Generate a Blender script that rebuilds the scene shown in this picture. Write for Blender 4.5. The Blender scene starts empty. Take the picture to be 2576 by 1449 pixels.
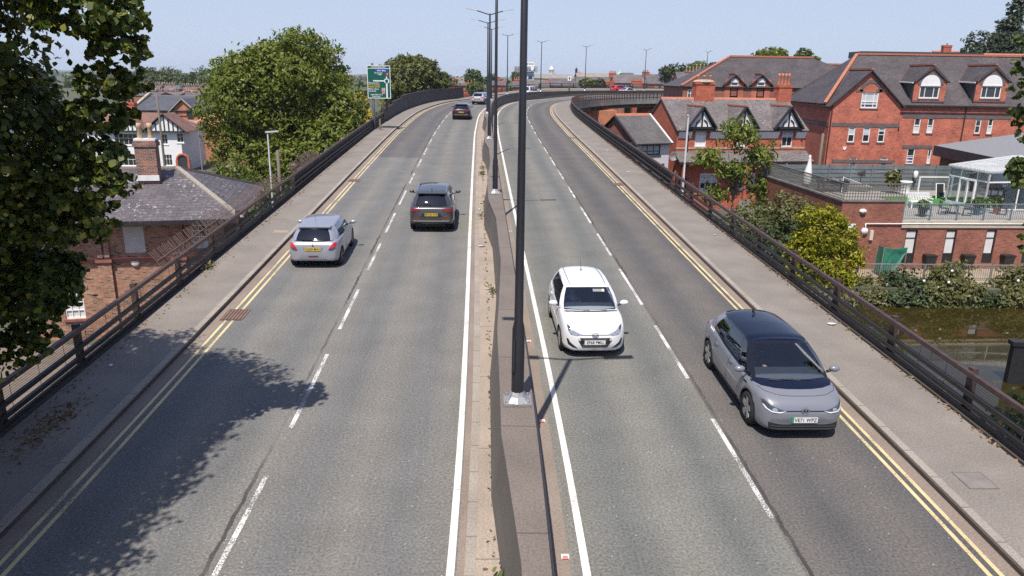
import bpy, bmesh, math, random
import numpy as np
from mathutils import Vector, Matrix, Euler
from mathutils.bvhtree import BVHTree
from bisect import bisect_right
R = math.radians
rnd = random.Random(7)
S = bpy.context.scene
COL = S.collection
# ------------------------------------------------------------------ camera, sky, sun, exposure
CAMH, FPX, PITCH, ROLL, PW, PH = 7.45, 1860.0, R(15.89), 0.015, 2576.0, 1449.0
cd = bpy.data.cameras.new('camera'); cam = bpy.data.objects.new('camera', cd); COL.objects.link(cam)
cd.sensor_width = 36; cd.lens = FPX/PW*36; cd.clip_end = 9000; cd.clip_start = .1
cam.matrix_world = Matrix.Translation((0, 0, CAMH)) @ Matrix.Rotation(math.pi/2-PITCH, 4, 'X') @ Matrix.Rotation(ROLL, 4, 'Z')
S.camera = cam
SUN_EL, SUN_X, SUN_Y = R(61.0), -.27, -.963
w = bpy.data.worlds.new('World'); S.world = w; w.use_nodes = True
nt = w.node_tree; bg = nt.nodes['Background']
sky = nt.nodes.new('ShaderNodeTexSky'); sky.sky_type = 'NISHITA'; sky.sun_disc = False
sky.sun_elevation = SUN_EL; sky.sun_rotation = math.atan2(SUN_X, SUN_Y); sky.altitude = 0
sky.air_density = 1.0; sky.dust_density = .4; sky.ozone_density = 4.0
tn_ = nt.nodes.new('ShaderNodeMix'); tn_.data_type = 'RGBA'; tn_.blend_type = 'MULTIPLY'; tn_.inputs[0].default_value = 1; tn_.inputs[7].default_value = (.98, .83, .95, 1)
hz_ = nt.nodes.new('ShaderNodeMix'); hz_.data_type = 'RGBA'; hz_.inputs[7].default_value = (4.15, 5.0, 6.45, 1)      # summer haze evening out the low sky
tcw = nt.nodes.new('ShaderNodeTexCoord'); spw = nt.nodes.new('ShaderNodeSeparateXYZ'); mrw = nt.nodes.new('ShaderNodeMapRange')
nt.links.new(tcw.outputs['Generated'], spw.inputs[0]); nt.links.new(spw.outputs[2], mrw.inputs[0])
for i_, v_ in ((1, 0), (2, .35), (3, .97), (4, .25)): mrw.inputs[i_].default_value = v_
nt.links.new(sky.outputs[0], tn_.inputs[6]); nt.links.new(tn_.outputs[2], hz_.inputs[6]); nt.links.new(mrw.outputs[0], hz_.inputs[0]); nt.links.new(hz_.outputs[2], bg.inputs[0]); bg.inputs[1].default_value = .105
sl = bpy.data.lights.new('sun', 'SUN'); sl.energy = 4.6; sl.angle = R(.5); sl.color = (1, .925, .82)
so = bpy.data.objects.new('sun', sl); COL.objects.link(so)
sd = Vector((SUN_X*math.cos(SUN_EL), SUN_Y*math.cos(SUN_EL), math.sin(SUN_EL)))
so.rotation_euler = sd.to_track_quat('Z', 'Y').to_euler(); so.location = sd*60
S.view_settings.view_transform = 'Standard'; S.view_settings.look = 'None'
S.view_settings.exposure = 0.35; S.view_settings.gamma = 1
S.cycles.max_bounces = 6; S.cycles.diffuse_bounces = 3; S.cycles.glossy_bounces = 3
S.cycles.transmission_bounces = 6; S.cycles.transparent_max_bounces = 12
S.cycles.caustics_reflective = False; S.cycles.caustics_refractive = False
S.cycles.use_denoising = False

# photograph coordinates (2576 x 1449) to points of the place
def ray(u, v):
    a, b = u-PW/2, v-PH/2
    x = a*math.cos(ROLL)+b*math.sin(ROLL); y = -a*math.sin(ROLL)+b*math.cos(ROLL)
    return Vector((x, FPX*math.cos(PITCH)-y*math.sin(PITCH), -FPX*math.sin(PITCH)-y*math.cos(PITCH)))/FPX
def at(u, v, Y):
    r = ray(u, v); t = Y/r.y; return Vector((r.x*t, Y, CAMH+r.z*t))
def gz(u, v, z):
    r = ray(u, v); t = (z-CAMH)/r.z; return Vector((r.x*t, r.y*t, z))
def onwall(u, v, O, ux):           # (distance along the wall, height) where the sight line meets a vertical wall
    r = ray(u, v); n = Vector((ux[1], -ux[0], 0))
    t = ((O[0])*n.x+(O[1])*n.y)/(r.x*n.x+r.y*n.y)
    p = r*t; return ((p.x-O[0])*ux[0]+(p.y-O[1])*ux[1], CAMH+p.z)

# ------------------------------------------------------------------ tagging and mesh helpers
def tag(o, label=None, cat=None, group=None, kind=None):
    if label: o['label'] = label
    if cat: o['category'] = cat
    if group: o['group'] = group
    if kind: o['kind'] = kind
    return o
def empty(name, loc=(0, 0, 0), rz=0, label=None, cat=None, group=None):
    o = bpy.data.objects.new(name, None); COL.objects.link(o); o.location = loc; o.rotation_euler = (0, 0, rz)
    o.empty_display_size = .2
    return tag(o, label, cat, group)
def copy_tree(o, parent=None):
    c = o.copy(); COL.objects.link(c); c.parent = parent
    if parent is not None: c.matrix_parent_inverse = o.matrix_parent_inverse.copy()
    for ch in list(o.children): copy_tree(ch, c)
    return c
class MB:
    def __init__(s): s.v = []; s.f = []; s.m = []
    def add(s, vs, fs, mi=0):
        b = len(s.v); s.v += [tuple(p) for p in vs]; s.f += [tuple(i+b for i in f) for f in fs]; s.m += [mi]*len(fs); return s
    def poly(s, pts, mi=0): return s.add(pts, [range(len(pts))], mi)
    def box(s, x0, x1, y0, y1, z0, z1, mi=0):
        v = [(x, y, z) for z in (z0, z1) for y in (y0, y1) for x in (x0, x1)]
        return s.add(v, [(0, 2, 3, 1), (4, 5, 7, 6), (0, 1, 5, 4), (2, 6, 7, 3), (0, 4, 6, 2), (1, 3, 7, 5)], mi)
    def bar(s, p, q, w, h=None, mi=0, up=(0, 0, 1)):
        p, q = Vector(p), Vector(q); h = h or w; d = (q-p).normalized(); u = Vector(up)
        if abs(d.dot(u)) > .98: u = Vector((0, 1, 0))
        a = d.cross(u).normalized()*w/2; b = a.cross(d).normalized()*h/2
        v = [c+i*a+j*b for c in (p, q) for i, j in ((-1, -1), (1, -1), (1, 1), (-1, 1))]
        return s.add(v, [(3, 2, 1, 0), (4, 5, 6, 7), (0, 1, 5, 4), (1, 2, 6, 5), (2, 3, 7, 6), (3, 0, 4, 7)], mi)
    def tube(s, pts, r, n=8, mi=0, cap=True):
        pts = [Vector(p) for p in pts]; rs = r if isinstance(r, (list, tuple)) else [r]*len(pts)
        vs = []; ref = None
        for i, p in enumerate(pts):
            d = (pts[min(i+1, len(pts)-1)]-pts[max(i-1, 0)]).normalized()
            if ref is None: ref = Vector((1, 0, 0)) if abs(d.x) < .9 else Vector((0, 1, 0))
            a = (ref-d*ref.dot(d)).normalized(); ref = a; b = d.cross(a)
            vs += [p+(a*math.cos(2*math.pi*k/n)+b*math.sin(2*math.pi*k/n))*rs[i] for k in range(n)]
        fs = [(i*n+k, i*n+(k+1) % n, (i+1)*n+(k+1) % n, (i+1)*n+k) for i in range(len(pts)-1) for k in range(n)]
        if cap: fs += [tuple(range(n-1, -1, -1)), tuple(range((len(pts)-1)*n, len(pts)*n))]
        return s.add(vs, fs, mi)
    def lathe(s, prof, n=16, c=(0, 0, 0), mi=0, axis='z'):   # prof: (radius, height)
        vs = []
        for r, h in prof:
            for k in range(n):
                a = 2*math.pi*k/n; x, y = r*math.cos(a), r*math.sin(a)
                p = (x, y, h) if axis == 'z' else (h, x, y) if axis == 'x' else (y, h, x)
                vs.append((p[0]+c[0], p[1]+c[1], p[2]+c[2]))
        fs = [(i*n+k, i*n+(k+1) % n, (i+1)*n+(k+1) % n, (i+1)*n+k) for i in range(len(prof)-1) for k in range(n)]
        return s.add(vs, fs, mi)
    def prism(s, pts, d, mi=0):    # a planar polygon pushed along d
        pts = [Vector(p) for p in pts]; d = Vector(d); n = len(pts)
        return s.add(pts+[p+d for p in pts], [tuple(range(n-1, -1, -1)), tuple(range(n, 2*n))]+[(i, (i+1) % n, n+(i+1) % n, n+i) for i in range(n)], mi)
    def ball(s, c, r, n=10, m=6, mi=0, sc=(1, 1, 1)):
        prof = [(r*math.sin(math.pi*i/m), -r*math.cos(math.pi*i/m)) for i in range(m+1)]
        prof[0] = (r*.02, -r); prof[-1] = (r*.02, r)
        b = len(s.v); s.lathe(prof, n, mi=mi)
        s.v[b:] = [(c[0]+p[0]*sc[0], c[1]+p[1]*sc[1], c[2]+p[2]*sc[2]) for p in s.v[b:]]; return s
    def build(s, name, mats, parent=None, smooth=False, uv=None, fix=False):
        me = bpy.data.meshes.new(name); me.from_pydata(s.v, [], s.f)
        for m in (mats if isinstance(mats, (list, tuple)) else [mats]): me.materials.append(m)
        if len(me.polygons):
            me.polygons.foreach_set('material_index', s.m)
            me.polygons.foreach_set('use_smooth', [smooth]*len(s.f))
        if fix:
            bm = bmesh.new(); bm.from_mesh(me); bmesh.ops.remove_doubles(bm, verts=bm.verts, dist=1e-4)
            bmesh.ops.recalc_face_normals(bm, faces=bm.faces); bm.to_mesh(me); bm.free()
        me.update(); set_uv(me, uv)
        o = bpy.data.objects.new(name, me); COL.objects.link(o); o.parent = parent
        return o
def set_uv(me, uv=None):
    nl = len(me.loops)
    if not nl: return
    co = np.empty(len(me.vertices)*3, np.float32); me.vertices.foreach_get('co', co); co = co.reshape(-1, 3)
    li = np.empty(nl, np.int32); me.loops.foreach_get('vertex_index', li)
    if uv is not None: out = np.asarray(uv, np.float32)[li]
    else:
        pn = np.empty(len(me.polygons)*3, np.float32); me.polygons.foreach_get('normal', pn); pn = pn.reshape(-1, 3)
        lt = np.empty(len(me.polygons), np.int32); me.polygons.foreach_get('loop_total', lt)
        n = np.repeat(pn, lt, 0); t = np.stack([-n[:, 1], n[:, 0], np.zeros(len(n))], 1); l = np.linalg.norm(t, axis=1)
        t[l < .05] = (1, 0, 0); t /= np.maximum(np.linalg.norm(t, axis=1, keepdims=True), 1e-6)
        b = np.cross(n, t); p = co[li]; out = np.stack([(p*t).sum(1), (p*b).sum(1)], 1)
    l = me.uv_layers.new(name='UVMap'); l.data.foreach_set('uv', out.astype(np.float32).ravel())
# ------------------------------------------------------------------ materials
MATS = {}
def newmat(name):
    m = bpy.data.materials.new(name); m.use_nodes = True; MATS[name] = m
    return m, m.node_tree, m.node_tree.nodes['Principled BSDF']
def N(nt, kind, **kw):
    n = nt.nodes.new('ShaderNode'+kind)
    for k, v in kw.items():
        if k in n.inputs.keys(): n.inputs[k].default_value = v
        else: setattr(n, k, v)
    return n
def mathn(nt, op, a, b=None, c=None, clamp=False):
    n = nt.nodes.new('ShaderNodeMath'); n.operation = op; n.use_clamp = clamp
    for i, x in enumerate((a, b, c)):
        if x is None: continue
        if isinstance(x, (int, float)): n.inputs[i].default_value = x
        else: nt.links.new(x, n.inputs[i])
    return n.outputs[0]
def mixc(nt, fac, a, b, mode='MIX'):
    n = nt.nodes.new('ShaderNodeMix'); n.data_type = 'RGBA'; n.blend_type = mode
    for k, x in ((0, fac), (6, a), (7, b)):
        if isinstance(x, (int, float)): n.inputs[k].default_value = x
        elif isinstance(x, (tuple, list)): n.inputs[k].default_value = (*x, 1) if len(x) == 3 else x
        else: nt.links.new(x, n.inputs[k])
    return n.outputs[2]
def ramp(nt, fac, stops, interp='LINEAR'):
    n = nt.nodes.new('ShaderNodeValToRGB'); n.color_ramp.interpolation = interp; e = n.color_ramp.elements
    while len(e) < len(stops): e.new(.5)
    for el, (p, c) in zip(e, stops): el.position = p; el.color = (*c, 1) if len(c) == 3 else c
    nt.links.new(fac, n.inputs[0]); return n.outputs[0]
def noise(nt, scale, detail=3, vec=None, rough=.55):
    n = N(nt, 'TexNoise', Scale=scale, Detail=detail, Roughness=rough)
    if vec is None: vec = nt.nodes.new('ShaderNodeTexCoord').outputs['Object']
    nt.links.new(vec, n.inputs['Vector']); return n.outputs['Fac']
def bump(nt, p, h, strength=.3, dist=.02):
    b = N(nt, 'Bump', Strength=strength, Distance=dist); nt.links.new(h, b.inputs['Height']); nt.links.new(b.outputs[0], p.inputs['Normal'])
def dim(c, k): return tuple(x*k for x in c)
def mat(name, col, rough=.7, metal=0, var=.25, scale=3.0, coat=0, spec=.5, fine=0):
    if name in MATS: return MATS[name]
    m, nt, p = newmat(name)
    p.inputs['Roughness'].default_value = rough; p.inputs['Metallic'].default_value = metal
    p.inputs['Coat Weight'].default_value = coat; p.inputs['Coat Roughness'].default_value = .03
    p.inputs['Specular IOR Level'].default_value = spec
    if var:
        f = noise(nt, scale, 5)
        c = ramp(nt, f, [(.25, dim(col, 1-var)), (.75, dim(col, 1+var))])
        nt.links.new(c, p.inputs['Base Color'])
        if fine: bump(nt, p, noise(nt, fine, 3), .4, .01)
    else: p.inputs['Base Color'].default_value = (*col, 1)
    return m
def brick(name, c1, c2, mortar, bw=.225, bh=.075, ms=.011, stain=.35, dark=None, rough=.85, offs=.5):
    m, nt, p = newmat(name); p.inputs['Roughness'].default_value = rough
    tc = nt.nodes.new('ShaderNodeTexCoord').outputs['UV']
    b = nt.nodes.new('ShaderNodeTexBrick'); nt.links.new(tc, b.inputs['Vector'])
    for k, v in (('Color1', (0, 0, 0, 1)), ('Color2', (1, 1, 1, 1)), ('Mortar', (.5, .5, .5, 1)), ('Scale', 1), ('Mortar Size', ms), ('Brick Width', bw), ('Row Height', bh), ('Bias', 0), ('Mortar Smooth', .1)): b.inputs[k].default_value = v
    b.offset = offs
    dk = dark or (.05, dim(c1, .55))
    c = ramp(nt, b.outputs['Color'], [(0, dk[1]), (dk[0], dk[1]), (dk[0]+.03, dim(c1, .88)), (.6, c1), (1, dim(c2, 1.06))])     # every brick its own tone
    c = mixc(nt, b.outputs['Fac'], c, mortar)
    f = noise(nt, .9, 5, tc); f2 = noise(nt, 7, 3, tc)
    c = mixc(nt, 1, c, ramp(nt, f, [(.3, (1-stain,)*3), (.7, (1+stain*.5,)*3)]), 'MULTIPLY')
    c = mixc(nt, 1, c, ramp(nt, f2, [(.3, (.85,)*3), (.7, (1.12,)*3)]), 'MULTIPLY')
    nt.links.new(c, p.inputs['Base Color']); bump(nt, p, b.outputs['Fac'], -.4, .01)
    return m
def slate(name, c1, c2, gap, bw=.36, bh=.22, lichen=0, rough=.6):
    m, nt, p = newmat(name); p.inputs['Roughness'].default_value = rough
    tc = nt.nodes.new('ShaderNodeTexCoord').outputs['UV']
    b = nt.nodes.new('ShaderNodeTexBrick'); nt.links.new(tc, b.inputs['Vector']); b.offset = .5
    for k, v in (('Color1', (*c1, 1)), ('Color2', (*c2, 1)), ('Mortar', (*gap, 1)), ('Scale', 1), ('Mortar Size', .012), ('Brick Width', bw), ('Row Height', bh), ('Bias', 0), ('Mortar Smooth', .2)): b.inputs[k].default_value = v
    c = b.outputs['Color']; f = noise(nt, .6, 4, tc)
    c = mixc(nt, 1, c, ramp(nt, f, [(.3, (.75,)*3), (.7, (1.2,)*3)]), 'MULTIPLY')
    if lichen:
        l1 = noise(nt, 5, 6, tc, .7); l2 = noise(nt, .45, 2, tc)
        k = mathn(nt, 'MULTIPLY', ramp(nt, l1, [(.56, (0, 0, 0)), (.62, (1, 1, 1))]), ramp(nt, l2, [(.42, (0, 0, 0)), (.6, (1, 1, 1))]))
        c = mixc(nt, mathn(nt, 'MULTIPLY', k, lichen), c, (.5, .5, .5))
    nt.links.new(c, p.inputs['Base Color']); bump(nt, p, b.outputs['Fac'], -.5, .02)
    return m
def leafmat(name, stops, trans=.3, rough=.5):
    m, nt, p = newmat(name); p.inputs['Roughness'].default_value = rough; p.inputs['Specular IOR Level'].default_value = .35
    g = nt.nodes.new('ShaderNodeNewGeometry'); f = noise(nt, .5, 2)
    r = mathn(nt, 'ADD', mathn(nt, 'MULTIPLY', g.outputs['Random Per Island'], .65), mathn(nt, 'MULTIPLY', f, .6))
    c = ramp(nt, mathn(nt, 'SUBTRACT', r, .12), stops); nt.links.new(c, p.inputs['Base Color'])
    t = nt.nodes.new('ShaderNodeBsdfTranslucent'); nt.links.new(mixc(nt, 1, c, (1.3, 1.5, .6), 'MULTIPLY'), t.inputs[0])
    mx = nt.nodes.new('ShaderNodeMixShader'); mx.inputs[0].default_value = trans
    nt.links.new(p.outputs[0], mx.inputs[1]); nt.links.new(t.outputs[0], mx.inputs[2])
    nt.links.new(mx.outputs[0], nt.nodes['Material Output'].inputs[0]); return m
def glassmat(name, tint=(.25, .3, .32), see=.5):
    m, nt, p = newmat(name); nt.nodes.remove(p)
    g = N(nt, 'BsdfGlossy', Roughness=.02); g.inputs[0].default_value = (.9, .95, 1, 1)
    t = nt.nodes.new('ShaderNodeBsdfTransparent'); t.inputs[0].default_value = (*tint, 1)
    fr = N(nt, 'Fresnel', IOR=1.5); mx = nt.nodes.new('ShaderNodeMixShader')
    nt.links.new(mathn(nt, 'MULTIPLY_ADD', fr.outputs[0], 1.7, .03, clamp=True), mx.inputs[0]); nt.links.new(t.outputs[0], mx.inputs[1]); nt.links.new(g.outputs[0], mx.inputs[2])
    nt.links.new(mx.outputs[0], nt.nodes['Material Output'].inputs[0]); return m
B_PUB = brick('brick_weathered', (.36, .15, .085), (.46, .24, .145), (.36, .29, .23), dark=(.13, (.11, .07, .06)), stain=.25)
B_RED = brick('brick_bright_red', (.46, .105, .055), (.52, .14, .075), (.42, .19, .13), stain=.22, ms=.006)
B_BIG = brick('brick_orange_red', (.5, .135, .085), (.56, .17, .105), (.46, .2, .145), stain=.3, ms=.007)
B_MOD = brick('brick_brown_red', (.27, .082, .052), (.34, .11, .072), (.3, .19, .15), stain=.25, ms=.008)
B_OLD = brick('brick_far', (.33, .12, .07), (.39, .17, .11), (.3, .2, .16), stain=.3)
B_ORG = brick('brick_orange', (.5, .16, .075), (.54, .19, .095), (.4, .22, .15), stain=.2)
B_CHM = brick('brick_chimney', (.26, .085, .06), (.34, .13, .09), (.36, .3, .25), stain=.35, dark=(.3, (.09, .06, .06)))
BAND = brick('brick_blue_grey', (.13, .1, .1), (.17, .135, .135), (.15, .125, .12), stain=.2)
RIDGE = mat('red_ridge_tile', (.4, .15, .09), .7, var=.3, scale=6)
SL_PUB = slate('slate_large', (.092, .08, .088), (.125, .11, .12), (.035, .031, .035), .5, .27, lichen=.75)
SL = slate('slate_grey', (.105, .092, .096), (.14, .125, .128), (.07, .06, .065), .3, .2, lichen=.25)
SL_BIG = slate('slate_purple_grey', (.06, .05, .053), (.085, .072, .076), (.035, .03, .032), .3, .2, lichen=.2)
SL_BLUE = slate('slate_blue', (.075, .08, .1), (.095, .1, .12), (.05, .05, .06), .3, .2)
SL_TER = slate('slate_terrace', (.125, .108, .108), (.18, .158, .158), (.06, .052, .052), .3, .2, lichen=.6)
T_BROWN = slate('tile_brown', (.2, .105, .08), (.25, .13, .1), (.1, .06, .05), .22, .16, lichen=.15)
T_ORG = slate('tile_orange', (.5, .2, .1), (.55, .235, .13), (.3, .12, .07), .25, .2)
T_GREY = slate('tile_dark_grey', (.1, .09, .09), (.125, .115, .11), (.05, .045, .045), .33, .24, lichen=.1)
WHITE = mat('white_paint', (.78, .78, .77), .5, var=.06); CREAM = mat('cream_render', (.62, .57, .47), .8, var=.1)
RENDER_W = mat('white_render', (.78, .78, .8), .85, var=.06, scale=1.2)
RENDER_G = mat('pale_grey_render', (.6, .58, .59), .85, var=.05, scale=1)
BLACK = mat('black_timber', (.02, .02, .022), .5, var=.3); DKGREY = mat('dark_grey_paint', (.05, .055, .06), .5, var=.2)
STONE = mat('sandstone', (.4, .34, .26), .85, var=.25, scale=4); LEAD = mat('white_flashing', (.7, .7, .69), .6, var=.15)
TERRA = mat('terracotta', (.5, .19, .1), .7, var=.25, scale=8); POT = mat('buff_pot', (.45, .33, .2), .8, var=.3, scale=8)
SILLR = mat('red_sandstone', (.28, .1, .08), .8, var=.2)
GLASSW = mat('window_glass', (.03, .035, .04), .06, var=.3, scale=.8, spec=.8)
CURT = mat('net_curtain', (.6, .6, .6), .9, var=.25, scale=14); BLIND = mat('pale_blind', (.5, .53, .55), .8, var=.1)
BARK = mat('bark', (.09, .075, .06), .9, var=.4, scale=12, fine=20); PIPE = mat('dark_pipe', (.05, .03, .028), .5, var=.2)
# ------------------------------------------------------------------ the line of the road
MP = [(.55, -14), (.35, 0), (.13, 12.4), (-.8, 32), (-1.7, 51), (-2.5, 70), (-2.75, 90), (-1.1, 110), (4.1, 129), (13.5, 146), (27, 158), (43, 165.5), (70, 171), (110, 174), (160, 176)]
def catmull(P, k=24):
    P = [Vector(p) for p in P]; out = []
    for i in range(len(P)-1):
        a, b, c, d = P[max(i-1, 0)], P[i], P[i+1], P[min(i+2, len(P)-1)]
        for j in range(k):
            t = j/k; out.append(.5*((2*b)+(c-a)*t+(2*a-5*b+4*c-d)*t*t+(3*b-a-3*c+d)*t**3))
    return out+[P[-1]]
_L = catmull(MP)
for _ in range(6): _L = [_L[0]]+[(_L[i-1]+_L[i]*2+_L[i+1])/4 for i in range(1, len(_L)-1)]+[_L[-1]]
_S = [0]
for a, b in zip(_L, _L[1:]): _S.append(_S[-1]+(b-a).length)
_i0 = min(range(len(_L)), key=lambda i: abs(_L[i].y)); _S = [s-_S[_i0] for s in _S]
SY = [-40, 0, 12.4, 32, 51, 70, 90, 110, 130, 400]; SZ = [-1.7, 0, .53, 1.37, 2.2, 2.95, 3.6, 3.95, 4.0, 4.0]
def prof0(s): return float(np.interp(s, SY, SZ))
def prof(s): return sum(prof0(s+d) for d in (-6, -3, 0, 3, 6))/5
def fr(s):
    i = max(0, min(len(_S)-2, bisect_right(_S, s)-1)); t = (s-_S[i])/(_S[i+1]-_S[i])
    p = _L[i].lerp(_L[i+1], t); q = (_L[min(i+2, len(_L)-1)]-_L[max(i-1, 0)]).normalized()
    return p, q, Vector((q.y, -q.x))
def rp(s, o, dz=0):
    p, q, n = fr(s); tilt = .15*min(1, max(0, (s-118)/32))     # the outer carriageway is banked up through the bend
    return Vector((p.x+n.x*o, p.y+n.y*o, prof(s)+dz+max(0, -o-.6)*tilt))
def srange(s0, s1, step):
    n = max(1, int(round((s1-s0)/step))); return [s0+(s1-s0)*i/n for i in range(n+1)]
def sweep(mb, pf, s0, s1, step=1.0, mi=0, closed=True):
    st = srange(s0, s1, step); n = len(pf); vs = []; fs = []; uv = []
    for s in st:
        for o, z in pf: vs.append(rp(s, o, z))
    m = n if closed else n-1
    for i in range(len(st)-1):
        for k in range(m): fs.append((i*n+k, i*n+(k+1) % n, (i+1)*n+(k+1) % n, (i+1)*n+k))
    if closed: fs += [tuple(range(n-1, -1, -1)), tuple(range((len(st)-1)*n, len(st)*n))]
    mb.add(vs, fs, mi); return mb
def ribbon(name, o0, o1, s0, s1, dz, m, parts=1, step=1.0, kind='structure'):
    st = srange(s0, s1, step); os_ = [o0+(o1-o0)*k/parts for k in range(parts+1)]; mb = MB(); uv = []
    for s in st:
        for o in os_: mb.v.append(tuple(rp(s, o, dz))); uv.append((o, s))
    n = parts+1
    for i in range(len(st)-1):
        for k in range(parts): mb.f.append((i*n+k, i*n+k+1, (i+1)*n+k+1, (i+1)*n+k)); mb.m.append(0)
    return tag(mb.build(name, m, uv=uv), kind=kind)
def asphalt(name, col, tracks, amp, lane2=None, joint=None, patch=None, brown=(1.035, .99, .94)):
    m, nt, p = newmat(name); p.inputs['Roughness'].default_value = .88; p.inputs['Specular IOR Level'].default_value = .3
    tc = nt.nodes.new('ShaderNodeTexCoord').outputs['UV']; sp = nt.nodes.new('ShaderNodeSeparateXYZ'); nt.links.new(tc, sp.inputs[0]); u, v = sp.outputs[0], sp.outputs[1]
    wob = noise(nt, .12, 2, tc); uu = mathn(nt, 'ADD', u, mathn(nt, 'MULTIPLY', mathn(nt, 'SUBTRACT', wob, .5), .5))
    base = mixc(nt, mathn(nt, 'GREATER_THAN', u, lane2[0]), col, lane2[1]) if lane2 else mixc(nt, 0, col, col)
    if patch:
        inp = mathn(nt, 'MULTIPLY', mathn(nt, 'LESS_THAN', u, patch[0]), mathn(nt, 'GREATER_THAN', v, patch[1]))
        base = mixc(nt, inp, base, patch[2])
    c = mathn(nt, 'COSINE', mathn(nt, 'MULTIPLY', mathn(nt, 'SUBTRACT', uu, tracks[0]), 2*math.pi/tracks[1]))
    f = mathn(nt, 'MULTIPLY_ADD', c, .5, .5)
    base = mixc(nt, 1, base, mixc(nt, f, (1-amp, 1-amp*.92, 1-amp*.8), dim(brown, 1+amp*.7)), 'MULTIPLY')
    mp = N(nt, 'Mapping'); mp.inputs['Scale'].default_value = (2.2, .07, 1); nt.links.new(tc, mp.inputs[0]); base = mixc(nt, 1, base, ramp(nt, noise(nt, 1, 4, mp.outputs[0]), [(.3, (.93,)*3), (.7, (1.06,)*3)]), 'MULTIPLY')
    sn = noise(nt, .55, 6, tc, .65); base = mixc(nt, ramp(nt, sn, [(.66, (0,)*3), (.74, (.3,)*3)]), base, dim(col, .5))
    b1 = noise(nt, .8, 5, tc); base = mixc(nt, 1, base, ramp(nt, b1, [(.3, (.9,)*3), (.7, (1.09,)*3)]), 'MULTIPLY')
    g1 = noise(nt, 22, 4, tc, .75); base = mixc(nt, 1, base, ramp(nt, g1, [(.32, (.55,)*3), (.5, (1,)*3), (.7, (1.55,)*3)]), 'MULTIPLY')
    vo = N(nt, 'TexVoronoi', Scale=26.0); nt.links.new(tc, vo.inputs['Vector'])
    chip = mathn(nt, 'MULTIPLY', mathn(nt, 'LESS_THAN', vo.outputs['Distance'], .33), mathn(nt, 'GREATER_THAN', mathn(nt, 'MULTIPLY', vo.outputs['Color'], 1), .93))
    base = mixc(nt, mathn(nt, 'MULTIPLY', chip, .6), base, (.55, .54, .52))
    if joint is not None:
        jw = noise(nt, 3, 4, tc); jj = mathn(nt, 'ABSOLUTE', mathn(nt, 'SUBTRACT', mathn(nt, 'ADD', u, mathn(nt, 'MULTIPLY', mathn(nt, 'SUBTRACT', jw, .5), .12)), joint))
        on = mathn(nt, 'MULTIPLY', mathn(nt, 'LESS_THAN', jj, .035), ramp(nt, noise(nt, .35, 3, tc), [(.4, (.15,)*3), (.6, (1,)*3)]))
        base = mixc(nt, mathn(nt, 'MULTIPLY', on, .75), base, (.025, .025, .027))
    nt.links.new(base, p.inputs['Base Color']); bump(nt, p, g1, .5, .012); return m
def paving(name, col, joint=0, edge=None):
    m, nt, p = newmat(name); p.inputs['Roughness'].default_value = .9
    tc = nt.nodes.new('ShaderNodeTexCoord').outputs['UV']
    c = ramp(nt, noise(nt, .7, 5, tc), [(.3, dim(col, .84)), (.7, dim(col, 1.12))])
    c = mixc(nt, 1, c, ramp(nt, noise(nt, 26, 3, tc, .7), [(.35, (.78,)*3), (.65, (1.22,)*3)]), 'MULTIPLY')
    st = noise(nt, 3.0, 3, tc); c = mixc(nt, ramp(nt, st, [(.66, (0,)*3), (.75, (.35,)*3)]), c, dim(col, .6))
    if joint:
        sp = nt.nodes.new('ShaderNodeSeparateXYZ'); nt.links.new(tc, sp.inputs[0])
        fx = mathn(nt, 'FRACT', mathn(nt, 'DIVIDE', sp.outputs[1], joint))
        c = mixc(nt, mathn(nt, 'MULTIPLY', mathn(nt, 'LESS_THAN', fx, .03/joint), .6), c, dim(col, .3))
    nt.links.new(c, p.inputs['Base Color']); return m
A_L = asphalt('asphalt_left', (.16, .16, .156), (-2.85, 1.72), .12, joint=-4.68, patch=(-4.62, 50.5, (.118, .114, .116)))
A_R = asphalt('asphalt_right', (.157, .16, .151), (2.6, 1.75), .15, lane2=(4.22, (.113, .108, .106)), joint=4.3)
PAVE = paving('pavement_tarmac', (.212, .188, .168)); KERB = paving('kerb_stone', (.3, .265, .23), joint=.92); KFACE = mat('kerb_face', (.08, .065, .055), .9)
CHAN = paving('channel_concrete', (.33, .275, .225), joint=3.2); CHAN2 = paving('channel_brown', (.235, .19, .16))
def paint(name, col, wear):
    m, nt, p = newmat(name); p.inputs['Roughness'].default_value = .7
    tc = nt.nodes.new('ShaderNodeTexCoord').outputs['UV']
    f = noise(nt, 30, 5, tc, .75); g = noise(nt, 1.1, 3, tc)
    k = mathn(nt, 'ADD', f, mathn(nt, 'MULTIPLY', mathn(nt, 'SUBTRACT', g, .5), .5))
    c = mixc(nt, ramp(nt, k, [(wear, (1,)*3), (wear+.05, (0,)*3)]), ramp(nt, g, [(.3, dim(col, .88)), (.7, dim(col, 1.08))]), (.16, .155, .15))
    nt.links.new(c, p.inputs['Base Color']); return m
P_W = paint('white_road_paint', (.7, .69, .66), .36); P_WD = paint('worn_white_paint', (.66, .66, .64), .47); P_Y = paint('yellow_road_paint', (.62, .5, .27), .39)
S0, S1 = -16, 205
road_l = ribbon('road', -7.82, -.98, S0, S1, 0, A_L, 8); road_r = ribbon('road', .72, 7.2, S0, S1, 0, A_R, 8)
ribbon('gutter', -8.1, -7.82, S0, S1, 0, CHAN2); ribbon('gutter', 7.2, 7.45, S0, S1, 0, CHAN2)
ribbon('gutter', .3, .72, S0, S1, 0, CHAN2); ribbon('gutter', -.98, -.72, S0, S1, 0, CHAN2)
ribbon('median_strip', -.7, -.1, S0, S1, .075, CHAN)
tag(sweep(MB(), [(-.98+.12, -.2), (-.7, -.2), (-.7, .08), (-.98+.12, .08)], S0, S1).build('kerb', KERB), kind='structure')
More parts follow.
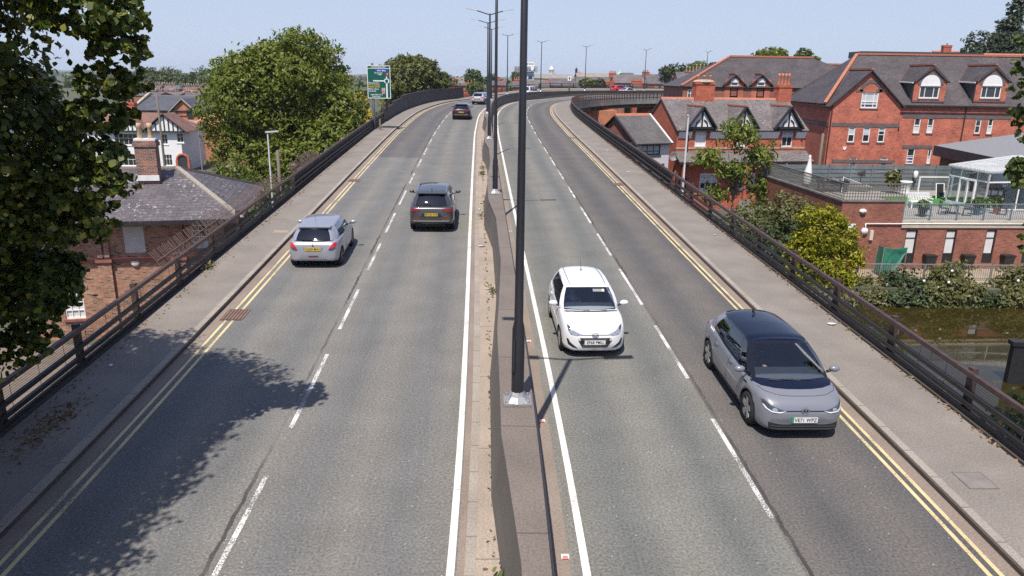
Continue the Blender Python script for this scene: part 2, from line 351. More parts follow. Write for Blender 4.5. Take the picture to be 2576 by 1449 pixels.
for o0, o1, a, b in ((-8.1, -9.82, -8.26, -8.1), (7.45, 9.42, 7.45, 7.61)):
    ribbon('pavement', min(o0, o1)+(0 if o1 > 0 else 0)+(.16 if o1 > 0 else 0), max(o0, o1)-(0 if o1 > 0 else .16), S0, S1, .125, PAVE, 2)
    k = MB(); sweep(k, [(a, -.3), (b, -.3), (b, .13), (a, .13)], S0, S1)
    for i, f in enumerate(k.f):     # the kerb's upright face is darker than its top
        pass
    tag(k.build('kerb', KERB), kind='structure')
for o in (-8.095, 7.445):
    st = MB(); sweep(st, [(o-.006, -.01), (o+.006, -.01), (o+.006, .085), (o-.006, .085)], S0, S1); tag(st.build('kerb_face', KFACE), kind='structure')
for o in (-7.74, -7.54, 6.98, 7.16):
    for a, b in ([(S0, 19.9), (20.75, 41.3), (42.1, 160)] if o < 0 else [(S0, 40.8), (41.6, 62.3), (63, 160)]): ribbon('yellow_line', o-.038, o+.038, a, b, .004, P_Y)
ribbon('edge_line', -1.13, -1.01, S0, S1, .004, P_W); ribbon('edge_line', .89, 1.01, S0, S1, .004, P_W)
def dashes(o, marks, m, wid=.046):
    mb = MB(); uv = []
    for a, b in marks:
        st = srange(a, b, 1)
        for s in st:
            for d in (-wid, wid): mb.v.append(tuple(rp(s, o+d, .004))); uv.append((o+d, s))
        q = len(mb.v)-2*len(st)
        for i in range(len(st)-1): mb.f.append((q+2*i, q+2*i+1, q+2*i+3, q+2*i+2)); mb.m.append(0)
    return tag(mb.build('lane_line', m, uv=uv), kind='structure')
DL = [(3.4, 6.6), (8.9, 12.0), (13.75, 17.5), (19.2, 22.6), (24.7, 28.2), (29.9, 33.5), (35.2, 38.9)]
DL += [(41+5.5*i, 41+5.5*i+3.25) for i in range(20)]
DR = [(5.2, 8.5), (10.7, 14.1), (16.05, 19.45), (21.2, 24.9), (26.6, 29.9), (31.8, 35.2), (37.3, 40.4), (42.7, 46), (47.8, 51.3)]+[(53.2+5.4*i, 56.5+5.4*i) for i in range(20)]
dashes(-4.5, DL, P_WD); dashes(4.2, DR, P_WD)
# concrete deck under it all
CONC = paving('concrete', (.21, .19, .175)); CONC_D = mat('weathered_concrete', (.17, .16, .15), .9, var=.35, scale=1.5)
dk = MB(); sweep(dk, [(-9.95, -.9), (9.62, -.9), (9.62, .02), (9.42, .02), (9.42, -.25), (-9.82, -.25), (-9.82, .02), (-9.95, .02)], S0, S1, 2)
sweep(dk, [(-8.6, -1.7), (8.3, -1.7), (8.3, -.95), (-8.6, -.95)], 70, S1, 2)
for s in srange(78, 200, 2.2):
    a, b = rp(s, 8.25, -1.25), rp(s, 9.55, -1.0); dk.bar(a, b, .25, .35)
tag(dk.build('viaduct_deck', CONC_D), kind='structure')
fs_ = MB(); sweep(fs_, [(9.63, -.95), (9.78, -.95), (9.78, .06), (9.63, .06)], 60, S1, 2); tag(fs_.build('viaduct_edge_beam', mat('pale_concrete', (.3, .28, .26), .9, var=.3, scale=.8)), kind='structure')
# retaining wall under the near ramp, piers beyond
rw = MB(); sweep(rw, [(-9.7, -9.5), (9.35, -9.5), (9.35, -.92), (-9.7, -.92)], S0, 96, 2); tag(rw.build('ramp_wall', mat('dark_brick_ramp', (.11, .075, .06), .9, var=.3)), kind='structure')
for s in (108, 124, 140, 156, 172, 190):
    for o in (-5.5, 5.5):
        b = rp(s, o); pm = MB(); pm.lathe([(.6, -5), (.6, b.z-1.75)], 14, (b.x, b.y, 0)); tag(pm.build('viaduct_pier', CONC_D, smooth=True), 'round concrete pier under the curving viaduct', 'pier', 'piers under the viaduct')
# ------------------------------------------------------------------ central barrier
bar_ = empty('central_barrier', rp(0, 0), 0, 'long brown-grey concrete barrier dividing the two carriageways, carrying the lamp posts', 'barrier')
off = -Vector(rp(0, 0))
def swl(pf, s0, s1, step=1.0):
    mb = MB(); sweep(mb, pf, s0, s1, step); mb.v = [tuple(Vector(p)+off) for p in mb.v]; return mb
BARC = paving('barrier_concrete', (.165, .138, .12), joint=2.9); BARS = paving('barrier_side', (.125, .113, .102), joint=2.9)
PSTN = [12.43, 31.9, 50.8, 70, 89.5, 110, 130.5, 149, 167, 183]
def kf(s):          # the barrier widens to a plinth round every lamp post
    b = 0
    for p in PSTN:
        d = s-p; v = 0 if d < -4.6 or d > 9 else min(1, (d+4.6)/3.4) if d < 0 else 1 if d < 3.5 else max(0, 1-(d-3.5)/5.5); b = max(b, v)
    return b
def swv(f, s0, s1, step=.8):
    mb = MB(); st = srange(s0, s1, step); n = len(f(0))
    for s in st: mb.v += [tuple(rp(s, o, z)+off) for o, z in f(s)]
    for i in range(len(st)-1):
        for k in range(n): mb.f.append((i*n+k, i*n+(k+1) % n, (i+1)*n+(k+1) % n, (i+1)*n+k)); mb.m.append(0)
    mb.f += [tuple(range(n-1, -1, -1)), tuple(range((len(st)-1)*n, len(st)*n))]; mb.m += [0, 0]; return mb
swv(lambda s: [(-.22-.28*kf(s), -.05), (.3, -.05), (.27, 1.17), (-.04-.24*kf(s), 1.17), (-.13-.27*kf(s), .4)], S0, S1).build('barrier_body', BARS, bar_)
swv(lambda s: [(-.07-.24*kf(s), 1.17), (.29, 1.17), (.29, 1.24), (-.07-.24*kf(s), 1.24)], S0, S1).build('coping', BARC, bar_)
swl([(.3, 1.0), (.335, 1.0), (.335, 1.15), (.3, 1.15)], S0, S1).build('side_rail', mat('dark_steel_strip', (.035, .035, .04), .45, var=.2), bar_)
# ------------------------------------------------------------------ lamp posts on the barrier
POLE = mat('black_steel', (.022, .022, .028), .35, var=.2, scale=2); GALV = mat('galvanised', (.42, .42, .42), .45, metal=.6, var=.3, scale=9)
LAMPG = mat('lamp_grey', (.5, .52, .55), .4, var=.1)
def lamp_post():
    t = empty('lamp_post')
    MB().lathe([(.115, .06), (.112, 1.4), (.08, 1.55), (.065, 4.5), (.055, 7.95), (.01, 8.0)], 14).build('pole', POLE, t, True)
    b = MB(); b.box(-.25, .25, -.22, .22, .0, .045); b.lathe([(.24, .045), (.16, .14), (.118, .22)], 8)
    for x in (-.19, .19):
        for y in (-.16, .16): b.lathe([(.03, .04), (.03, .1), (.005, .11)], 6, (x, y, 0))
    b.build('base_plate', GALV, t)
    for sx in (-1, 1):
        a = MB(); a.bar((sx*.03, 0, 7.9), (sx*.85, 0, 8.14), .05, .06); a.build('arm', POLE, t)
        h = MB(); h.bar((sx*.8, 0, 8.15), (sx*1.55, 0, 8.26), .2, .05); h.bar((sx*.82, 0, 8.19), (sx*1.15, 0, 8.245), .15, .06); h.lathe([(.03, 8.28), (.03, 8.34), (.005, 8.35)], 6, (sx*.95, 0, 0)); h.build('lamp_head', LAMPG, t)
    d = MB(); d.box(-.118, -.06, -.12, -.105, .62, 1.25); d.build('door_panel', POLE, t)
    return t
POLES = [12.43, 31.9, 50.8, 70, 89.5, 110, 130.5, 149, 167, 183]
PLAB = ['nearest tall black twin-arm lamp post, its top above the picture', 'second black twin-arm lamp post along the barrier from the nearest', 'third black twin-arm lamp post along the barrier', 'fourth twin-arm lamp post, almost hidden behind the nearer ones', 'fifth twin-arm lamp post, lowest arms in the overlapping row', 'twin-arm lamp post just right of the near post, where the road bends', 'twin-arm lamp post behind the white people carrier on the bend', 'twin-arm lamp post right of the small white road sign', 'twin-arm lamp post behind the red car on the viaduct', 'far twin-arm lamp post showing above the slate roofs']
p0 = lamp_post()
for i, s in enumerate(POLES):
    o = p0 if i == 0 else copy_tree(p0)
    o.location = rp(s, 0, 1.24); q = fr(s)[1]; o.rotation_euler = (0, 0, math.atan2(q.y, q.x)-math.pi/2)
    tag(o, PLAB[i], 'lamp post', 'black lamp posts along the central barrier')
stk = MB(); b = rp(12.43, 0, 1.24)
# ------------------------------------------------------------------ railings
RAILM = mat('brown_painted_rail', (.07, .042, .038), .5, var=.35, scale=5); RAILD = mat('dark_railing', (.026, .022, .021), .55, var=.35, scale=3)
WIRE = mat('wire_mesh', (.06, .05, .045), .5, var=.2)
def boarding(name, c):
    m, nt, p = newmat(name); p.inputs['Roughness'].default_value = .7
    z = nt.nodes.new('ShaderNodeTexCoord').outputs['Object']
    mp = N(nt, 'Mapping'); mp.inputs['Scale'].default_value = (.35, .35, 9); nt.links.new(z, mp.inputs[0])
    f = noise(nt, 1.6, 4, mp.outputs[0]); nt.links.new(ramp(nt, f, [(.3, dim(c, .5)), (.7, dim(c, 1.6))]), p.inputs['Base Color']); return m
BOARD = boarding('dark_boards', (.035, .03, .03)); PANEL = boarding('dark_wall_panel', (.033, .03, .034))
def railing(label, o, posts, s0, s1, sgn, wires, pcap=1.08):
    t = empty('railing', rp(posts[0], o), 0, label, 'railing'); k = -Vector(rp(posts[0], o))
    def L(mb, name, m):
        mb.v = [tuple(Vector(p)+k) for p in mb.v]; return mb.build(name, m, t)
    for nm, z0, z1, wd, m in (('top_rail', .93, 1.03, .1, RAILM), ('middle_rail', .53, .63, .08, RAILD), ('lower_rail', .29, .39, .08, RAILD), ('bottom_rail', .13, .22, .07, RAILD)):
        mb = MB(); sweep(mb, [(o-wd/2, z0), (o+wd/2, z0), (o+wd/2, z1), (o-wd/2, z1)], s0, s1, 1.5); L(mb, nm, m)
    for s in posts:
        mb = MB(); a, b = rp(s, o+sgn*.12, -.35), rp(s, o+sgn*.12, pcap); mb.bar(a, b, .13, .15, up=(*fr(s)[1], 0)); L(mb, 'post', RAILM)
    mb = MB()
    for z in wires:
        sweep(mb, [(o+sgn*.045, z-.004), (o+sgn*.045+.008, z), (o+sgn*.045, z+.004)], s0, min(s1, 60 if len(wires) > 1 else s1), 3)
    s = s0
    while s < min(s1, 30): mb.bar(rp(s, o+sgn*.045, .2), rp(s, o+sgn*.045, .95), .007); s += 1.0
    L(mb, 'wire_mesh', WIRE)
    mb = MB(); sweep(mb, [(o-.09, -.02), (o+.12, -.02), (o+.12, .1), (o-.09, .1)], s0, s1, 2); L(mb, 'plinth', mat('plinth', (.06, .05, .045), .9))
    return t, L
WZ = [.255]+[.66+.052*i for i in range(6)]
rr, LR = railing('long brown metal railing along the pavement beside the canal, curving onto the viaduct', 9.62, [-1.1+3.07*i for i in range(28)]+[84.5+1.35*i for i in range(70)], -12, 180, 1, WZ)
mb = MB()
for i in range(15):                        # close-boarded stretch behind the rails on the way up to the bend
    a = 40+3.4*i
    sweep(mb, [(9.7, .2), (9.74, .2), (9.74, .95), (9.7, .95)], a, a+3.36, 1.7)
LR(mb, 'boarding', BOARD)
rl, LL = railing('dark metal railing with brown top rail along the left pavement above the brick building', -9.98, [13.7-3.06*i for i in range(8, 0, -1)]+[13.7+3.06*i for i in range(20)], -12, 73, -1, WZ)
mb = MB(); sweep(mb, [(-10.08, .0), (-10.04, .0), (-10.04, .98), (-10.08, .98)], 38, 73, 1.5); LL(mb, 'boarding', BOARD)
for i in range(11):
    mb = MB(); a = 21.5+2.05*i
    if 7 <= i <= 7: continue
    for j in range(17):
        if j % 5 == 4 and rnd.random() < .4: continue
        s = a+j*.118; p = rp(s, -10.0, 1.03); q = rp(s+.05, -10.34-.03*math.sin(i*2)+rnd.uniform(-.02, .02), 1.47+.05*math.sin(i*3)+rnd.uniform(-.03, .03)); mb.bar(p, q, .013, .011)
    mb.bar(rp(a, -10.12, 1.22), rp(a+1.95, -10.12, 1.22), .018); LL(mb, 'spike_comb', mat('rusty_brown_steel', (.17, .115, .1), .7, var=.4, scale=20))
pw = empty('parapet_wall', rp(73, -9.98), 0, 'dark solid stepped parapet wall on the left of the bend below the green sign', 'parapet wall'); k2 = -Vector(rp(73, -9.98))
for a, b, h in ((73.05, 80, 1.25), (80, 86, 1.5), (86, 121, 1.72)):
    for nm, pf, m in (('wall_panel', [(-10.1, -.3), (-9.93, -.3), (-9.93, h), (-10.1, h)], PANEL), ('coping', [(-10.14, h), (-9.89, h), (-9.89, h+.08), (-10.14, h+.08)], RAILD)):
        mb = MB(); sweep(mb, pf, a, b-.02, 1.5); mb.v = [tuple(Vector(p)+k2) for p in mb.v]; mb.build(nm, m, pw)
t3, L3 = railing('far open dark railing round the outside of the bend', -9.98, [121.3+3.0*i for i in range(27)], 121.1, 200, -1, [.75])
# ------------------------------------------------------------------ cars
def carpaint(name, c, metal=.0, rough=.25): return mat(name, c, rough, metal, var=0, coat=.7)
RUB = mat('tyre_rubber', (.018, .018, .019), .85, var=.2); ALLOY = mat('alloy', (.55, .56, .58), .3, metal=.8, var=.1); DALLOY = mat('dark_alloy', (.09, .09, .1), .35, metal=.7, var=.1)
BPL = mat('black_plastic', (.02, .02, .022), .45, var=.15); GBL = mat('gloss_black', (.008, .009, .012), .08, var=0, coat=.5)
CHR = mat('chrome', (.75, .76, .78), .12, metal=1, var=0); LENS = mat('clear_lens', (.45, .48, .53), .08, metal=.55, var=.35, scale=25); LENSD = mat('dark_lens', (.06, .065, .08), .06, var=.3, scale=20, coat=.6)
REDL = mat('red_lens', (.5, .015, .02), .15, var=.3, scale=12, coat=.6); REDD = mat('dark_red_lens', (.16, .008, .012), .12, var=.3, scale=14, coat=.6); PLY = mat('plate_yellow', (.68, .48, .05), .5, var=.05); PLW = mat('plate_white', (.75, .75, .74), .5, var=.03)
INK = mat('plate_ink', (.012, .012, .012), .5, var=0); INTER = mat('car_interior', (.035, .038, .045), .8, var=.3); SEAT = mat('seat_cloth', (.07, .078, .095), .9, var=.2)
CGL = glassmat('car_glass', (.72, .79, .85)); CGD = glassmat('tinted_car_glass', (.06, .07, .08))
def spl(pts, n):
    P = catmull([(p[0], p[1]) for p in pts], 12); return P
def interp_tab(tab, x):   # tab rows (x, a, b, ...) sorted by x, smooth
    xs = [r[0] for r in tab]; k = max(0, min(len(tab)-2, bisect_right(xs, x)-1)); t = (x-xs[k])/(xs[k+1]-xs[k])
    out = []
    for j in range(1, len(tab[0])):
        y0, y1 = tab[k][j], tab[k+1][j]
        m0 = (y1-(tab[k-1][j] if k > 0 else y0))/((xs[k+1]-xs[k-1]) if k > 0 else (xs[k+1]-xs[k]))*(xs[k+1]-xs[k])
        m1 = ((tab[k+2][j] if k+2 < len(tab) else y1)-y0)/((xs[k+2]-xs[k]) if k+2 < len(tab) else (xs[k+1]-xs[k]))*(xs[k+1]-xs[k])
        if k == 0: m0 = m0*.6
        out.append((2*t**3-3*t*t+1)*y0+(t**3-2*t*t+t)*m0+(-2*t**3+3*t*t)*y1+(t**3-t*t)*m1)
    return out
def text_mesh(txt, size, bold=0.0, sx=1.0):
    cu = bpy.data.curves.new('t', 'FONT'); cu.body = txt; cu.size = size; cu.align_x = 'CENTER'; cu.align_y = 'CENTER'; cu.offset = bold; cu.resolution_u = 3; cu.space_character = 1.05
    o = bpy.data.objects.new('t', cu); COL.objects.link(o); dg = bpy.context.evaluated_depsgraph_get(); me = o.evaluated_get(dg).to_mesh()
    v = [(p.co.x*sx, p.co.y) for p in me.vertices]; f = [tuple(p.vertices) for p in me.polygons]
    o.evaluated_get(dg).to_mesh_clear(); bpy.data.objects.remove(o); bpy.data.curves.remove(cu); return v, f
def boolean_cut(o, cutter):
    md = o.modifiers.new('b', 'BOOLEAN'); md.operation = 'DIFFERENCE'; md.object = cutter; md.solver = 'EXACT'
    dg = bpy.context.evaluated_depsgraph_get(); me = bpy.data.meshes.new_from_object(o.evaluated_get(dg)); o.modifiers.clear(); old = o.data; o.data = me; bpy.data.meshes.remove(old)
    bpy.data.objects.remove(cutter)
def decal(bvh, poly, axis, m, name, parent, lift=.006, sub=3, thick=.012):
    """A plate, lamp or seam that follows the bodywork: its outline in the view from +x/-x (y,z), from a side (x,z) or from above (x,y), laid on the body and given thickness."""
    bm = bmesh.new(); ps = []
    for a, b in poly: ps.append(bm.verts.new((a, b, 0)))
    bm.faces.new(ps); bmesh.ops.triangulate(bm, faces=bm.faces)
    for _ in range(sub):
        es = [e for e in bm.edges if e.calc_length() > .05]
        if es: bmesh.ops.subdivide_edges(bm, edges=es, cuts=1); bmesh.ops.triangulate(bm, faces=bm.faces)
    D = {'+x': (-1, 0, 0), '-x': (1, 0, 0), '+y': (0, -1, 0), '-y': (0, 1, 0), '+z': (0, 0, -1)}[axis]; D = Vector(D); last = None
    hits = []
    for v in bm.verts:
        a, b = v.co.x, v.co.y
        o = Vector((0, a, b)) if axis[1] == 'x' else Vector((a, 0, b)) if axis[1] == 'y' else Vector((a, b, 0))
        h = bvh.ray_cast(o-D*6, D); hits.append((v, o, h))
    known = [(o, h[0], h[1]) for v, o, h in hits if h[0] is not None]
    for v, o, h in hits:
        if h[0] is None:
            if not known: v.co = o; continue
            q = min(known, key=lambda k: (k[0]-o).length); i = 'xyz'.index(axis[1]); p = o.copy(); p[i] = q[1][i]; v.co = p-D*lift
        else: v.co = h[0]-D*lift
    r = bmesh.ops.extrude_face_region(bm, geom=bm.faces[:]); bmesh.ops.translate(bm, verts=[g for g in r['geom'] if isinstance(g, bmesh.types.BMVert)], vec=-D*thick)
    bmesh.ops.recalc_face_normals(bm, faces=bm.faces)
    me = bpy.data.meshes.new(name); bm.to_mesh(me); bm.free(); me.materials.append(m); set_uv(me)
    o = bpy.data.objects.new(name, me); COL.objects.link(o); o.parent = parent; return o
def make_wheel(parent, x, y, r, wd, sty, m):
    sg = 1 if y > 0 else -1
    t = MB(); t.lathe([(r*.66, -wd/2), (r*.93, -wd/2), (r, -wd*.32), (r, wd*.32), (r*.93, wd/2), (r*.66, wd/2)], 28, (x, 0, r), axis='y'); t.v = [(p[0], p[1]+y-sg*wd/2, p[2]) for p in t.v]
    w_ = t.build('wheel', RUB, parent, True, fix=True); yo = y-sg*.015; d = MB()
    d.lathe([(r*.68, 0), (r*.66, .012), (r*.6, -.03), (.01, -.03)], 28, (x, 0, r), axis='y'); d.v = [(p[0], yo+sg*(p[1]), p[2]) for p in d.v]; d.build('rim_back', DALLOY, w_, True, fix=True)
    s = MB(); n, wa = sty
    for k in range(n):
        a = 2*math.pi*k/n+.3
        for (r0, w0, r1, w1) in ((.08*r, wa*.8, .66*r, wa*1.25),):
            c, sn = math.cos(a), math.sin(a); pts = [(x+c*rr-sn*ww*r, yo-sg*.005, r+sn*rr+c*ww*r) for rr, ww in ((r0, -w0), (r1, -w1), (r1, w1), (r0, w0))]
            s.prism(pts, (0, sg*.02, 0))
    s.lathe([(r*.7, -.004), (r*.7, .018), (r*.63, .02), (r*.63, -.004)], 28, (x, yo, r), axis='y'); s.lathe([(r*.14, -.01), (r*.14, .02), (.01, .025)], 12, (x, yo, r), axis='y')
    s.build('rim', m, w_, fix=True); return w_
def plate(parent, txt, x, z, yellow, sgn, green=False, y=0, tilt=0):
    p = MB(); p.box(-.26, .26, -.0555, .0555, 0, .012)
    if green: p.box(-.262, -.215, -.056, .056, -.001, .0135, 1)
    q = MB(); v, f = text_mesh(txt, .112, .002, .83); q.add([(a+(.02 if green else 0), b, .0145) for a, b in v], f)
    def tr(mb): mb.v = [(x+sgn*(w*math.cos(tilt)-b*math.sin(tilt)), y+sgn*a, z+b*math.cos(tilt)+w*math.sin(tilt)) for a, b, w in mb.v]
    tr(p); tr(q); o = p.build('number_plate', [PLY if yellow else PLW, mat('plate_green', (.02, .3, .14), .5, var=0)], parent, fix=True); q.build('lettering', INK, o); return o
def build_car(name, P):
    """P: half = table (x, halfwidth, z_bottom, z_top); cabin points; paint."""
    t = empty(name); tab = P['half']; x0, x1 = tab[0][0], tab[-1][0]; mb = MB(); n = 54; rows = []
    xs = sorted(set([x0+(x1-x0)*(.5-.5*math.cos(math.pi*i/n)) for i in range(n+1)])); K = None
    bulge = P.get('bulge', 1)
    for x in xs:
        w, zb, zt = interp_tab(tab, x); h = zt-zb
        sec = [(0, zb), (.55*w, zb), (.86*w, zb+.01), (.965*w, zb+.07*h), (.992*w, zb+.22*h), (w, zb+.42*h), (.995*w, zb+.6*h), (.975*w, zb+.76*h), (.945*w, zb+.88*h), (.9*w, zb+.955*h), (.82*w, zb+.99*h), (.6*w, zt+.012*h), (.3*w, zt+.022*h), (0, zt+.026*h)]
        rows.append([(x, y, z) for y, z in sec])
    m = len(rows[0]); full = []
    for r_ in rows: full.append(r_+[(a, -b, c) for a, b, c in r_[-2:0:-1]])
    M2 = len(full[0]); cab = P['cabin']
    vs = [p for r_ in full for p in r_]; fs = []; mi = []
    for i in range(len(full)-1):
        for k in range(M2):
            fs.append((i*M2+k, (i+1)*M2+k, (i+1)*M2+(k+1) % M2, i*M2+(k+1) % M2))
    fs += [tuple(range(M2)), tuple(range((len(full)-1)*M2, len(full)*M2))[::-1]]
    mb.add(vs, fs)
    body = mb.build('body', [P['paint'], BPL, INTER], t, True, fix=True)
    for ax in P['axles']:
        c = MB(); ra = P['r']*1.13; c.lathe([(.01, -2), (ra, -2), (ra, 2), (.01, 2)], 36, (ax, 0, P['r']*1.02), axis='y'); co = c.build('c', BPL, None, False, fix=True); boolean_cut(body, co)
    # passenger tub
    zt_of = lambda x: interp_tab(tab, x)[2]
    tub = MB(); a, b = cab['rb'][0]+.28, cab['wb'][0]-.3; wv = interp_tab(tab, (a+b)/2)[0]*.8
    tub.box(a, b, -wv, wv, .42, 2.0); co = tub.build('c', INTER, None, False, fix=True); boolean_cut(body, co)
    me = body.data
    for p in me.polygons:
        c = p.center
        if abs(c.y) < wv+.01 and a-.01 < c.x < b+.01 and c.z < zt_of(c.x)-.02 and c.z > .41: p.material_index = 2 if len(me.materials) > 2 else 0; p.use_smooth = False
        elif P.get('clad') and c.z < P['clad'] and abs(c.y) > .2: p.material_index = 1
    bvh = BVHTree.FromObject(body, bpy.context.evaluated_depsgraph_get())
    # greenhouse: half outline from windscreen centre round to tailgate centre; rows (bottom point, top point, material of the strip that follows)
    wb, wt, rt, rb = cab['wb'], cab['wt'], cab['rt'], cab['rb']   # (x, z, halfwidth): windscreen base, top, roof rear, rear window base
    PT, WS, SD, RW = 0, 1, 2, 3; O = []
    def side(f): # side belt/roof points at fraction f from front to rear
        xb = wb[0]-.32+(rb[0]+.16-(wb[0]-.32))*f; xt = wt[0]-.12+(rt[0]+.1-(wt[0]-.12))*f
        yb = min(cab['wbelt'], interp_tab(tab, xb)[0]*.93); yt = cab['wroof']
        zt = cab['roofz'](xt) if callable(cab.get('roofz')) else wt[1]+(rt[1]-wt[1])*f+.02*math.sin(math.pi*f)
        return (xb, yb-(.03*f if f > .7 else 0), zt_of(xb)-.02+cab.get('rise', 0)*f), (xt, yt-(.05*max(0, f-.75)/.25), zt)
    O.append(((wb[0]+.04, 0, wb[1]), (wt[0]+.03, 0, wt[1]+.02), WS)); O.append(((wb[0]+.025, .45*wb[2], wb[1]), (wt[0]+.02, .45*wt[2], wt[1]+.015), WS)); O.append(((wb[0]-.07, .88*wb[2], wb[1]), (wt[0]-.02, .88*wt[2], wt[1]), P.get('apillar', WS))); O.append(((wb[0]-.13, .94*wb[2], wb[1]-.005), (wt[0]-.05, .95*wt[2], wt[1]-.02), P.get('apillar', PT)))
    for f, k in cab['side']: p, q = side(f); O.append((p, q, k))
    O.append(((rb[0]+.06, .93*rb[2], rb[1]), (rt[0]+.03, .93*rt[2], rt[1]), PT)); O.append(((rb[0]+.02, .82*rb[2], rb[1]), (rt[0]+.01, .82*rt[2], rt[1]), RW)); O.append(((rb[0]-.03, .45*rb[2], rb[1]), (rt[0]-.02, .45*rt[2], rt[1]+.012), RW)); O.append(((rb[0]-.04, 0, rb[1]), (rt[0]-.03, 0, rt[1]+.015), RW))
    H = O; Fm = H+[((p[0], -p[1], p[2]), (q[0], -q[1], q[2]), None) for p, q, k in H[-2:0:-1]]
    ks = [h[2] for h in H[:-1]]; ks = ks+ks[::-1]; Ts = [0, .07, .3, .6, .93, 1]; nF = len(Fm)
    def lay(t_): return [Vector(p).lerp(Vector(q), t_)+Vector(((p[0]-.2*0-(wb[0]+rb[0])/2)*.012, p[1]*.035, 0))*math.sin(math.pi*min(1, t_))*1.2+Vector((0, 0, .0)) for p, q, _ in Fm]
    L_ = [lay(t_) for t_ in Ts]; gh = MB(); parts = {0: MB(), 1: MB(), 2: MB(), 3: MB()}
    for i in range(len(Ts)-1):
        for k in range(nF):
            kk = ks[k]; k2_ = (k+1) % nF; quad = [L_[i][k], L_[i][k2_], L_[i+1][k2_], L_[i+1][k]]
            if kk in (1, 2, 3) and 0 < i < len(Ts)-2: parts[kk].poly(quad)
            elif kk == 1 and i == 0 or kk == 3 and i == 0 or (kk == 1 and P.get('apillar')): parts[0].poly(quad, 1)
            elif kk == 4 or (kk == 2 and (i == 0 or P.get('apillar'))): parts[0].poly(quad, 1)
            else: parts[0].poly(quad, 2 if (kk == 4) else 0)
    top = L_[-1][:len(H)]; ro = MB(); TT = [-1, -.94, -.8, -.6, -.3, 0, .3, .6, .8, .94, 1]; ym = max(p.y for p in top); b_ = 0
    for p in top: ro.v += [(p.x, p.y*t_, p.z+.06*(1-abs(t_)**2.6)*min(1, p.y/ym*1.1)) for t_ in TT]
    for i in range(len(top)-1):
        for k in range(len(TT)-1): ro.f.append((i*11+k, i*11+k+1, (i+1)*11+k+1, (i+1)*11+k)); ro.m.append(0)
    rp_ = P.get('roofpaint', P['paint'])
    ro.build('roof', rp_, t, True, fix=True); parts[0].build('pillars', [P.get('pillar', P['paint']), GBL], t, True, fix=True)
    parts[1].build('windscreen', CGL, t, True, fix=True); parts[3].build('rear_window', P.get('rearglass', CGD), t, True, fix=True)
    sw = parts[2]
    lft = MB(); rgt = MB()
    for f in sw.f:
        q = [sw.v[i] for i in f]; (lft if q[0][1] > 0 else rgt).poly(q)
    lft.build('side_window', P.get('sideglass', CGL), t, True, fix=True); rgt.build('side_window', P.get('sideglass', CGL), t, True, fix=True)
    for ax in P['axles']:
        wv2 = interp_tab(tab, ax)[0]
        for sg in (1, -1): make_wheel(t, ax, sg*(wv2-.012), P['r'], .2, P.get('spoke', (5, .13)), P.get('rim', ALLOY))
    fl = MB(); fl.box(x0+.5, x1-.5, -.55, .55, .17, .3); fl.build('underbody', BPL, t)
    # mirrors
    mx, mz = wb[0]-.34, zt_of(wb[0]-.34)+.06; wv3 = interp_tab(tab, mx)[0]
    for sg in (1, -1):
        q = MB(); q.ball((mx, sg*(wv3+.1), mz+.03), .1, 12, 8, sc=(.75, 1.15, .72)); q.bar((mx-.02, sg*(wv3-.06), mz-.05), (mx, sg*(wv3+.05), mz-.0), .05, .035, 1)
        q.build('wing_mirror', [P.get('mirror', P['paint']), BPL], t, True)
    # interior
    it = MB(); sx = (wb[0]+rb[0])/2+.05
    for y in (-.36, .36):
        it.box(sx-.28, sx+.24, y-.23, y+.23, .5, .66); 
        it.prism([(sx-.22, y-.22, .62), (sx-.42, y-.2, 1.16), (sx-.42, y+.2, 1.16), (sx-.22, y+.22, .62)], (-.1, 0, -.02)); it.box(sx-.5, sx-.42, y-.12, y+.12, 1.16, 1.34)
    it.box(a+.05, a+.2, -.55, .55, .5, 1.05); it.build('seats', SEAT, t)
    da = MB(); da.prism([(wb[0]-.28, -wv+.02, zt_of(wb[0]-.3)-.02), (wb[0]-.62, -wv+.02, zt_of(wb[0]-.5)-.0), (wb[0]-.68, -wv+.02, .72), (wb[0]-.28, -wv+.02, .6)], (0, 2*wv-.04, 0)); da.build('dashboard', INTER, t)
    if P.get('driver'):
        st = MB(); c = Vector((sx+.36, -.36, .93)); ax_ = Vector((.9, 0, .42)).normalized(); u_ = Vector((0, 1, 0)); v_ = ax_.cross(u_)
        st.tube([c+(u_*math.cos(k*math.pi/10)+v_*math.sin(k*math.pi/10))*.18 for k in range(21)], .016, 6, cap=False); st.bar(c-u_*.17, c+u_*.17, .04, .02); st.bar(c, c+ax_*.2, .06); st.build('steering_wheel', BPL, t)
    return t, bvh, body
def mir(poly): return [(-a, b) for a, b in poly][::-1]
def seam(bvh, pts, axis, parent, name='panel_gap', w=.008, m=None):
    for a, b in zip(pts, pts[1:]):
        d = Vector((b[0]-a[0], b[1]-a[1], 0)).normalized(); n = Vector((-d.y, d.x, 0))*w/2
        decal(bvh, [(a[0]-n.x, a[1]-n.y), (b[0]-n.x, b[1]-n.y), (b[0]+n.x, b[1]+n.y), (a[0]+n.x, a[1]+n.y)], axis, m or GBL, name, parent, .0015, 4, .002)
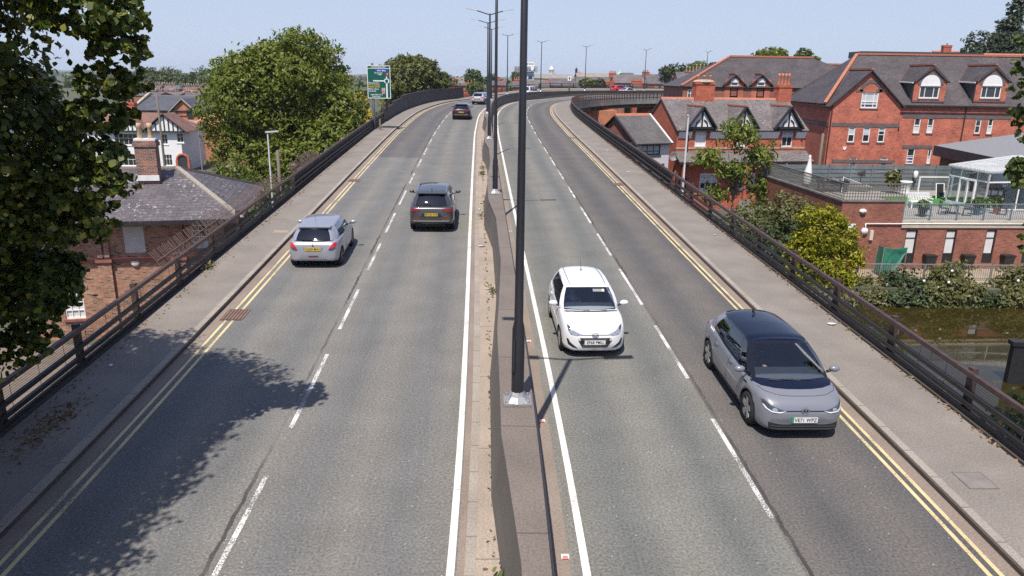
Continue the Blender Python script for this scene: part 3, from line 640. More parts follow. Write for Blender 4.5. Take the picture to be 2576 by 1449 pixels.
def badge_ring(parent, x, z, r, sgn, vw=False, slant=False, y=0):
    b = MB(); pts = [(x, y+r*math.cos(k*math.pi/12), z+r*(.62 if slant else 1)*math.sin(k*math.pi/12)) for k in range(25)]; b.tube(pts, r*.11, 6, cap=False)
    def ln(*q):
        for (a0, b0), (a1, b1) in zip(q, q[1:]): b.bar((x, y+sgn*a0*r, z+b0*r), (x, y+sgn*a1*r, z+b1*r), r*.16, r*.12, up=(1, 0, 0))
    if vw: ln((-.42, .8), (0, -.02), (.42, .8)); ln((-.9, .35), (-.42, -.82), (0, .1), (.42, -.82), (.9, .35))
    if slant: ln((-.5, -.35), (-.3, .4)); ln((.3, -.4), (.5, .35)); ln((-.42, -.05), (.42, .08))
    return b.build('badge', CHR, parent)
def put(t, x, y, heading, label, cat='car', group=None, z=None):
    """stand the car on the road: axle centre at (x, y), nose along heading (radians from +x), tilted to the gradient"""
    z = z if z is not None else float(prof(y)); g = (prof(y+1.3)-prof(y-1.3))/2.6 if y < 120 else 0
    pitch = -math.atan(g*math.sin(heading)); t.rotation_euler = (0, pitch, heading); t.location = (x, y, z); return tag(t, label, cat, group)
def hd(s, fwd=1):
    q = fr(s)[1]*fwd; return math.atan2(q.y, q.x)
# --- grey electric hatchback, black roof
P_GREY = carpaint('paint_grey', (.2, .21, .245), .15, .3); P_BLKR = mat('paint_black_roof', (.004, .007, .022), .12, 0, var=0, coat=.15, spec=.35)
E3 = dict(half=[(-2.13, .5, .42, .62), (-2.1, .72, .33, .88), (-2.0, .81, .28, 1.02), (-1.75, .88, .24, 1.08), (-1.35, .9, .22, 1.07), (0, .905, .2, 1.0), (1.0, .905, .2, .99), (1.3, .9, .2, .97), (1.6, .885, .2, .93), (1.85, .84, .2, .87), (2.0, .77, .2, .79), (2.09, .67, .21, .69), (2.13, .52, .24, .58)],
  cabin=dict(wb=(1.4, .95, .84), wt=(.46, 1.455, .62), rt=(-1.55, 1.4, .55), rb=(-1.98, 1.05, .72), wbelt=.85, wroof=.63, side=[(0, 2), (.12, 4), (.15, 2), (.5, 4), (.53, 2), (.83, 0), (.93, 0)]),
  axles=(1.36, -1.41), r=.345, paint=P_GREY, roofpaint=P_BLKR, pillar=P_GREY, spoke=(5, .15), driver=True, mirror=P_GREY, apillar=4)
t, bv, body = build_car('electric_hatchback', E3); ID = t
cowl = decal(bv, [(1.66, -.5), (1.71, -.25), (1.72, 0), (1.71, .25), (1.66, .5), (1.54, .72), (1.3, .83), (1.22, .83), (1.38, .4), (1.42, 0), (1.38, -.4), (1.22, -.83), (1.3, -.83), (1.54, -.72)], '+z', P_BLKR, 'bonnet_cowl', t, .001, 4, .004)
seam(bv, [(1.5, .79), (1.72, .71), (1.86, .5), (1.9, .25), (1.905, 0), (1.9, -.25), (1.86, -.5), (1.72, -.71), (1.5, -.79)], '+z', t)
HL = [(.38, .64), (.5, .605), (.66, .615), (.76, .66), (.8, .72), (.81, .79), (.77, .8), (.66, .735), (.5, .68)]
for p in (HL, mir(HL)):
    h = decal(bv, p, '+x', LENSD, 'headlight', t, .002, 4, .008); c = sum(a for a, b in p)/len(p)
    sg = 1 if c > 0 else -1
    decal(bv, [(sg*a, b) for a, b in ([(.38, .64), (.5, .605), (.66, .615), (.76, .66), (.8, .72), (.77, .715), (.73, .672), (.65, .635), (.5, .627)][::sg])], '+x', mat('light_strip', (.75, .78, .8), .2, var=0), 'light_strip', h, .011, 3, .006)
    decal(bv, [(sg*(.6+.05*math.cos(k)), .665+.035*math.sin(k)) for k in [sg*i*math.pi/5 for i in range(10)]], '+x', LENS, 'lamp_unit', h, .01, 2, .006)
decal(bv, [(-.38, .63), (.38, .63), (.38, .65), (-.38, .65)], '+x', GBL, 'nose_strip', t, .002, 4, .004)
badge_ring(t, 2.135, .655, .072, 1, vw=True)
gr = decal(bv, [(-.68, .25), (-.6, .22), (.6, .22), (.68, .25), (.7, .4), (.62, .385), (.4, .36), (-.4, .36), (-.62, .385), (-.7, .4)], '+x', BPL, 'lower_grille', t, .002, 4, .008)
for z in (.27, .325): decal(bv, [(-.66, z-.008), (.66, z-.008), (.66, z+.008), (-.66, z+.008)], '+x', DKGREY, 'grille_bar', gr, .014, 4, .01)
DOT = mat('grey_dot', (.1, .1, .12), .4, var=0)
dm = MB()
for sg in (1, -1):
    for i in range(9):
        for j in range(3):
            y, z = sg*(.3+.042*i+(j % 2)*.02), .41+.03*j; hh = bv.ray_cast(Vector((5, y, z)), Vector((-1, 0, 0)))
            if hh[0]: x = hh[0].x+.003; dm.prism([(x, y-.012, z), (x, y, z-.009), (x, y+.012, z), (x, y, z+.009)], (.004, 0, 0))
dm.build('dot_pattern', DOT, t)
plate(t, 'VE71 WPZ', 2.142, .46, False, 1, green=True)
for y in (-.3, .1): wi = MB(); wi.tube([(1.4, y+.28 if y > 0 else y-.2, .99), (1.43, y, .985), (1.38, y-.32 if y > 0 else y+.3, 1.0)], .011, 5); wi.build('wiper', BPL, t)
def sides(bv, t, doors, hz, zb=.3, zt=.95, hand=CHR):
    for sg, ax in ((1, '+y'), (-1, '-y')):
        for i, x in enumerate(doors): seam(bv, [(x, zt), (x-.015, zb+.2), (x-.05, zb)], ax, t)
        for x in doors[1:]: decal(bv, [(x+.06, hz), (x+.24, hz), (x+.24, hz+.03), (x+.06, hz+.03)], ax, hand, 'door_handle', t, .004, 2, .022)
sides(bv, t, [.98, .02, -.98], .84, hand=P_GREY)
for sg, ax in ((1, '+y'), (-1, '-y')):
    decal(bv, [(-1.0, .2), (1.0, .2), (1.0, .265), (-1.0, .265)], ax, BPL, 'sill_trim', t, .002, 3, .012)
    decal(bv, [(1.02, .8), (1.2, .82), (1.17, .85), (1.02, .83)], ax, GBL, 'wing_vent', t, .002, 2, .004)
    decal(bv, [(-2.02, .95), (-1.85, .97), (-1.82, 1.02), (-2.0, 1.02)], ax, REDL, 'tail_light', t, .003, 2, .01)
    for k in range(3): decal(bv, [(-1.52+.1*k, .98), (-1.46+.1*k, .98), (-1.5+.1*k, 1.03), (-1.55+.1*k, 1.03)], ax, WHITE, 'honeycomb_mark', t, .001, 1, .002)
fin = MB(); fin.prism([(-1.2, -.012, 1.5), (-1.0, -.012, 1.5), (-1.18, -.006, 1.58)], (0, .024, 0)); fin.build('roof_fin', GBL, t)
put(t, 5.72, 15.5, hd(15, -1), 'matt grey hatchback with a black roof driving towards us by the yellow lines')
# --- white hatchback
P_WHT = carpaint('paint_white', (.72, .73, .75), 0, .3)
I10 = dict(half=[(-1.83, .5, .42, .6), (-1.8, .68, .34, .85), (-1.7, .76, .28, .98), (-1.45, .815, .24, 1.02), (-1.1, .83, .22, 1.0), (0, .832, .2, .96), (.85, .832, .2, .965), (1.1, .828, .2, .955), (1.35, .81, .2, .92), (1.58, .77, .2, .84), (1.71, .69, .19, .74), (1.79, .58, .19, .63), (1.83, .44, .22, .52)],
  cabin=dict(wb=(.98, .955, .72), wt=(.32, 1.42, .58), rt=(-1.4, 1.39, .55), rb=(-1.74, 1.0, .68), wbelt=.78, wroof=.6, side=[(0, 2), (.45, 4), (.49, 2), (.84, 0), (.93, 0)]),
  axles=(1.18, -1.2), r=.3, paint=P_WHT, spoke=(8, .1), driver=True)
t, bv, body = build_car('white_hatchback', I10); I1 = t
HL = [(.33, .625), (.44, .6), (.6, .625), (.66, .7), (.69, .83), (.62, .8), (.52, .71)]
for p in (HL, mir(HL)):
    h = decal(bv, p, '+x', LENS, 'headlight', t, .002, 4, .01); sg = 1 if p[0][0] > 0 else -1
    decal(bv, [(sg*a, b) for a, b in [(.6, .72), (.65, .73), (.69, .83), (.62, .8)][::sg]], '+x', LENSD, 'indicator', h, .012, 2, .004)
decal(bv, [(-.36, .605), (.36, .605), (.36, .618), (-.36, .618)], '+x', GBL, 'bonnet_gap', t, .002, 4, .003); badge_ring(t, 1.835, .625, .075, 1, slant=True)
gr = decal(bv, [(-.31, .3), (.31, .3), (.39, .44), (.42, .52), (.38, .545), (-.38, .545), (-.42, .52), (-.39, .44)], '+x', BPL, 'grille', t, .003, 4, .01)
gm = MB()
for zz, rows in ((.335, 3), (.5, 2)):
    for j in range(rows):
        for i in range(-7, 8):
            y, z = i*.048+(j % 2)*.024, zz+.022*j; hh = bv.ray_cast(Vector((5, y, z)), Vector((-1, 0, 0)))
            if hh[0] and abs(y) < .3: x = hh[0].x+.014; gm.bar((x, y-.017, z), (x, y+.017, z), .007, .006)
gm.build('grille_mesh', mat('grille_grey', (.25, .25, .26), .4, var=0), gr)
for sg in (1, -1):
    fg = decal(bv, [(sg*(.385+.034*math.cos(sg*k*math.pi/6)), .505+.034*math.sin(sg*k*math.pi/6)) for k in range(12)], '+x', CHR, 'fog_lamp', t, .012, 2, .012)
    decal(bv, [(sg*(.385+.024*math.cos(sg*k*math.pi/6)), .505+.024*math.sin(sg*k*math.pi/6)) for k in range(12)], '+x', mat('amber_lens', (.8, .5, .28), .2, var=.1), 'lens', fg, .022, 2, .006)
    q = [(.55, .3), (.66, .36), (.7, .5), (.66, .51), (.61, .42), (.42, .275)]; decal(bv, [(sg*a, b) for a, b in q[::sg]], '+x', BPL, 'bumper_vent', t, .003, 3, .008)
plate(t, 'EF68 PMU', 1.846, .43, False, 1)
for y in (-.35, .1): wi = MB(); wi.tube([(1.06, y-.3, .99), (1.08, y, .98), (1.05, y+.3, .99)], .011, 5); wi.build('wiper', BPL, t)
decal(bv, [(1.02, -.68), (1.1, -.4), (1.13, 0), (1.1, .4), (1.02, .68), (.96, .7), (1.03, .35), (1.05, 0), (1.03, -.35), (.96, -.7)], '+z', GBL, 'scuttle', t, .001, 3, .004)
sides(bv, t, [.78, -.12, -.95], .83, hand=P_WHT)
an = MB(); an.tube([(-.9, 0, 1.48), (-1.06, 0, 1.78)], [.006, .003], 5); an.lathe([(.03, 1.47), (.015, 1.5)], 8, (-.9, 0, 0)); an.build('aerial', BPL, t)
for y in (-.47, .47): seam_ = MB(); seam_.tube([(.28, y, 1.468), (-.5, y*1.02, 1.487), (-1.3, y*.97, 1.452)], .007, 5); seam_.build('roof_channel', GBL, t)
vs_ = MB(); vs_.prism([(.5, -.42, 1.31), (.5, -.12, 1.31), (.43, -.12, 1.355), (.43, -.42, 1.355)], (0, 0, .006)); vs_.v = [(p[0], -p[1], p[2]) for p in vs_.v]; vs_.build('sun_visor', CREAM, t)
put(t, 1.96, 19.1, hd(19, -1)+.015, 'white hatchback with its driver visible, coming towards us past the lamp post')
# --- silver hatchback seen from behind
P_SIL = carpaint('paint_silver', (.36, .37, .43), .35, .3)
def rear_plate(t, txt, x, z, tilt=0): return plate(t, txt, x, z, True, -1, tilt=tilt)
C2 = dict(half=[(-1.98, .46, .36, .62), (-1.95, .68, .3, .8), (-1.86, .78, .27, .93), (-1.68, .84, .24, .99), (-1.25, .868, .22, 1.0), (0, .87, .2, .95), (.9, .868, .2, .95), (1.2, .86, .2, .92), (1.5, .84, .2, .86), (1.78, .76, .2, .76), (1.92, .62, .22, .66), (1.98, .48, .26, .56)],
  cabin=dict(wb=(1.08, .94, .74), wt=(.3, 1.39, .58), rt=(-1.5, 1.33, .55), rb=(-1.84, .985, .7), wbelt=.81, wroof=.59, side=[(0, 2), (.38, 4), (.42, 2), (.8, 0), (.92, 0)]),
  axles=(1.2, -1.34), r=.32, paint=P_SIL, spoke=(5, .15), rim=DALLOY)
t, bv, body = build_car('silver_hatchback', C2)
TL = [(.52, .7), (.63, .69), (.72, .74), (.78, .84), (.79, .92), (.7, .92), (.6, .84)]
for p in (TL, mir(TL)):
    h = decal(bv, p[::-1], '-x', REDL, 'tail_light', t, .003, 4, .014); sg = 1 if p[0][0] > 0 else -1
    decal(bv, [(sg*a, b) for a, b in [(.52, .7), (.63, .69), (.72, .74), (.76, .79), (.55, .735)][::-sg]], '-x', LENSD, 'reverse_lamp', h, .018, 3, .005)
decal(bv, [(-.31, .66), (.31, .66), (.34, .77), (-.34, .77)], '-x', mat('recess_shadow_grey', (.2, .2, .23), .4, var=.05), 'plate_recess', t, .001, 3, .003); rear_plate(t, 'DG69 MHU', -1.985, .715)
decal(bv, [(-.5, .23), (.5, .23), (.56, .3), (-.56, .3)], '-x', BPL, 'diffuser', t, .003, 3, .012); decal(bv, [(-.17, .45), (.17, .45), (.15, .485), (-.15, .485)], '-x', REDD, 'rear_reflector', t, .003, 3, .01)
bl = MB(); bl.box(-1.535, -1.52, -.15, .15, 1.352, 1.385); bl.build('brake_light', REDL, t); sp_ = MB(); sp_.prism([(-1.3, -.56, 1.385), (-1.58, -.54, 1.375), (-1.58, .54, 1.375), (-1.3, .56, 1.385)], (0, 0, .018)); sp_.build('spoiler', P_SIL, t)
wi = MB(); wi.tube([(-1.89, .0, 1.02), (-1.87, .38, 1.03)], .012, 5); wi.build('rear_wiper', BPL, t); an = MB(); an.tube([(-1.15, 0, 1.45), (-1.28, .0, 1.72)], [.007, .004], 5); an.build('aerial', BPL, t)
sides(bv, t, [.85, -.42], .84, hand=P_SIL); bg_ = MB(); bg_.prism([(-1.965, -.04, .84), (-1.965, .04, .84), (-1.955, 0, .91)], (-.01, 0, 0)); bg_.build('badge', CHR, t)
put(t, -6.88, 26.4, hd(26)+.01, 'silver three-door hatchback with lit red tail lights, driving away in the near lane')
# --- grey estate car / SUV
P_TIG = carpaint('paint_dark_grey', (.075, .075, .08), .4, .3)
def suv(name, paint, W=.92, Hh=1.0, L=2.24, rail=CHR):
    return build_car(name, dict(half=[(-L, .55, .46, .72), (-L+.03, .76, .4, .96), (-L+.12, .85, .36, 1.06), (-L+.32, W-.02, .32, 1.12*Hh), (-L+.8, W, .3, 1.12*Hh), (0, W, .28, 1.07*Hh), (L-1.2, W, .28, 1.07*Hh), (L-.85, W-.01, .28, 1.04*Hh), (L-.45, W-.05, .28, .98*Hh), (L-.16, W-.14, .3, .86*Hh), (L-.05, W-.28, .32, .74), (L, W-.42, .36, .64)],
      cabin=dict(wb=(1.1, 1.07*Hh, .79), wt=(.42, 1.58*Hh, .63), rt=(-1.72, 1.52*Hh, .6), rb=(-L+.17, 1.11*Hh, .78), wbelt=.86, wroof=.645, side=[(0, 2), (.34, 4), (.37, 2), (.66, 4), (.69, 2), (.9, 0), (.95, 0)]),
      axles=(1.34, -1.34), r=.36, paint=paint, spoke=(5, .13), clad=.46))
def suv_rear(t, bv, L, lens, txt, paint, zk=1.0, vw=False, bar=False):
    TLp = [(.42, .93), (.8, .86), (.86, .95), (.84, 1.02), (.44, 1.02)]
    for p in (TLp, mir(TLp)): decal(bv, p[::-1], '-x', lens, 'tail_light', t, .003, 4, .014)
    if bar: decal(bv, [(-.44, .985), (.44, .985), (.44, 1.01), (-.44, 1.01)], '-x', lens, 'light_bar', t, .003, 3, .01)
    decal(bv, [(-.45, .68), (.45, .68), (.36, .83), (-.36, .83)], '-x', BPL, 'plate_recess', t, .001, 3, .003); rear_plate(t, txt, -L-.005, .78)
    decal(bv, [(-.7, .5), (.7, .5), (.74, .545), (-.74, .545)], '-x', CHR, 'bumper_strip', t, .003, 3, .008)
    for sg in (1, -1):
        decal(bv, [(sg*a, b) for a, b in [(.45, .585), (.72, .59), (.72, .61), (.45, .605)][::-sg]], '-x', REDL, 'rear_reflector', t, .003, 2, .006)
        r_ = MB(); r_.tube([(.3, sg*.6, 1.62*zk), (.1, sg*.615, 1.68*zk), (-1.4, sg*.6, 1.66*zk), (-1.65, sg*.58, 1.6*zk)], .02, 6); r_.build('roof_rail', CHR, t)
    wi = MB(); wi.tube([(-L+.12, .0, 1.17*zk), (-L+.14, .36, 1.2*zk)], .012, 5); wi.build('rear_wiper', BPL, t)
    badge_ring(t, -L+.075 if not bar else -L+.06, .99, .07, -1, vw=vw); sides(bv, t, [.82, -.12, -1.1], .96, zt=1.05, hand=paint)
    sp_ = MB(); sp_.prism([(-1.5, -.6, 1.6*zk), (-1.83, -.57, 1.56*zk), (-1.83, .57, 1.56*zk), (-1.5, .6, 1.6*zk)], (0, 0, .025)); sp_.build('spoiler', paint, t)
t, bv, body = suv('grey_suv', P_TIG); suv_rear(t, bv, 2.24, REDD, 'MW20 DHE', P_TIG, vw=True)
fn = MB(); fn.prism([(-1.45, -.015, 1.62), (-1.25, -.015, 1.63), (-1.43, -.005, 1.71)], (0, .03, 0)); fn.build('roof_fin', GBL, t)
bag = MB(); bag.box(-1.82, -1.6, -.36, .02, 1.1, 1.22); bag.build('parcel_shelf_bag', mat('turquoise_cloth', (.06, .42, .4), .7, var=.3, scale=9), t)
put(t, -3.43, 31.9, hd(31), 'dark grey SUV with silver roof rails and folded-out mirrors, driving away beside the lane line')
P_DRK = carpaint('paint_black', (.014, .013, .016), .1, .2)
t, bv, body = suv('black_suv', P_DRK, .94, .97); suv_rear(t, bv, 2.24, REDD, 'KX21 OFD', P_DRK, .97, bar=True)
put(t, -5.5, 79.6, hd(80), 'black SUV with a full-width tail light, driving away towards the bend')
P_SV2 = carpaint('paint_pale_silver', (.5, .53, .6), .3, .3)
t, bv, body = suv('silver_suv', P_SV2, .92, .95); suv_rear(t, bv, 2.24, REDL, 'DL70 VKA', P_SV2, .95)
put(t, -4.6, 105.3, hd(104)-.12, 'pale silver SUV furthest up the left carriageway, entering the bend')
# --- people carrier, red hatchback and silver saloon on the far bend
VAN = dict(half=[(-2.0, .6, .4, .8), (-1.97, .78, .34, 1.0), (-1.85, .84, .3, 1.13), (-1.3, .86, .26, 1.12), (0, .86, .24, 1.08), (.9, .86, .24, 1.07), (1.3, .84, .24, 1.0), (1.7, .78, .24, .9), (1.93, .64, .26, .74), (2.0, .5, .3, .6)],
  cabin=dict(wb=(1.12, 1.07, .76), wt=(.5, 1.72, .66), rt=(-1.82, 1.74, .66), rb=(-1.93, 1.13, .77), wbelt=.82, wroof=.7, side=[(0, 2), (.3, 0), (.34, 2), (.62, 0), (.66, 2), (.95, 0)]), axles=(1.25, -1.3), r=.32, paint=P_WHT)
t, bv, body = build_car('people_carrier', VAN)
for sg in (1, -1): decal(bv, [(sg*a, b) for a, b in [(.7, .75), (.8, .75), (.8, 1.12), (.72, 1.12)][::-sg]], '-x', REDL, 'tail_light', t, .004, 3, .014)
p = rp(134.5, -3.4); put(t, p.x, p.y, hd(134.5)-.1, 'white people carrier with tall rear window on the bend, behind the near lamp post', z=p.z)
P_REDC = carpaint('paint_red', (.5, .02, .03), 0, .25)
t, bv, body = build_car('red_hatchback', dict(C2, paint=P_REDC))
for p_ in (TL, mir(TL)): decal(bv, p_[::-1], '-x', REDD, 'tail_light', t, .003, 4, .014)
rear_plate(t, 'DA18 CXU', -1.985, .715); p = rp(165.5, -5.9); put(t, p.x, p.y, hd(165.5), 'red hatchback on the far viaduct, partly hidden by a silver saloon', z=p.z)
SAL = dict(half=[(-2.25, .55, .4, .7), (-2.2, .76, .32, .88), (-2.05, .84, .28, .96), (-1.5, .89, .24, 1.0), (0, .9, .2, .95), (1.0, .9, .2, .95), (1.5, .88, .2, .88), (2.0, .78, .2, .76), (2.2, .62, .22, .64), (2.25, .5, .26, .56)],
  cabin=dict(wb=(1.05, .94, .76), wt=(.35, 1.38, .58), rt=(-.85, 1.37, .58), rb=(-1.62, 1.0, .7), wbelt=.83, wroof=.6, side=[(0, 2), (.42, 4), (.45, 2), (.85, 0), (.94, 0)]), axles=(1.35, -1.38), r=.32, paint=P_SV2)
t, bv, body = build_car('silver_saloon', SAL)
for sg in (1, -1): decal(bv, [(sg*a, b) for a, b in [(.5, .78), (.76, .76), (.8, .86), (.55, .88)][::-sg]], '-x', REDL, 'tail_light', t, .004, 3, .014)
p = rp(165.5, -3.0); put(t, p.x, p.y, hd(165.5), 'silver saloon alongside the red hatchback on the far viaduct', z=p.z)
# --- drivers
SKIN = mat('skin', (.5, .3, .22), .55, var=.08); HAIR = mat('dark_hair', (.04, .028, .02), .7, var=.3)
def driver(car, shirt, hair, label, tall=0):
    bm_ = bpy.data.meshes.new('person'); V = []; E_ = []; Rr = []
    def add(p, r, par=None):
        V.append(p); Rr.append(r); i = len(V)-1
        if par is not None: E_.append((par, i))
        return i
    pel = add((0, 0, .1), .15); wa = add((-.04, 0, .3), .135, pel); ch = add((-.08, 0, .5), .155, wa); nb = add((-.08, 0, .66+tall), .075, ch); nk = add((-.06, 0, .72+tall), .055, nb)
    hd_ = add((-.04, 0, .8+tall), .085, nk); add((-.045, 0, .9+tall), .08, hd_)
    for sg in (1, -1):
        th = add((.3, sg*.11, .1), .085, pel); kn = add((.52, sg*.12, .12), .065, th); add((.68, sg*.12, -.12), .05, kn)
        sh = add((-.07, sg*.18, .56+tall), .07, ch); el = add((.08, sg*.27, .34), .05, sh); wr = add((.3, sg*.19, .44+(.1 if sg < 0 else 0)), .032, el); pa = add((.365, sg*.165, .47+(.1 if sg < 0 else 0)), .038, wr)
        for k in range(4):
            f1 = add((.41, sg*(.165-.012)+(k-1.5)*.02, .49+(.1 if sg < 0 else 0)-.004*abs(k-1.5)), .0105, pa); add((.415, sg*.15+(k-1.5)*.021, .455+(.1 if sg < 0 else 0)), .009, f1)
        th_ = add((.37, sg*.115, .49+(.1 if sg < 0 else 0)), .012, pa); add((.4, sg*.1, .48+(.1 if sg < 0 else 0)), .01, th_)
    bm_.from_pydata(V, E_, []); o = bpy.data.objects.new('person', bm_); COL.objects.link(o)
    md = o.modifiers.new('s', 'SKIN'); 
    for i, r in enumerate(Rr): o.data.skin_vertices[0].data[i].radius = (r, r)
    o.data.skin_vertices[0].data[0].use_root = True; o.modifiers.new('u', 'SUBSURF').levels = 1
    me = bpy.data.meshes.new_from_object(o.evaluated_get(bpy.context.evaluated_depsgraph_get())); o.modifiers.clear(); o.data = me
    me.materials.append(SKIN); me.materials.append(shirt)
    for p in me.polygons:
        c = p.center; p.use_smooth = True; p.material_index = 0 if (c.z > .66+tall and abs(c.y) < .12) or (c.x > .2 and c.z > .3) else 1
    f = MB(); z = .83+tall
    f.ball((.052, 0, z-.015), .016, 8, 6, sc=(1, .8, 1.4)); f.ball((.045, 0, z-.06), .02, 8, 6, sc=(.5, 1.3, .35)); 
    for sg in (1, -1): f.ball((-.045, sg*.088, z-.01), .024, 8, 6, sc=(.6, .4, 1.1)); f.ball((.038, sg*.032, z+.012), .011, 8, 6, mi=1)
    f.build('face', [SKIN, BLACK], o, True); h = MB(); h.ball((-.058, 0, z+.05), .1, 12, 8, sc=(1, .95, .78)); h.build('hair', hair, o, True)
    o.matrix_world = car.matrix_world_local if False else Matrix.LocRotScale(car.location, car.rotation_euler, None) @ Matrix.Translation(((.02, -.36, .36)))
    return o
o = driver(I1, mat('pale_blue_shirt', (.2, .26, .34), .9, var=.1), HAIR, ''); tag(o, 'driver in a pale shirt with both hands on the white hatchback\'s wheel', 'person')
o = driver(ID, mat('dark_blue_shirt', (.05, .07, .12), .9, var=.1), mat('brown_hair', (.09, .055, .035), .7, var=.2), '', .0); tag(o, 'driver in a dark top at the wheel of the grey hatchback', 'person')
# ------------------------------------------------------------------ ground, canal, distance
GL, GR, WZ_ = -5.1, -3.9, -4.85
def ground_z(x, y):
    if x > 9 and 41 < y < 400: return GR
    if x > 9 and y <= 41: return -6.2
    if y >= 400: return GR
    t = min(1, max(0, (x+6)/14)); z = GL+(GR-GL)*t
    return z
gx = [-7000, -3000, -1200, -600, -300, -150, -80, -50, -30, -20, -12, -6, 0, 4, 9, 9.01, 12, 18, 24, 40, 60, 90, 150, 300, 600, 1200, 3000, 7000]
gy = [-300, -80, -30, 0, 20, 30, 41, 41.01, 50, 60, 80, 100, 130, 170, 230, 300, 399, 401, 600, 900, 1500, 2500, 4000, 8500]
g = MB(); nx = len(gx)
for y in gy:
    for x in gx: g.v.append((x, y, ground_z(x, y)))
for j in range(len(gy)-1):
    for i in range(nx-1): g.f.append((j*nx+i, j*nx+i+1, (j+1)*nx+i+1, (j+1)*nx+i)); g.m.append(0)
m, nt, p = newmat('ground_earth'); p.inputs['Roughness'].default_value = .95
ge = nt.nodes.new('ShaderNodeNewGeometry').outputs['Position']; f1 = noise(nt, .03, 4, ge); f2 = noise(nt, .9, 5, ge)
nt.links.new(mixc(nt, f2, ramp(nt, f1, [(.4, (.1, .09, .075)), (.6, (.05, .065, .025))]), ramp(nt, f1, [(.35, (.12, .11, .09)), (.65, (.06, .08, .03))])), p.inputs['Base Color'])
tag(g.build('ground', m), kind='structure')
m, nt, p = newmat('canal_water'); p.inputs['Roughness'].default_value = .025; p.inputs['IOR'].default_value = 1.33; p.inputs['Specular IOR Level'].default_value = .65
ge = nt.nodes.new('ShaderNodeNewGeometry').outputs['Position']; f1 = noise(nt, .22, 4, ge); f2 = noise(nt, 3.2, 5, ge, .7)
sp = nt.nodes.new('ShaderNodeSeparateXYZ'); nt.links.new(ge, sp.inputs[0])
base = ramp(nt, f1, [(.35, (.024, .019, .005)), (.65, (.036, .028, .006))])
sc = mathn(nt, 'MULTIPLY', ramp(nt, f2, [(.6, (0,)*3), (.66, (1,)*3)]), ramp(nt, noise(nt, .3, 2, ge), [(.42, (0,)*3), (.58, (1,)*3)]))
nt.links.new(mixc(nt, mathn(nt, 'MULTIPLY', sc, .6), base, (.17, .155, .05)), p.inputs['Base Color'])
nt.links.new(mathn(nt, 'MULTIPLY_ADD', sc, .5, .02), p.inputs['Roughness']); bump(nt, p, noise(nt, 2.2, 3, ge), .02, .05)
wm = MB(); wm.poly([(9.36, -60, WZ_), (140, -60, WZ_), (140, 40.95, WZ_), (9.36, 40.95, WZ_)]); tag(wm.build('canal_water', m), kind='structure')
bk = MB(); bk.box(9.36, 140, 40.95, 41.3, -6.2, GR-.25); tag(bk.build('canal_edge', CONC_D), 'low stone edge of the canal below the bushes', 'canal wall')
yd = MB(); yd.box(18, 90, 41.6, 46, GR-.1, GR+.08); tag(yd.build('patio', paving('patio_gravel', (.33, .27, .19))), kind='structure')
st = MB(); st.box(11, 60, 66.5, 73, GR-.1, GR+.05); tag(st.build('street', asphalt('asphalt_street', (.15, .15, .15), (0, 50), .02)), kind='structure')
fp = MB(); fp.box(-34, -10.2, 10, 33, GL-.05, GL+.03); tag(fp.build('yard', paving('yard_paving', (.17, .135, .11), joint=.6)), kind='structure')
# ------------------------------------------------------------------ trees and plants
LF_LIME = leafmat('leaf_lime', [(0, (.022, .042, .008)), (.45, (.05, .078, .012)), (.68, (.13, .145, .02)), (.9, (.34, .3, .05)), (1, (.4, .36, .08))], .2)  # yellow stops put sunlit clusters into the leaf colour at random
LF_ASH = leafmat('leaf_ash', [(0, (.055, .085, .008)), (.4, (.11, .145, .016)), (.75, (.17, .19, .028)), (1, (.28, .26, .045))], .25)
LF_HORN = leafmat('leaf_hornbeam', [(0, (.06, .075, .018)), (.5, (.105, .12, .03)), (1, (.17, .17, .05))], .2)
LF_YEL = leafmat('leaf_yellow', [(0, (.07, .09, .006)), (.4, (.18, .19, .008)), (.75, (.33, .31, .012)), (1, (.48, .43, .025))], .25)
LF_MID = leafmat('leaf_mid', [(0, (.055, .085, .025)), (.5, (.105, .145, .04)), (1, (.19, .21, .07))], .25)
LF_DULL = leafmat('leaf_dull', [(0, (.07, .08, .03)), (.5, (.13, .135, .05)), (.85, (.19, .17, .065)), (1, (.28, .17, .08))], .22)
LF_DARK = leafmat('leaf_dark', [(0, (.025, .045, .018)), (.5, (.05, .075, .028)), (1, (.09, .11, .045))], .15)
LF_CON = leafmat('leaf_conifer', [(0, (.035, .055, .034)), (.5, (.06, .085, .05)), (1, (.1, .12, .075))], .12)
LF_PURP = leafmat('leaf_purple', [(0, (.018, .012, .016)), (1, (.05, .032, .038))], .1)
LF_FAR = leafmat('leaf_far', [(0, (.05, .075, .03)), (.5, (.085, .115, .045)), (1, (.13, .15, .065))], .2)
LF_GOLD = leafmat('leaf_gold', [(0, (.3, .24, .03)), (1, (.55, .44, .08))], .3)
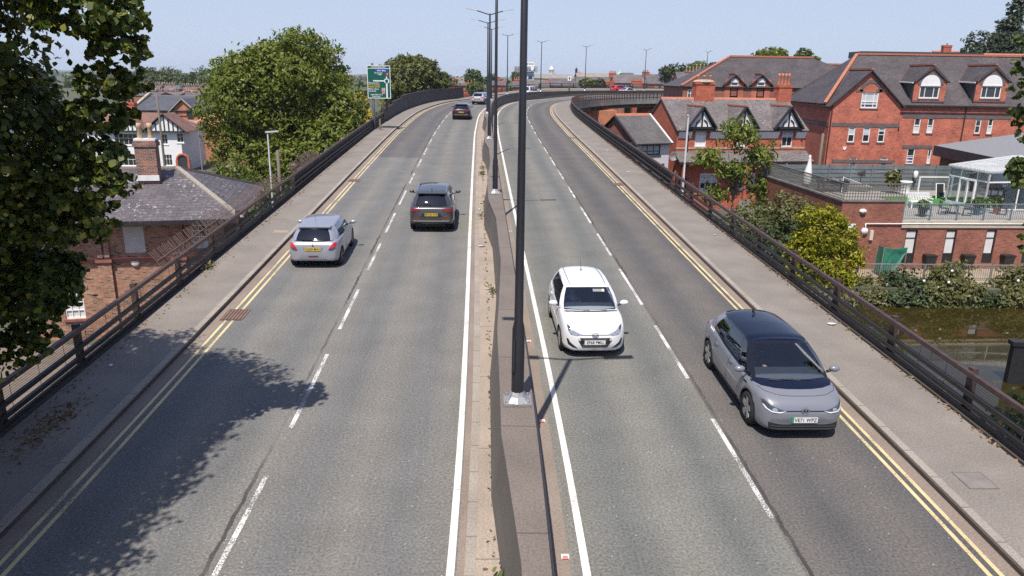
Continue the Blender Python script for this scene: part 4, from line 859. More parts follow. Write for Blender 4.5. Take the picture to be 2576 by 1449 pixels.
def leaf_mesh(name, C, Nn, size, m, parent, g_, shape='leaf', droop=.3, elong=1.5):
    """C: leaf positions, Nn: outward directions. Each leaf is a small bent blade of its own."""
    C = np.asarray(C, float); n = len(C); Nn = np.asarray(Nn, float)
    d = Nn+g_.normal(0, .75, (n, 3)); d[:, 2] += .35; d /= np.linalg.norm(d, axis=1, keepdims=True)
    a = g_.normal(0, 1, (n, 3)); a[:, 2] -= droop*2; a -= d*(a*d).sum(1, keepdims=True); a /= np.linalg.norm(a, axis=1, keepdims=True); b = np.cross(d, a)
    sz = size*g_.uniform(.6, 1.35, (n, 1))
    if shape == 'leaf': pat = [(-.5, 0, 0), (-.12, .36, .05), (.22, .3, .02), (.6, 0, -.12), (.22, -.3, .02), (-.12, -.36, .05)]
    else: pat = [(-.5, -.3, 0), (.5, -.22, -.05), (.5, .22, -.05), (-.5, .3, 0)]
    k = len(pat); V = np.concatenate([(C+a*sz*p[0]*elong+b*sz*p[1]*1.3+d*sz*p[2])[:, None] for p in pat], 1).reshape(-1, 3)
    me = bpy.data.meshes.new(name); me.vertices.add(n*k); me.vertices.foreach_set('co', V.astype(np.float32).ravel())
    me.loops.add(n*k); me.loops.foreach_set('vertex_index', np.arange(n*k, dtype=np.int32)); me.polygons.add(n)
    me.polygons.foreach_set('loop_start', np.arange(n, dtype=np.int32)*k); me.polygons.foreach_set('loop_total', np.full(n, k, np.int32))
    me.update(calc_edges=True); me.materials.append(m); o = bpy.data.objects.new(name, me); COL.objects.link(o); o.parent = parent; return o
def crown_points(g_, lobes, n, shell=.35, clump=.16, per=9, squash=.75):
    """clumps of leaves spread over and inside a set of ellipsoid lobes (cx, cy, cz, rx, ry, rz)"""
    vol = np.array([l[3]*l[4]*l[5] for l in lobes])**.67; vol /= vol.sum(); C = []; D = []
    for l, q in zip(lobes, vol):
        k = max(1, int(n*q/per)); u = g_.normal(0, 1, (k, 3)); u /= np.linalg.norm(u, axis=1, keepdims=True)
        lump = 1+.1*np.sin(u[:, 0]*5+l[0])*np.sin(u[:, 1]*6+l[1])+.1*np.sin(u[:, 2]*7+l[2]+u[:, 0]*3)
        r = (1-shell*g_.uniform(0, 1, k)**1.6)*lump*g_.uniform(.93, 1.08, k); c = np.array(l[:3])+u*np.array(l[3:6])*r[:, None]
        cr = clump*np.mean(l[3:6])
        for j in range(per): C.append(c+g_.normal(0, cr*.5, (k, 3))*np.array([1, 1, squash])); D.append(u)
    return np.concatenate(C), np.concatenate(D)
def tree(name, label, cat, base, lobes, n, size, m, trunk_r=.25, seed=1, shell=.35, clump=.16, per=9, limbs=7, group=None, shape='quad', barkm=None, part='crown', elong=1.5, droop=.3):
    g_ = np.random.default_rng(seed); t = empty(name, base, 0, label, cat, group); bx, by, bz = base
    lb = [(l[0]-bx, l[1]-by, l[2]-bz, *l[3:]) for l in lobes]; C, D = crown_points(g_, lb, n, shell, clump, per)
    leaf_mesh(part, C, D, size, m, t, g_, shape, droop, elong)
    if trunk_r:
        tr = MB(); cz = np.mean([l[2] for l in lb]); cx = np.mean([l[0] for l in lb]); cy = np.mean([l[1] for l in lb])
        tr.tube([(0, 0, -.3), (cx*.15, cy*.15, cz*.3), (cx*.5, cy*.5, cz*.65), (cx, cy, cz*1.05)], [trunk_r*1.2, trunk_r, trunk_r*.75, trunk_r*.3], 9)
        for i in range(limbs):
            l = lb[i % len(lb)]; a = g_.uniform(0, 6.28); s_ = g_.uniform(.45, .7); p = Vector((cx*s_, cy*s_, cz*s_))
            e = Vector((l[0]+l[3]*.75*math.cos(a), l[1]+l[4]*.75*math.sin(a), l[2]+l[5]*g_.uniform(-.1, .6))); mid = p.lerp(e, .5)+Vector((0, 0, .08*(e-p).length))
            tr.tube([p, mid, e], [trunk_r*(.5 if n < 1e5 else .1), trunk_r*(.3 if n < 1e5 else .07), trunk_r*.05], 6)
        tr.build('trunk', barkm or BARK, t, True)
    return t
def rl(g_, c, r, k, spread=.55, rr=(.38, .6)):
    """lobes of a crown: one core and k smaller lobes over it"""
    out = [(*c, r[0]*.72, r[1]*.72, r[2]*.72)]
    for i in range(k):
        u = g_.normal(0, 1, 3); u /= np.linalg.norm(u); u[2] = u[2]*.9+.08; s_ = g_.uniform(*rr)
        out.append((c[0]+u[0]*r[0]*spread, c[1]+u[1]*r[1]*spread, c[2]+u[2]*r[2]*spread, r[0]*s_, r[1]*s_, r[2]*s_))
    return out
g1 = np.random.default_rng(11)
# near lime tree on the left, leaning out over the pavement
lob = [(-11.4, 8.6, 7.4, 3.9, 4.6, 4.0), (-8.8, 10.9, 8.8, 2.1, 1.7, 1.9), (-9.2, 8.6, 10.2, 2.2, 2.3, 1.8), (-8.5, 11.7, 6.3, 1.8, 1.7, 1.6), (-9.6, 12.4, 4.4, 1.9, 1.6, 1.4), (-9.9, 10.6, 2.9, 1.5, 1.7, 1.2), (-9.2, 8.8, 7.6, 2.1, 2.4, 2.2), (-9.6, 6.9, 6.2, 2.3, 2.4, 2.0), (-9.0, 5.6, 8.0, 2.1, 2.4, 2.0), (-8.7, 7.2, 9.0, 1.8, 1.9, 1.6), (-10.9, 12.4, 8.2, 2.0, 1.6, 2.2), (-9.3, 3.6, 7.4, 2.1, 2.4, 2.0), (-12.6, 12.2, 5.0, 2.6, 2.2, 2.6), (-9.6, 1.4, 7.4, 2.2, 2.2, 2.0), (-10.5, 5, 5, 2.5, 3, 2)]
for u, v, Y, q_ in ((290, 62, 11, .38), (305, 128, 11, .36), (280, 205, 11.2, .42), (225, 20, 11, .65), (245, 290, 11.4, .45), (232, 395, 11.6, .5), (215, 470, 11.6, .6), (175, 560, 11.6, .6), (110, 690, 11.8, .55), (120, 765, 12, .38), (80, 840, 12.2, .4), (40, 880, 12.4, .45), (50, 740, 11.6, .7)): c = at(u, v, Y); lob.append((c.x, Y, c.z, q_*1.25, q_, q_*.6))
tree('lime_tree', 'large dark lime tree with leaf clusters coloured sunlit yellow-green overhanging the left pavement', 'tree', (-12.6, 10, GL), lob, 330000, .096, LF_LIME, .38, 3, .45, .13, 10, 12, shape='leaf', elong=1.05, barkm=mat('dark_bark', (.025, .022, .018), .9, var=.3, scale=9))
lob = [(14.6, 14.6, 8.6, 2.0, 2.2, 2.6), (14.2, 15.4, 5.4, 1.5, 1.5, 1.4)]
for u, v, q_ in ((2592, 105, .28), (2590, 165, .3), (2594, 220, .36), (2600, 285, .4), (2592, 345, .28), (2566, 415, .28), (2560, 452, .27), (2590, 430, .4), (2595, 590, .26), (2592, 625, .2)): c = at(u, v, 15.6); lob.append((c.x, 15.6, c.z, q_, q_, q_*.75))
tree('lime_tree', 'near tree whose leafy branches reach in at the right edge of the view', 'tree', (15.6, 14, -5.2), lob, 16000, .11, LF_MID, .13, 5, .5, .2, 8, 4, shape='leaf', elong=1.05)
# big ash behind the left parapet
c = (-22.3, 74, 4.2); tree('ash_tree', 'very large rounded green tree behind the left parapet wall', 'tree', (-22.3, 74, GL), rl(g1, c, (7.9, 7.5, 7.4), 15, .6, (.32, .5))+[(-24.6, 71, -1, 4.0, 3.6, 3.6), (-20, 69, -1.5, 4.4, 4, 3.4), (-16.6, 70, 1.2, 3, 3, 3)], 85000, .2, LF_ASH, .5, 7, .3, .14, 9, 14)
c = tuple(at(1040, 203, 130)); tree('hornbeam_tree', 'dense rounded dark tree with pointed sprays beyond the green sign', 'tree', (c[0], 130, GL), rl(g1, c, (7.2, 5.5, 4.3), 14, .55, (.35, .5))+[(c[0], 130, 1, 6, 5, 4)], 42000, .24, LF_HORN, .4, 8, .3, .14, 8, 6, elong=1.9)
tree('shrub', 'yellow-green bushes just behind the parapet under the green sign', 'shrub', (-15, 70.5, GL), [(-15, 70.5, -1.5, 2.2, 2, 2.6), (-14.0, 68, -2.2, 1.8, 1.6, 2.0), (-16.6, 76, 0, 2.6, 2.5, 3.4)], 3600, .26, LF_MID, .12, 9)
tree('golden_shrub', 'golden yellow shrub peeping out beside the green sign', 'shrub', (-16.8, 82, GL), [(-16.8, 82, 4.6, 1.0, 1, 1.1), (-15.8, 80, 1.9, 1.3, 1, 2.0), (-15.6, 79, -.8, 1.2, 1, 2)], 2200, .26, LF_GOLD, .1, 10)
tree('shrub', 'rounded green bush below the white house porch, left of the great tree', 'shrub', (-28.5, 64, GL), [(-28.5, 64, -3.2, 3.4, 2.4, 2.2), (-25, 62, -3.4, 3.2, 2.2, 2.4), (-21, 58, -3.2, 3.4, 2.5, 2.4)], 4200, .26, LF_MID, .12, 12)
# right side
p = at(1850, 440, 57); lob = [(p.x, 57, 3.6, 1.5, 1.4, 1.3), (p.x-2.3, 56.5, 1.8, 1.2, 1.2, .9), (p.x+1.7, 57, 2.0, 1.4, 1.2, 1.1), (p.x-.4, 56.6, .8, 1.6, 1.3, .9), (p.x+2.0, 57, -.4, 1.2, 1.2, .9), (p.x-1.6, 56.8, -1.0, 1.2, 1, .8)]
tree('young_tree', 'thin airy young tree in front of the half-timbered terrace', 'tree', (p.x, 57, GR), lob, 3600, .15, LF_ASH, .1, 13, .9, .26, 5, 18, elong=2.2, barkm=mat('pale_bark', (.24, .21, .17), .9, var=.3))
for i, (u, v, Y, rx, rz, mm, lab, n) in enumerate([
  (1905, 560, 50, 2.2, 1.4, LF_MID, 'green bush behind the canal railing, left of the yellow shrub', 5200), (1985, 540, 48, 1.5, 1.5, LF_DULL, 'dull green bush climbing the side wall of the modern brick building', 4000), (1870, 590, 46, 1.8, 1.8, LF_DULL, 'dry brownish bush against the pavement railing below the young tree', 3600), (1960, 620, 44, 1.9, 1.9, LF_DARK, 'dark bush between the railing and the yellow shrub', 4400)]):
    c = at(u, v, Y); tree('bush', lab, 'bush', (c.x, Y, GR), [(c.x, Y, c.z, rx, 1.5, rz), (c.x-rx*.5, Y, c.z-1.2, rx*.8, 1.4, rz*.9), (c.x+rx*.5, Y, c.z-1, rx*.7, 1.3, rz)], n, .13, mm, .08, 20+i, .5, .2, 7, 4, group='bushes along the canal')
c = at(2075, 640, 42); lob = [(c.x-.6, 42, c.z+1.1, 1.1, 1.0, 1.1), (c.x+.2, 42, c.z-.5, 1.5, 1.3, 1.2), (c.x+.9, 42, c.z+.9, .8, .8, .7), (c.x-1.2, 42, c.z+2.3, .65, .6, .55), (c.x-.3, 42, c.z+2.5, .6, .6, .5), (c.x+.5, 42, c.z+2.0, .55, .6, .5), (c.x+1.6, 42, c.z+.1, .75, .7, .45), (c.x+1.9, 42, c.z-.5, .5, .5, .35), (c.x+1.2, 42, c.z+1.5, .4, .4, .35), (c.x+.4, 42, c.z-1.9, 1.7, 1.2, 1.1), (c.x-1.5, 42, c.z+.2, .8, .8, .9), (c.x-1.6, 42, c.z-1.2, .9, .9, 1.1), (c.x+1.3, 42, c.z-1.4, .8, .8, .6)]
tree('yellow_shrub', 'bright yellow-green shrub at the corner of the modern brick building', 'shrub', (c.x, 42, GR), lob, 15000, .1, LF_YEL, .1, 31, .45, .3, 8, 4)
for i, (u, v, r_, mm, lab) in enumerate([(2175, 738, 1.15, LF_DULL, 'low olive bush at the waterside below the yellow shrub'), (2262, 722, 1.3, LF_DARK, 'broad-leaved bush at the waterside, under the green tarpaulin'), (2335, 738, 1.05, LF_MID, 'waterside bush below the first pair of wall planters'), (2385, 705, 1.25, LF_DULL, 'tall waterside bush with pinkish tips rising above the lower railing'), (2455, 746, .85, LF_DARK, 'spreading waterside bush beyond the pinkish one'), (2520, 738, 1.05, LF_DULL, 'olive bush near the far end of the waterside row'), (2570, 715, 1.35, LF_DULL, 'last bush of the waterside row, with dark red flowers')]):
    c = at(u, v, 41.9); tree('waterside_bush', lab, 'bush', (c.x, 41.9, GR), [(c.x, 41.7, c.z, r_*1.05, .9, r_*.9), (c.x+.7, 41.2, c.z-.8, r_*1.1, .8, .8), (c.x-.7, 41.2, c.z-.7, r_*1.0, .8, .9), (c.x, 40.9, -4.5, r_*1.05, .45, .5)], 7000, .115, mm, .05, 40+i, .5, .22, 7, 3, group='bushes along the canal bank')
    if i in (1, 3, 5, 6):
        fl = MB()
        for k in range(5 if i != 1 else 3): q = (c.x+rnd.uniform(-r_, r_), 41.0+rnd.uniform(-.2, .2), c.z+rnd.uniform(-.7, .9)); fl.ball(q, .09, 6, 4, sc=(1, .6, 1))
        o_ = bpy.data.objects['waterside_bush' if i == 0 else 'waterside_bush.%03d' % i]; fl.v = [(a-c.x, b-41.9, d-GR) for a, b, d in fl.v]; tag(fl.build('flowers', WHITE, o_, True), kind='stuff')
lob = [(17.6, 20.5, -2.4, 1.4, 1.4, 1.3), (16.9, 21.5, -3.6, 1.6, 1.6, 1.5), (15.0, 20, -4.1, 1.6, 1.8, 1.3), (14.2, 17.6, -3.8, 2.2, 2.0, 1.5), (17.8, 20, -3.4, 1.6, 1.6, 1.7), (12.6, 15.5, -3.6, 1.8, 2.2, 1.6), (15.3, 15.2, -3.2, 2.0, 2.2, 1.8)]
tree('canal_bush', 'fresh green bush on the near canal side beyond the pavement railing', 'bush', (15, 18, -5.6), lob, 8000, .17, LF_MID, .06, 60, .5, .2, 8, 5, shape='leaf', elong=1.2)
# far right conifer and trees on the hill
c = at(2540, 80, 112); tree('conifer', 'tall dark conifer rising above the red roofs on the right', 'tree', (c.x, 112, GR), [(c.x+.4, 112, 17.5, .9, .9, 2.6), (c.x, 112, 14.0, 1.7, 1.6, 3), (c.x+.5, 112, 11, 2.3, 2, 3), (c.x-1.6, 112, 11.5, 1.2, 1.2, 3.2), (c.x, 112, 7, 3, 2.5, 4)], 16000, .26, LF_CON, .3, 70, .4, .2, 8, 4, elong=2.0, droop=-.3)
for i, (u, v, Y, r_, h, mm, lab) in enumerate([(2468, 118, 112, 2.2, 2.2, LF_CON, 'dark bushy tree at the foot of the tall conifer'), (1940, 134, 140, 2.6, 1.0, LF_ASH, 'yellow-green tree top over the middle slate roof'), (2022, 138, 150, 1.4, 1.2, LF_MID, 'small tree top just right of the middle ridge'), (2046, 153, 128, 1.0, .6, LF_ASH, 'light green twiggy top behind the lower ridge'), (1702, 177, 190, 3.7, 1.4, LF_DARK, 'rounded dark green tree beyond the far chimneys'), (1757, 170, 200, 2.6, 1.5, LF_MID, 'mid green tree right of the rounded one beyond the chimneys'), (1798, 171, 195, 1.9, 1.2, LF_PURP, 'dark purple-leaved tree beside the far lamp post'), (1506, 212, 172, 1.5, 1.1, LF_DARK, 'dark round bush among the slate roofs beyond the viaduct'), (1476, 209, 172, 1.4, 1.1, LF_MID, 'greyish small tree left of the dark round bush beyond the viaduct'), (1191, 197, 180, 2.1, 2.1, LF_FAR, 'round-headed tree right of the brown sign'), (1195, 219, 165, 1.7, 1.0, LF_MID, 'small low tree in front of the round-headed one by the brown sign'), (1238, 200, 260, 2.4, 1.8, LF_FAR, 'distant tree half hidden by the row of lamp posts'), (1300, 191, 330, 2.2, 1.9, LF_FAR, 'distant tree left of the white office tower')]):
    c = at(u, v, Y); tree('distant_tree', lab, 'tree', (c.x, Y, GR), [(c.x, Y, c.z, r_, r_, h), (c.x+r_*.5, Y, c.z-h*.4, r_*.7, r_*.7, h*.7), (c.x-r_*.55, Y, c.z-h*.3, r_*.65, r_*.6, h*.7), (c.x, Y, c.z-h*1.2, r_*.8, r_*.8, h)], 2200, .26 if Y < 170 else .36, mm, .2, 80+i, .35, .2, 7, 4, group='trees on the skyline')
# wooded skyline on the left
g3 = np.random.default_rng(4)
LT = [(325, 205, 300, 7.5, 6, 'willow-like pale green tree'), (350, 190, 330, 8, 6.5, 'dark tree'), (378, 190, 335, 8, 6.5, 'dark tree'), (405, 191, 350, 8, 6.5, 'round tree'), (432, 190, 340, 8, 7, 'tall round tree'), (468, 204, 310, 5, 4.5, 'small round tree'), (505, 190, 330, 8, 7, 'broad tree'), (530, 193, 320, 8, 7, 'dense tree'), (560, 190, 300, 8.5, 7.5, 'large tree'), (590, 186, 280, 9, 8, 'large tree')]
W = ['leftmost, half behind the lime leaves', 'second from the left', 'third from the left', 'fourth from the left', 'fifth, left of the gap', 'standing alone in the gap', 'just right of the gap', 'second right of the gap', 'third right of the gap', 'nearest the great tree']
for i, (u, v, Y, r_, h, k) in enumerate(LT):
    c = at(u, v, Y); tree('skyline_tree', '%s in the left skyline wood, %s' % (k, W[i]), 'tree', (c.x, Y, GL), [(c.x, Y, c.z-h*.35, r_*.72, r_*.7, h*.8), (c.x+r_*.5, Y, c.z-h*.6, r_*.55, r_*.6, h*.6), (c.x-r_*.5, Y, c.z-h*.55, r_*.55, r_*.6, h*.65), (c.x, Y, c.z-h*1.3, r_*.9, r_*.7, h*.9)], 4200, .6, LF_FAR if i else LF_MID, .4, 120+i, .35, .2, 7, 4, group='trees of the left skyline')
# far woods as one mass
C = []; D = []
for i in range(520):
    Y = g3.uniform(420, 2600); x = g3.uniform(-1.0, 1.05)*Y; h = g3.uniform(5, 9)+Y*.002; k = 26; u = g3.normal(0, 1, (k, 3)); u /= np.linalg.norm(u, axis=1, keepdims=True); u[:, 2] = abs(u[:, 2])
    s_ = np.array([h*1.2, h, h]); C.append(np.array([x, Y, GL-1])+u*s_); D.append(u)
C = np.concatenate(C); D = np.concatenate(D); o = leaf_mesh('far_woods', C, D, 5.0, LF_FAR, None, g3, 'quad', .1, 1.2); tag(o, 'woods merging along the horizon beyond the town', 'woods', kind='stuff')
hl = MB()
for row, (Y, h0) in enumerate(((2600, 4), (3600, 9), (5200, 19))):
    n = 120; b = len(hl.v)
    for i in range(n+1):
        x = (-1.3+2.6*i/n)*Y; h = h0+h0*.25*math.sin(i*.7+row)+h0*.2*math.sin(i*1.9+row*2)+h0*.06*math.sin(i*5.3); hl.v += [(x, Y-250, GL-2), (x, Y, GL+h), (x, Y+600, GL-2)]
    for i in range(n):
        for k in (0, 1): hl.f.append((b+3*i+k, b+3*i+3+k, b+3*i+4+k, b+3*i+1+k)); hl.m.append(0)
tag(hl.build('hills', mat('hill_green', (.05, .075, .03), .95, var=.5, scale=.02)), kind='structure')
# ------------------------------------------------------------------ buildings
def clip(poly, a, b, c):    # keep a*x + b*z <= c
    out = []
    for i in range(len(poly)):
        p, q = poly[i], poly[(i+1) % len(poly)]; dp, dq = a*p[0]+b*p[1]-c, a*q[0]+b*q[1]-c
        if dp <= 1e-9: out.append(p)
        if dp*dq < -1e-12: t = dp/(dp-dq); out.append((p[0]+(q[0]-p[0])*t, p[1]+(q[1]-p[1])*t))
    return out
def wall(mb, O, ux, outline, openings=(), reveal=.12, mi=0, rmi=None):
    """A wall face in the plane through O (x, y) along ux: a convex outline [(along, z)] with rectangular openings, each with its reveal."""
    n = (ux[1], -ux[0]); P = lambda a, z, d=0: (O[0]+ux[0]*a-n[0]*d, O[1]+ux[1]*a-n[1]*d, z)
    xs = sorted({p[0] for p in outline} | {o[0] for o in openings} | {o[1] for o in openings}); zs = sorted({p[1] for p in outline} | {o[2] for o in openings} | {o[3] for o in openings})
    ar = sum(outline[i][0]*outline[(i+1) % len(outline)][1]-outline[(i+1) % len(outline)][0]*outline[i][1] for i in range(len(outline)))
    ol = outline if ar > 0 else outline[::-1]
    for i in range(len(xs)-1):
        for j in range(len(zs)-1):
            cx, cz = (xs[i]+xs[i+1])/2, (zs[j]+zs[j+1])/2
            if any(o[0] < cx < o[1] and o[2] < cz < o[3] for o in openings): continue
            q = [(xs[i], zs[j]), (xs[i+1], zs[j]), (xs[i+1], zs[j+1]), (xs[i], zs[j+1])]
            for k in range(len(ol)):
                (ax, az), (bx, bz) = ol[k], ol[(k+1) % len(ol)]; q = clip(q, bz-az, ax-bx, (bz-az)*ax+(ax-bx)*az)
                if len(q) < 3: break
            if len(q) >= 3: mb.poly([P(a, z) for a, z in q], mi)
    for (x0, x1, z0, z1) in openings:
        r = [(x0, z0), (x1, z0), (x1, z1), (x0, z1)]
        for k in range(4): a, b = r[k], r[(k+1) % 4]; mb.poly([P(*a), P(*a, reveal), P(*b, reveal), P(*b)], mi if rmi is None else rmi)
def window(parent, O, ux, r, nx=1, zb=(.5,), fw=.07, fm=None, sill=None, blind=0, arch=False, d=.12, gm=None, name='window', sm=None, bm=None, vx=None, curtain=0, prow=0):
    """pane at the back of the reveal, frame with bars, sill, blind; r = (x0, x1, z0, z1)"""
    n = (ux[1], -ux[0]); P = lambda a, z, k: Vector((O[0]+ux[0]*a-n[0]*k, O[1]+ux[1]*a-n[1]*k, z)); x0, x1, z0, z1 = r
    pn = MB(); pn.poly([P(x0, z0, d-.005), P(x1, z0, d-.005), P(x1, z1, d-.005), P(x0, z1, d-.005)]); w_ = pn.build(name, gm or GLASSW, parent)
    f = MB(); b = lambda a0, a1, c0, c1, k0=None, k1=None: f.add([P(a, z, k) for z in (c0, c1) for k in ((d-.07 if k0 is None else k0), d-.01) for a in (a0, a1)], [(0, 1, 5, 4), (0, 4, 6, 2), (1, 3, 7, 5), (4, 5, 7, 6), (0, 2, 3, 1), (2, 6, 7, 3)])
    b(x0, x0+fw, z0, z1); b(x1-fw, x1, z0, z1); b(x0+fw, x1-fw, z0, z0+fw*1.3); b(x0+fw, x1-fw, z1-fw, z1)
    for z in zb: zz = z0+(z1-z0)*z; b(x0+fw, x1-fw, zz-fw*.35, zz+fw*.35)
    for i in (vx if vx is not None else [k/nx for k in range(1, nx)]): xx = x0+(x1-x0)*i; b(xx-fw*.32, xx+fw*.32, z0+fw, z1-fw, d-.06)
    f.build('frame', fm or WHITE, w_)
    if sill is not None:
        s_ = MB(); a0, a1 = x0-.08, x1+.08; s_.add([P(a, z, k) for z in (z0-.12, z0-.002) for k in (-.07, .06) for a in (a0, a1)], [(0, 1, 5, 4), (0, 4, 6, 2), (1, 3, 7, 5), (4, 5, 7, 6), (0, 2, 3, 1), (2, 6, 7, 3)]); s_.build('sill', sill, w_)
    if blind: q = MB(); zz = z1-(z1-z0)*blind; q.poly([P(x0+fw, zz, d-.015), P(x1-fw, zz, d-.015), P(x1-fw, z1-fw, d-.015), P(x0+fw, z1-fw, d-.015)]); q.build('blind', bm or BLIND, w_)
    if curtain: q = MB(); zz = z0+(z1-z0)*curtain; q.poly([P(x0+fw, z0+fw, d-.015), P(x1-fw, z0+fw, d-.015), P(x1-fw, zz, d-.015), P(x0+fw, zz, d-.015)]); q.build('net_curtain', CURT, w_)
    return w_
X = (1, 0); Y_ = (0, 1); XN = (-1, 0); YN = (0, -1)
def slope(mb, a, b, c, d, th=.1, mi=0):   # roof slab: eave a-b, ridge c-d (four corners round), thickness below
    a, b, c, d = map(Vector, (a, b, c, d)); n = (b-a).cross(c-b).normalized(); 
    if n.z < 0: n = -n
    mb.prism([a, b, c, d] if (c-d).length > 1e-4 else [a, b, c], -n*th, mi)
def gable_roof(parent, x0, x1, y0, y1, ze, zr, m, ov=.25, yr=None, ridge=RIDGE, gov=.12, name='roof'):
    yr = (y0+y1)/2 if yr is None else yr; mb = MB(); k0 = (zr-ze)/(yr-y0); k1 = (zr-ze)/(y1-yr)
    slope(mb, (x0-gov, y0-ov, ze-ov*k0), (x1+gov, y0-ov, ze-ov*k0), (x1+gov, yr, zr), (x0-gov, yr, zr)); slope(mb, (x1+gov, y1+ov, ze-ov*k1), (x0-gov, y1+ov, ze-ov*k1), (x0-gov, yr, zr), (x1+gov, yr, zr))
    o = mb.build(name, m, parent)
    if ridge: r_ = MB(); r_.prism([(x0-gov-.01, yr-.16, zr-.1), (x0-gov-.01, yr+.16, zr-.1), (x0-gov-.01, yr, zr+.1)], (x1-x0+2*gov+.02, 0, 0)); r_.build('ridge_tiles', ridge, o)
    return o
def chimney(parent, x, y, z0, z1, wx=.7, wy=.5, pots=2, m=None, pm=None, ph=.5):
    c = MB(); c.box(x-wx/2, x+wx/2, y-wy/2, y+wy/2, z0, z1-.28); c.box(x-wx/2-.06, x+wx/2+.06, y-wy/2-.06, y+wy/2+.06, z1-.28, z1-.1); c.box(x-wx/2-.02, x+wx/2+.02, y-wy/2-.02, y+wy/2+.02, z1-.1, z1); o = c.build('chimney', m or B_CHM, parent)
    for i in range(pots):
        q = MB(); px = x+(i-(pots-1)/2)*(wx/max(1, pots)); q.lathe([(.13, z1-.01), (.1, z1+ph*.7), (.13, z1+ph*.75), (.12, z1+ph), (.07, z1+ph)], 10, (px, y, 0)); q.build('pot', pm or POT, o, True)
    return o
def house_box(t, w, d, z0, ze, zr, wm, front=(), left=(), right=(), gables=True, name='wall', reveal=.1):
    mb = MB(); yr = d/2; wall(mb, (0, 0), X, [(0, z0), (w, z0), (w, ze), (0, ze)], front, reveal); wall(mb, (w, d), XN, [(0, z0), (w, z0), (w, ze), (0, ze)])
    g_ = lambda: [(0, z0), (d, z0), (d, ze), (d/2, zr-.05), (0, ze)] if gables else [(0, z0), (d, z0), (d, ze), (0, ze)]
    wall(mb, (w, 0), Y_, g_(), right, reveal); wall(mb, (0, d), YN, g_(), left, reveal); return mb.build(name, wm, t)
# --- A. slate-roofed brick building close by on the left
aA = R(12.6); uA = (math.cos(aA), math.sin(aA)); O2 = Vector((-23.3+.55*uA[0]-.55*uA[1], 32.85+.55*uA[1]+.55*uA[0], 0)); t = empty('brick_building', O2, aA, 'low brick building with a large hipped slate roof and brick chimney, left of the railing', 'building'); PA = t
W_, D_ = 9.0, 9.1; ZE, ZR = .8, 2.62
def LA(u, v): return onwall(u, v, O2, uA)
def rectA(u0, v0, u1, v1, f=LA):
    a = f(u0, v0); b = f(u1, v1); return (min(a[0], b[0]), max(a[0], b[0]), min(a[1], b[1]), max(a[1], b[1]))
blankw = rectA(306, 571, 368, 636); sash = rectA(480, 566, 540, 624); low = rectA(154, 722, 217, 801)
pils = [LA(256, 600)[0], LA(447, 600)[0]]
zs_ = LA(350, 652)[1]
mb = MB(); ops = [blankw, sash, low]
wall(mb, (0, 0), X, [(0, GL-1), (W_, GL-1), (W_, ZE-.08), (0, ZE-.08)], ops, .1); wall(mb, (W_, 0), Y_, [(0, GL-1), (D_, GL-1), (D_, ZE-.08), (0, ZE-.08)]); wall(mb, (W_, D_), XN, [(0, GL-1), (W_, GL-1), (W_, ZE-.08), (0, ZE-.08)]); wall(mb, (0, D_), YN, [(0, GL-1), (D_, GL-1), (D_, ZE-.08), (0, ZE-.08)])
for x in pils: mb.box(x-.3, x+.3, -.16, -.004, GL-1, zs_-.06); mb.box(x-.27, x+.27, -.12, -.004, zs_+.09, ZE-.1)
mb.build('wall', B_PUB, t)
b_ = MB(); b_.box(-.1, W_+.1, -.13, -.003, zs_-.06, zs_+.09)
for x in pils: b_.box(x-.36, x+.36, -.24, -.13, zs_-.07, zs_+.1)
b_.build('string_course', SILLR, t)
pl = MB(); pl.box(-.1, pils[0]-.3, -.1, -.003, low[2]-1.35, low[2]-1.0); pl.build('plinth_course', SILLR, t)
q = MB(); q.box(blankw[0]+.01, blankw[1]-.01, .02, .06, blankw[2]+.01, blankw[3]-.01); tag(q.build('boarded_window', mat('white_board', (.55, .54, .53), .8, var=.12), t), 'white boarded-up window')
window(t, (0, 0), X, sash, 3, (.26, .5, .75), .05, sill=SILLR, curtain=.3); window(t, (0, 0), X, low, 3, (.26, .5, .75), .055, sill=SILLR, curtain=.42)
ov = .97; rf = MB(); A_ = [(-ov, -ov), (W_+ov, -ov), (W_+ov, D_+ov), (-ov, D_+ov)]; hip = 3.05; e0 = ZE-.0
rA, rB = (hip, D_/2, ZR), (W_-hip+.25, D_/2, ZR)
q4 = [Vector((x, y, ZE)) for x, y in A_]
for a, b, c, d in ((q4[0], q4[1], Vector(rB), Vector(rA)), (q4[2], q4[3], Vector(rA), Vector(rB))): slope(rf, a, b, c, d, .09)
for a, b, c in ((q4[1], q4[2], Vector(rB)), (q4[3], q4[0], Vector(rA))): slope(rf, a, b, c, c, .09)
ro = rf.build('roof', SL_PUB, t); hp = MB(); HS = mat('hip_stone', (.3, .27, .23), .9, var=.3, scale=8)
for p_, q_ in ((q4[0], rA), (q4[1], rB), (q4[2], rB), (q4[3], rA), (Vector(rA), rB)): hp.bar(Vector(p_)+Vector((0, 0, .02)), Vector(q_)+Vector((0, 0, .02)), .26, .1)
hp.build('hip_tiles', HS, ro); gt = MB(); gt.box(-ov-.03, W_+ov+.03, -ov-.12, -ov-.01, ZE-.2, ZE-.1); gt.build('gutter', BLACK, ro)
ca = PA.matrix_basis.inverted() if False else None
def toA(p): d = Vector(p)-O2; return Vector((d.x*uA[0]+d.y*uA[1], -d.x*uA[1]+d.y*uA[0], d.z))
c0 = toA(at(372, 400, 37.6)); zb_ = at(372, 445, 37.4).z; zt_ = at(372, 352, 37.8).z
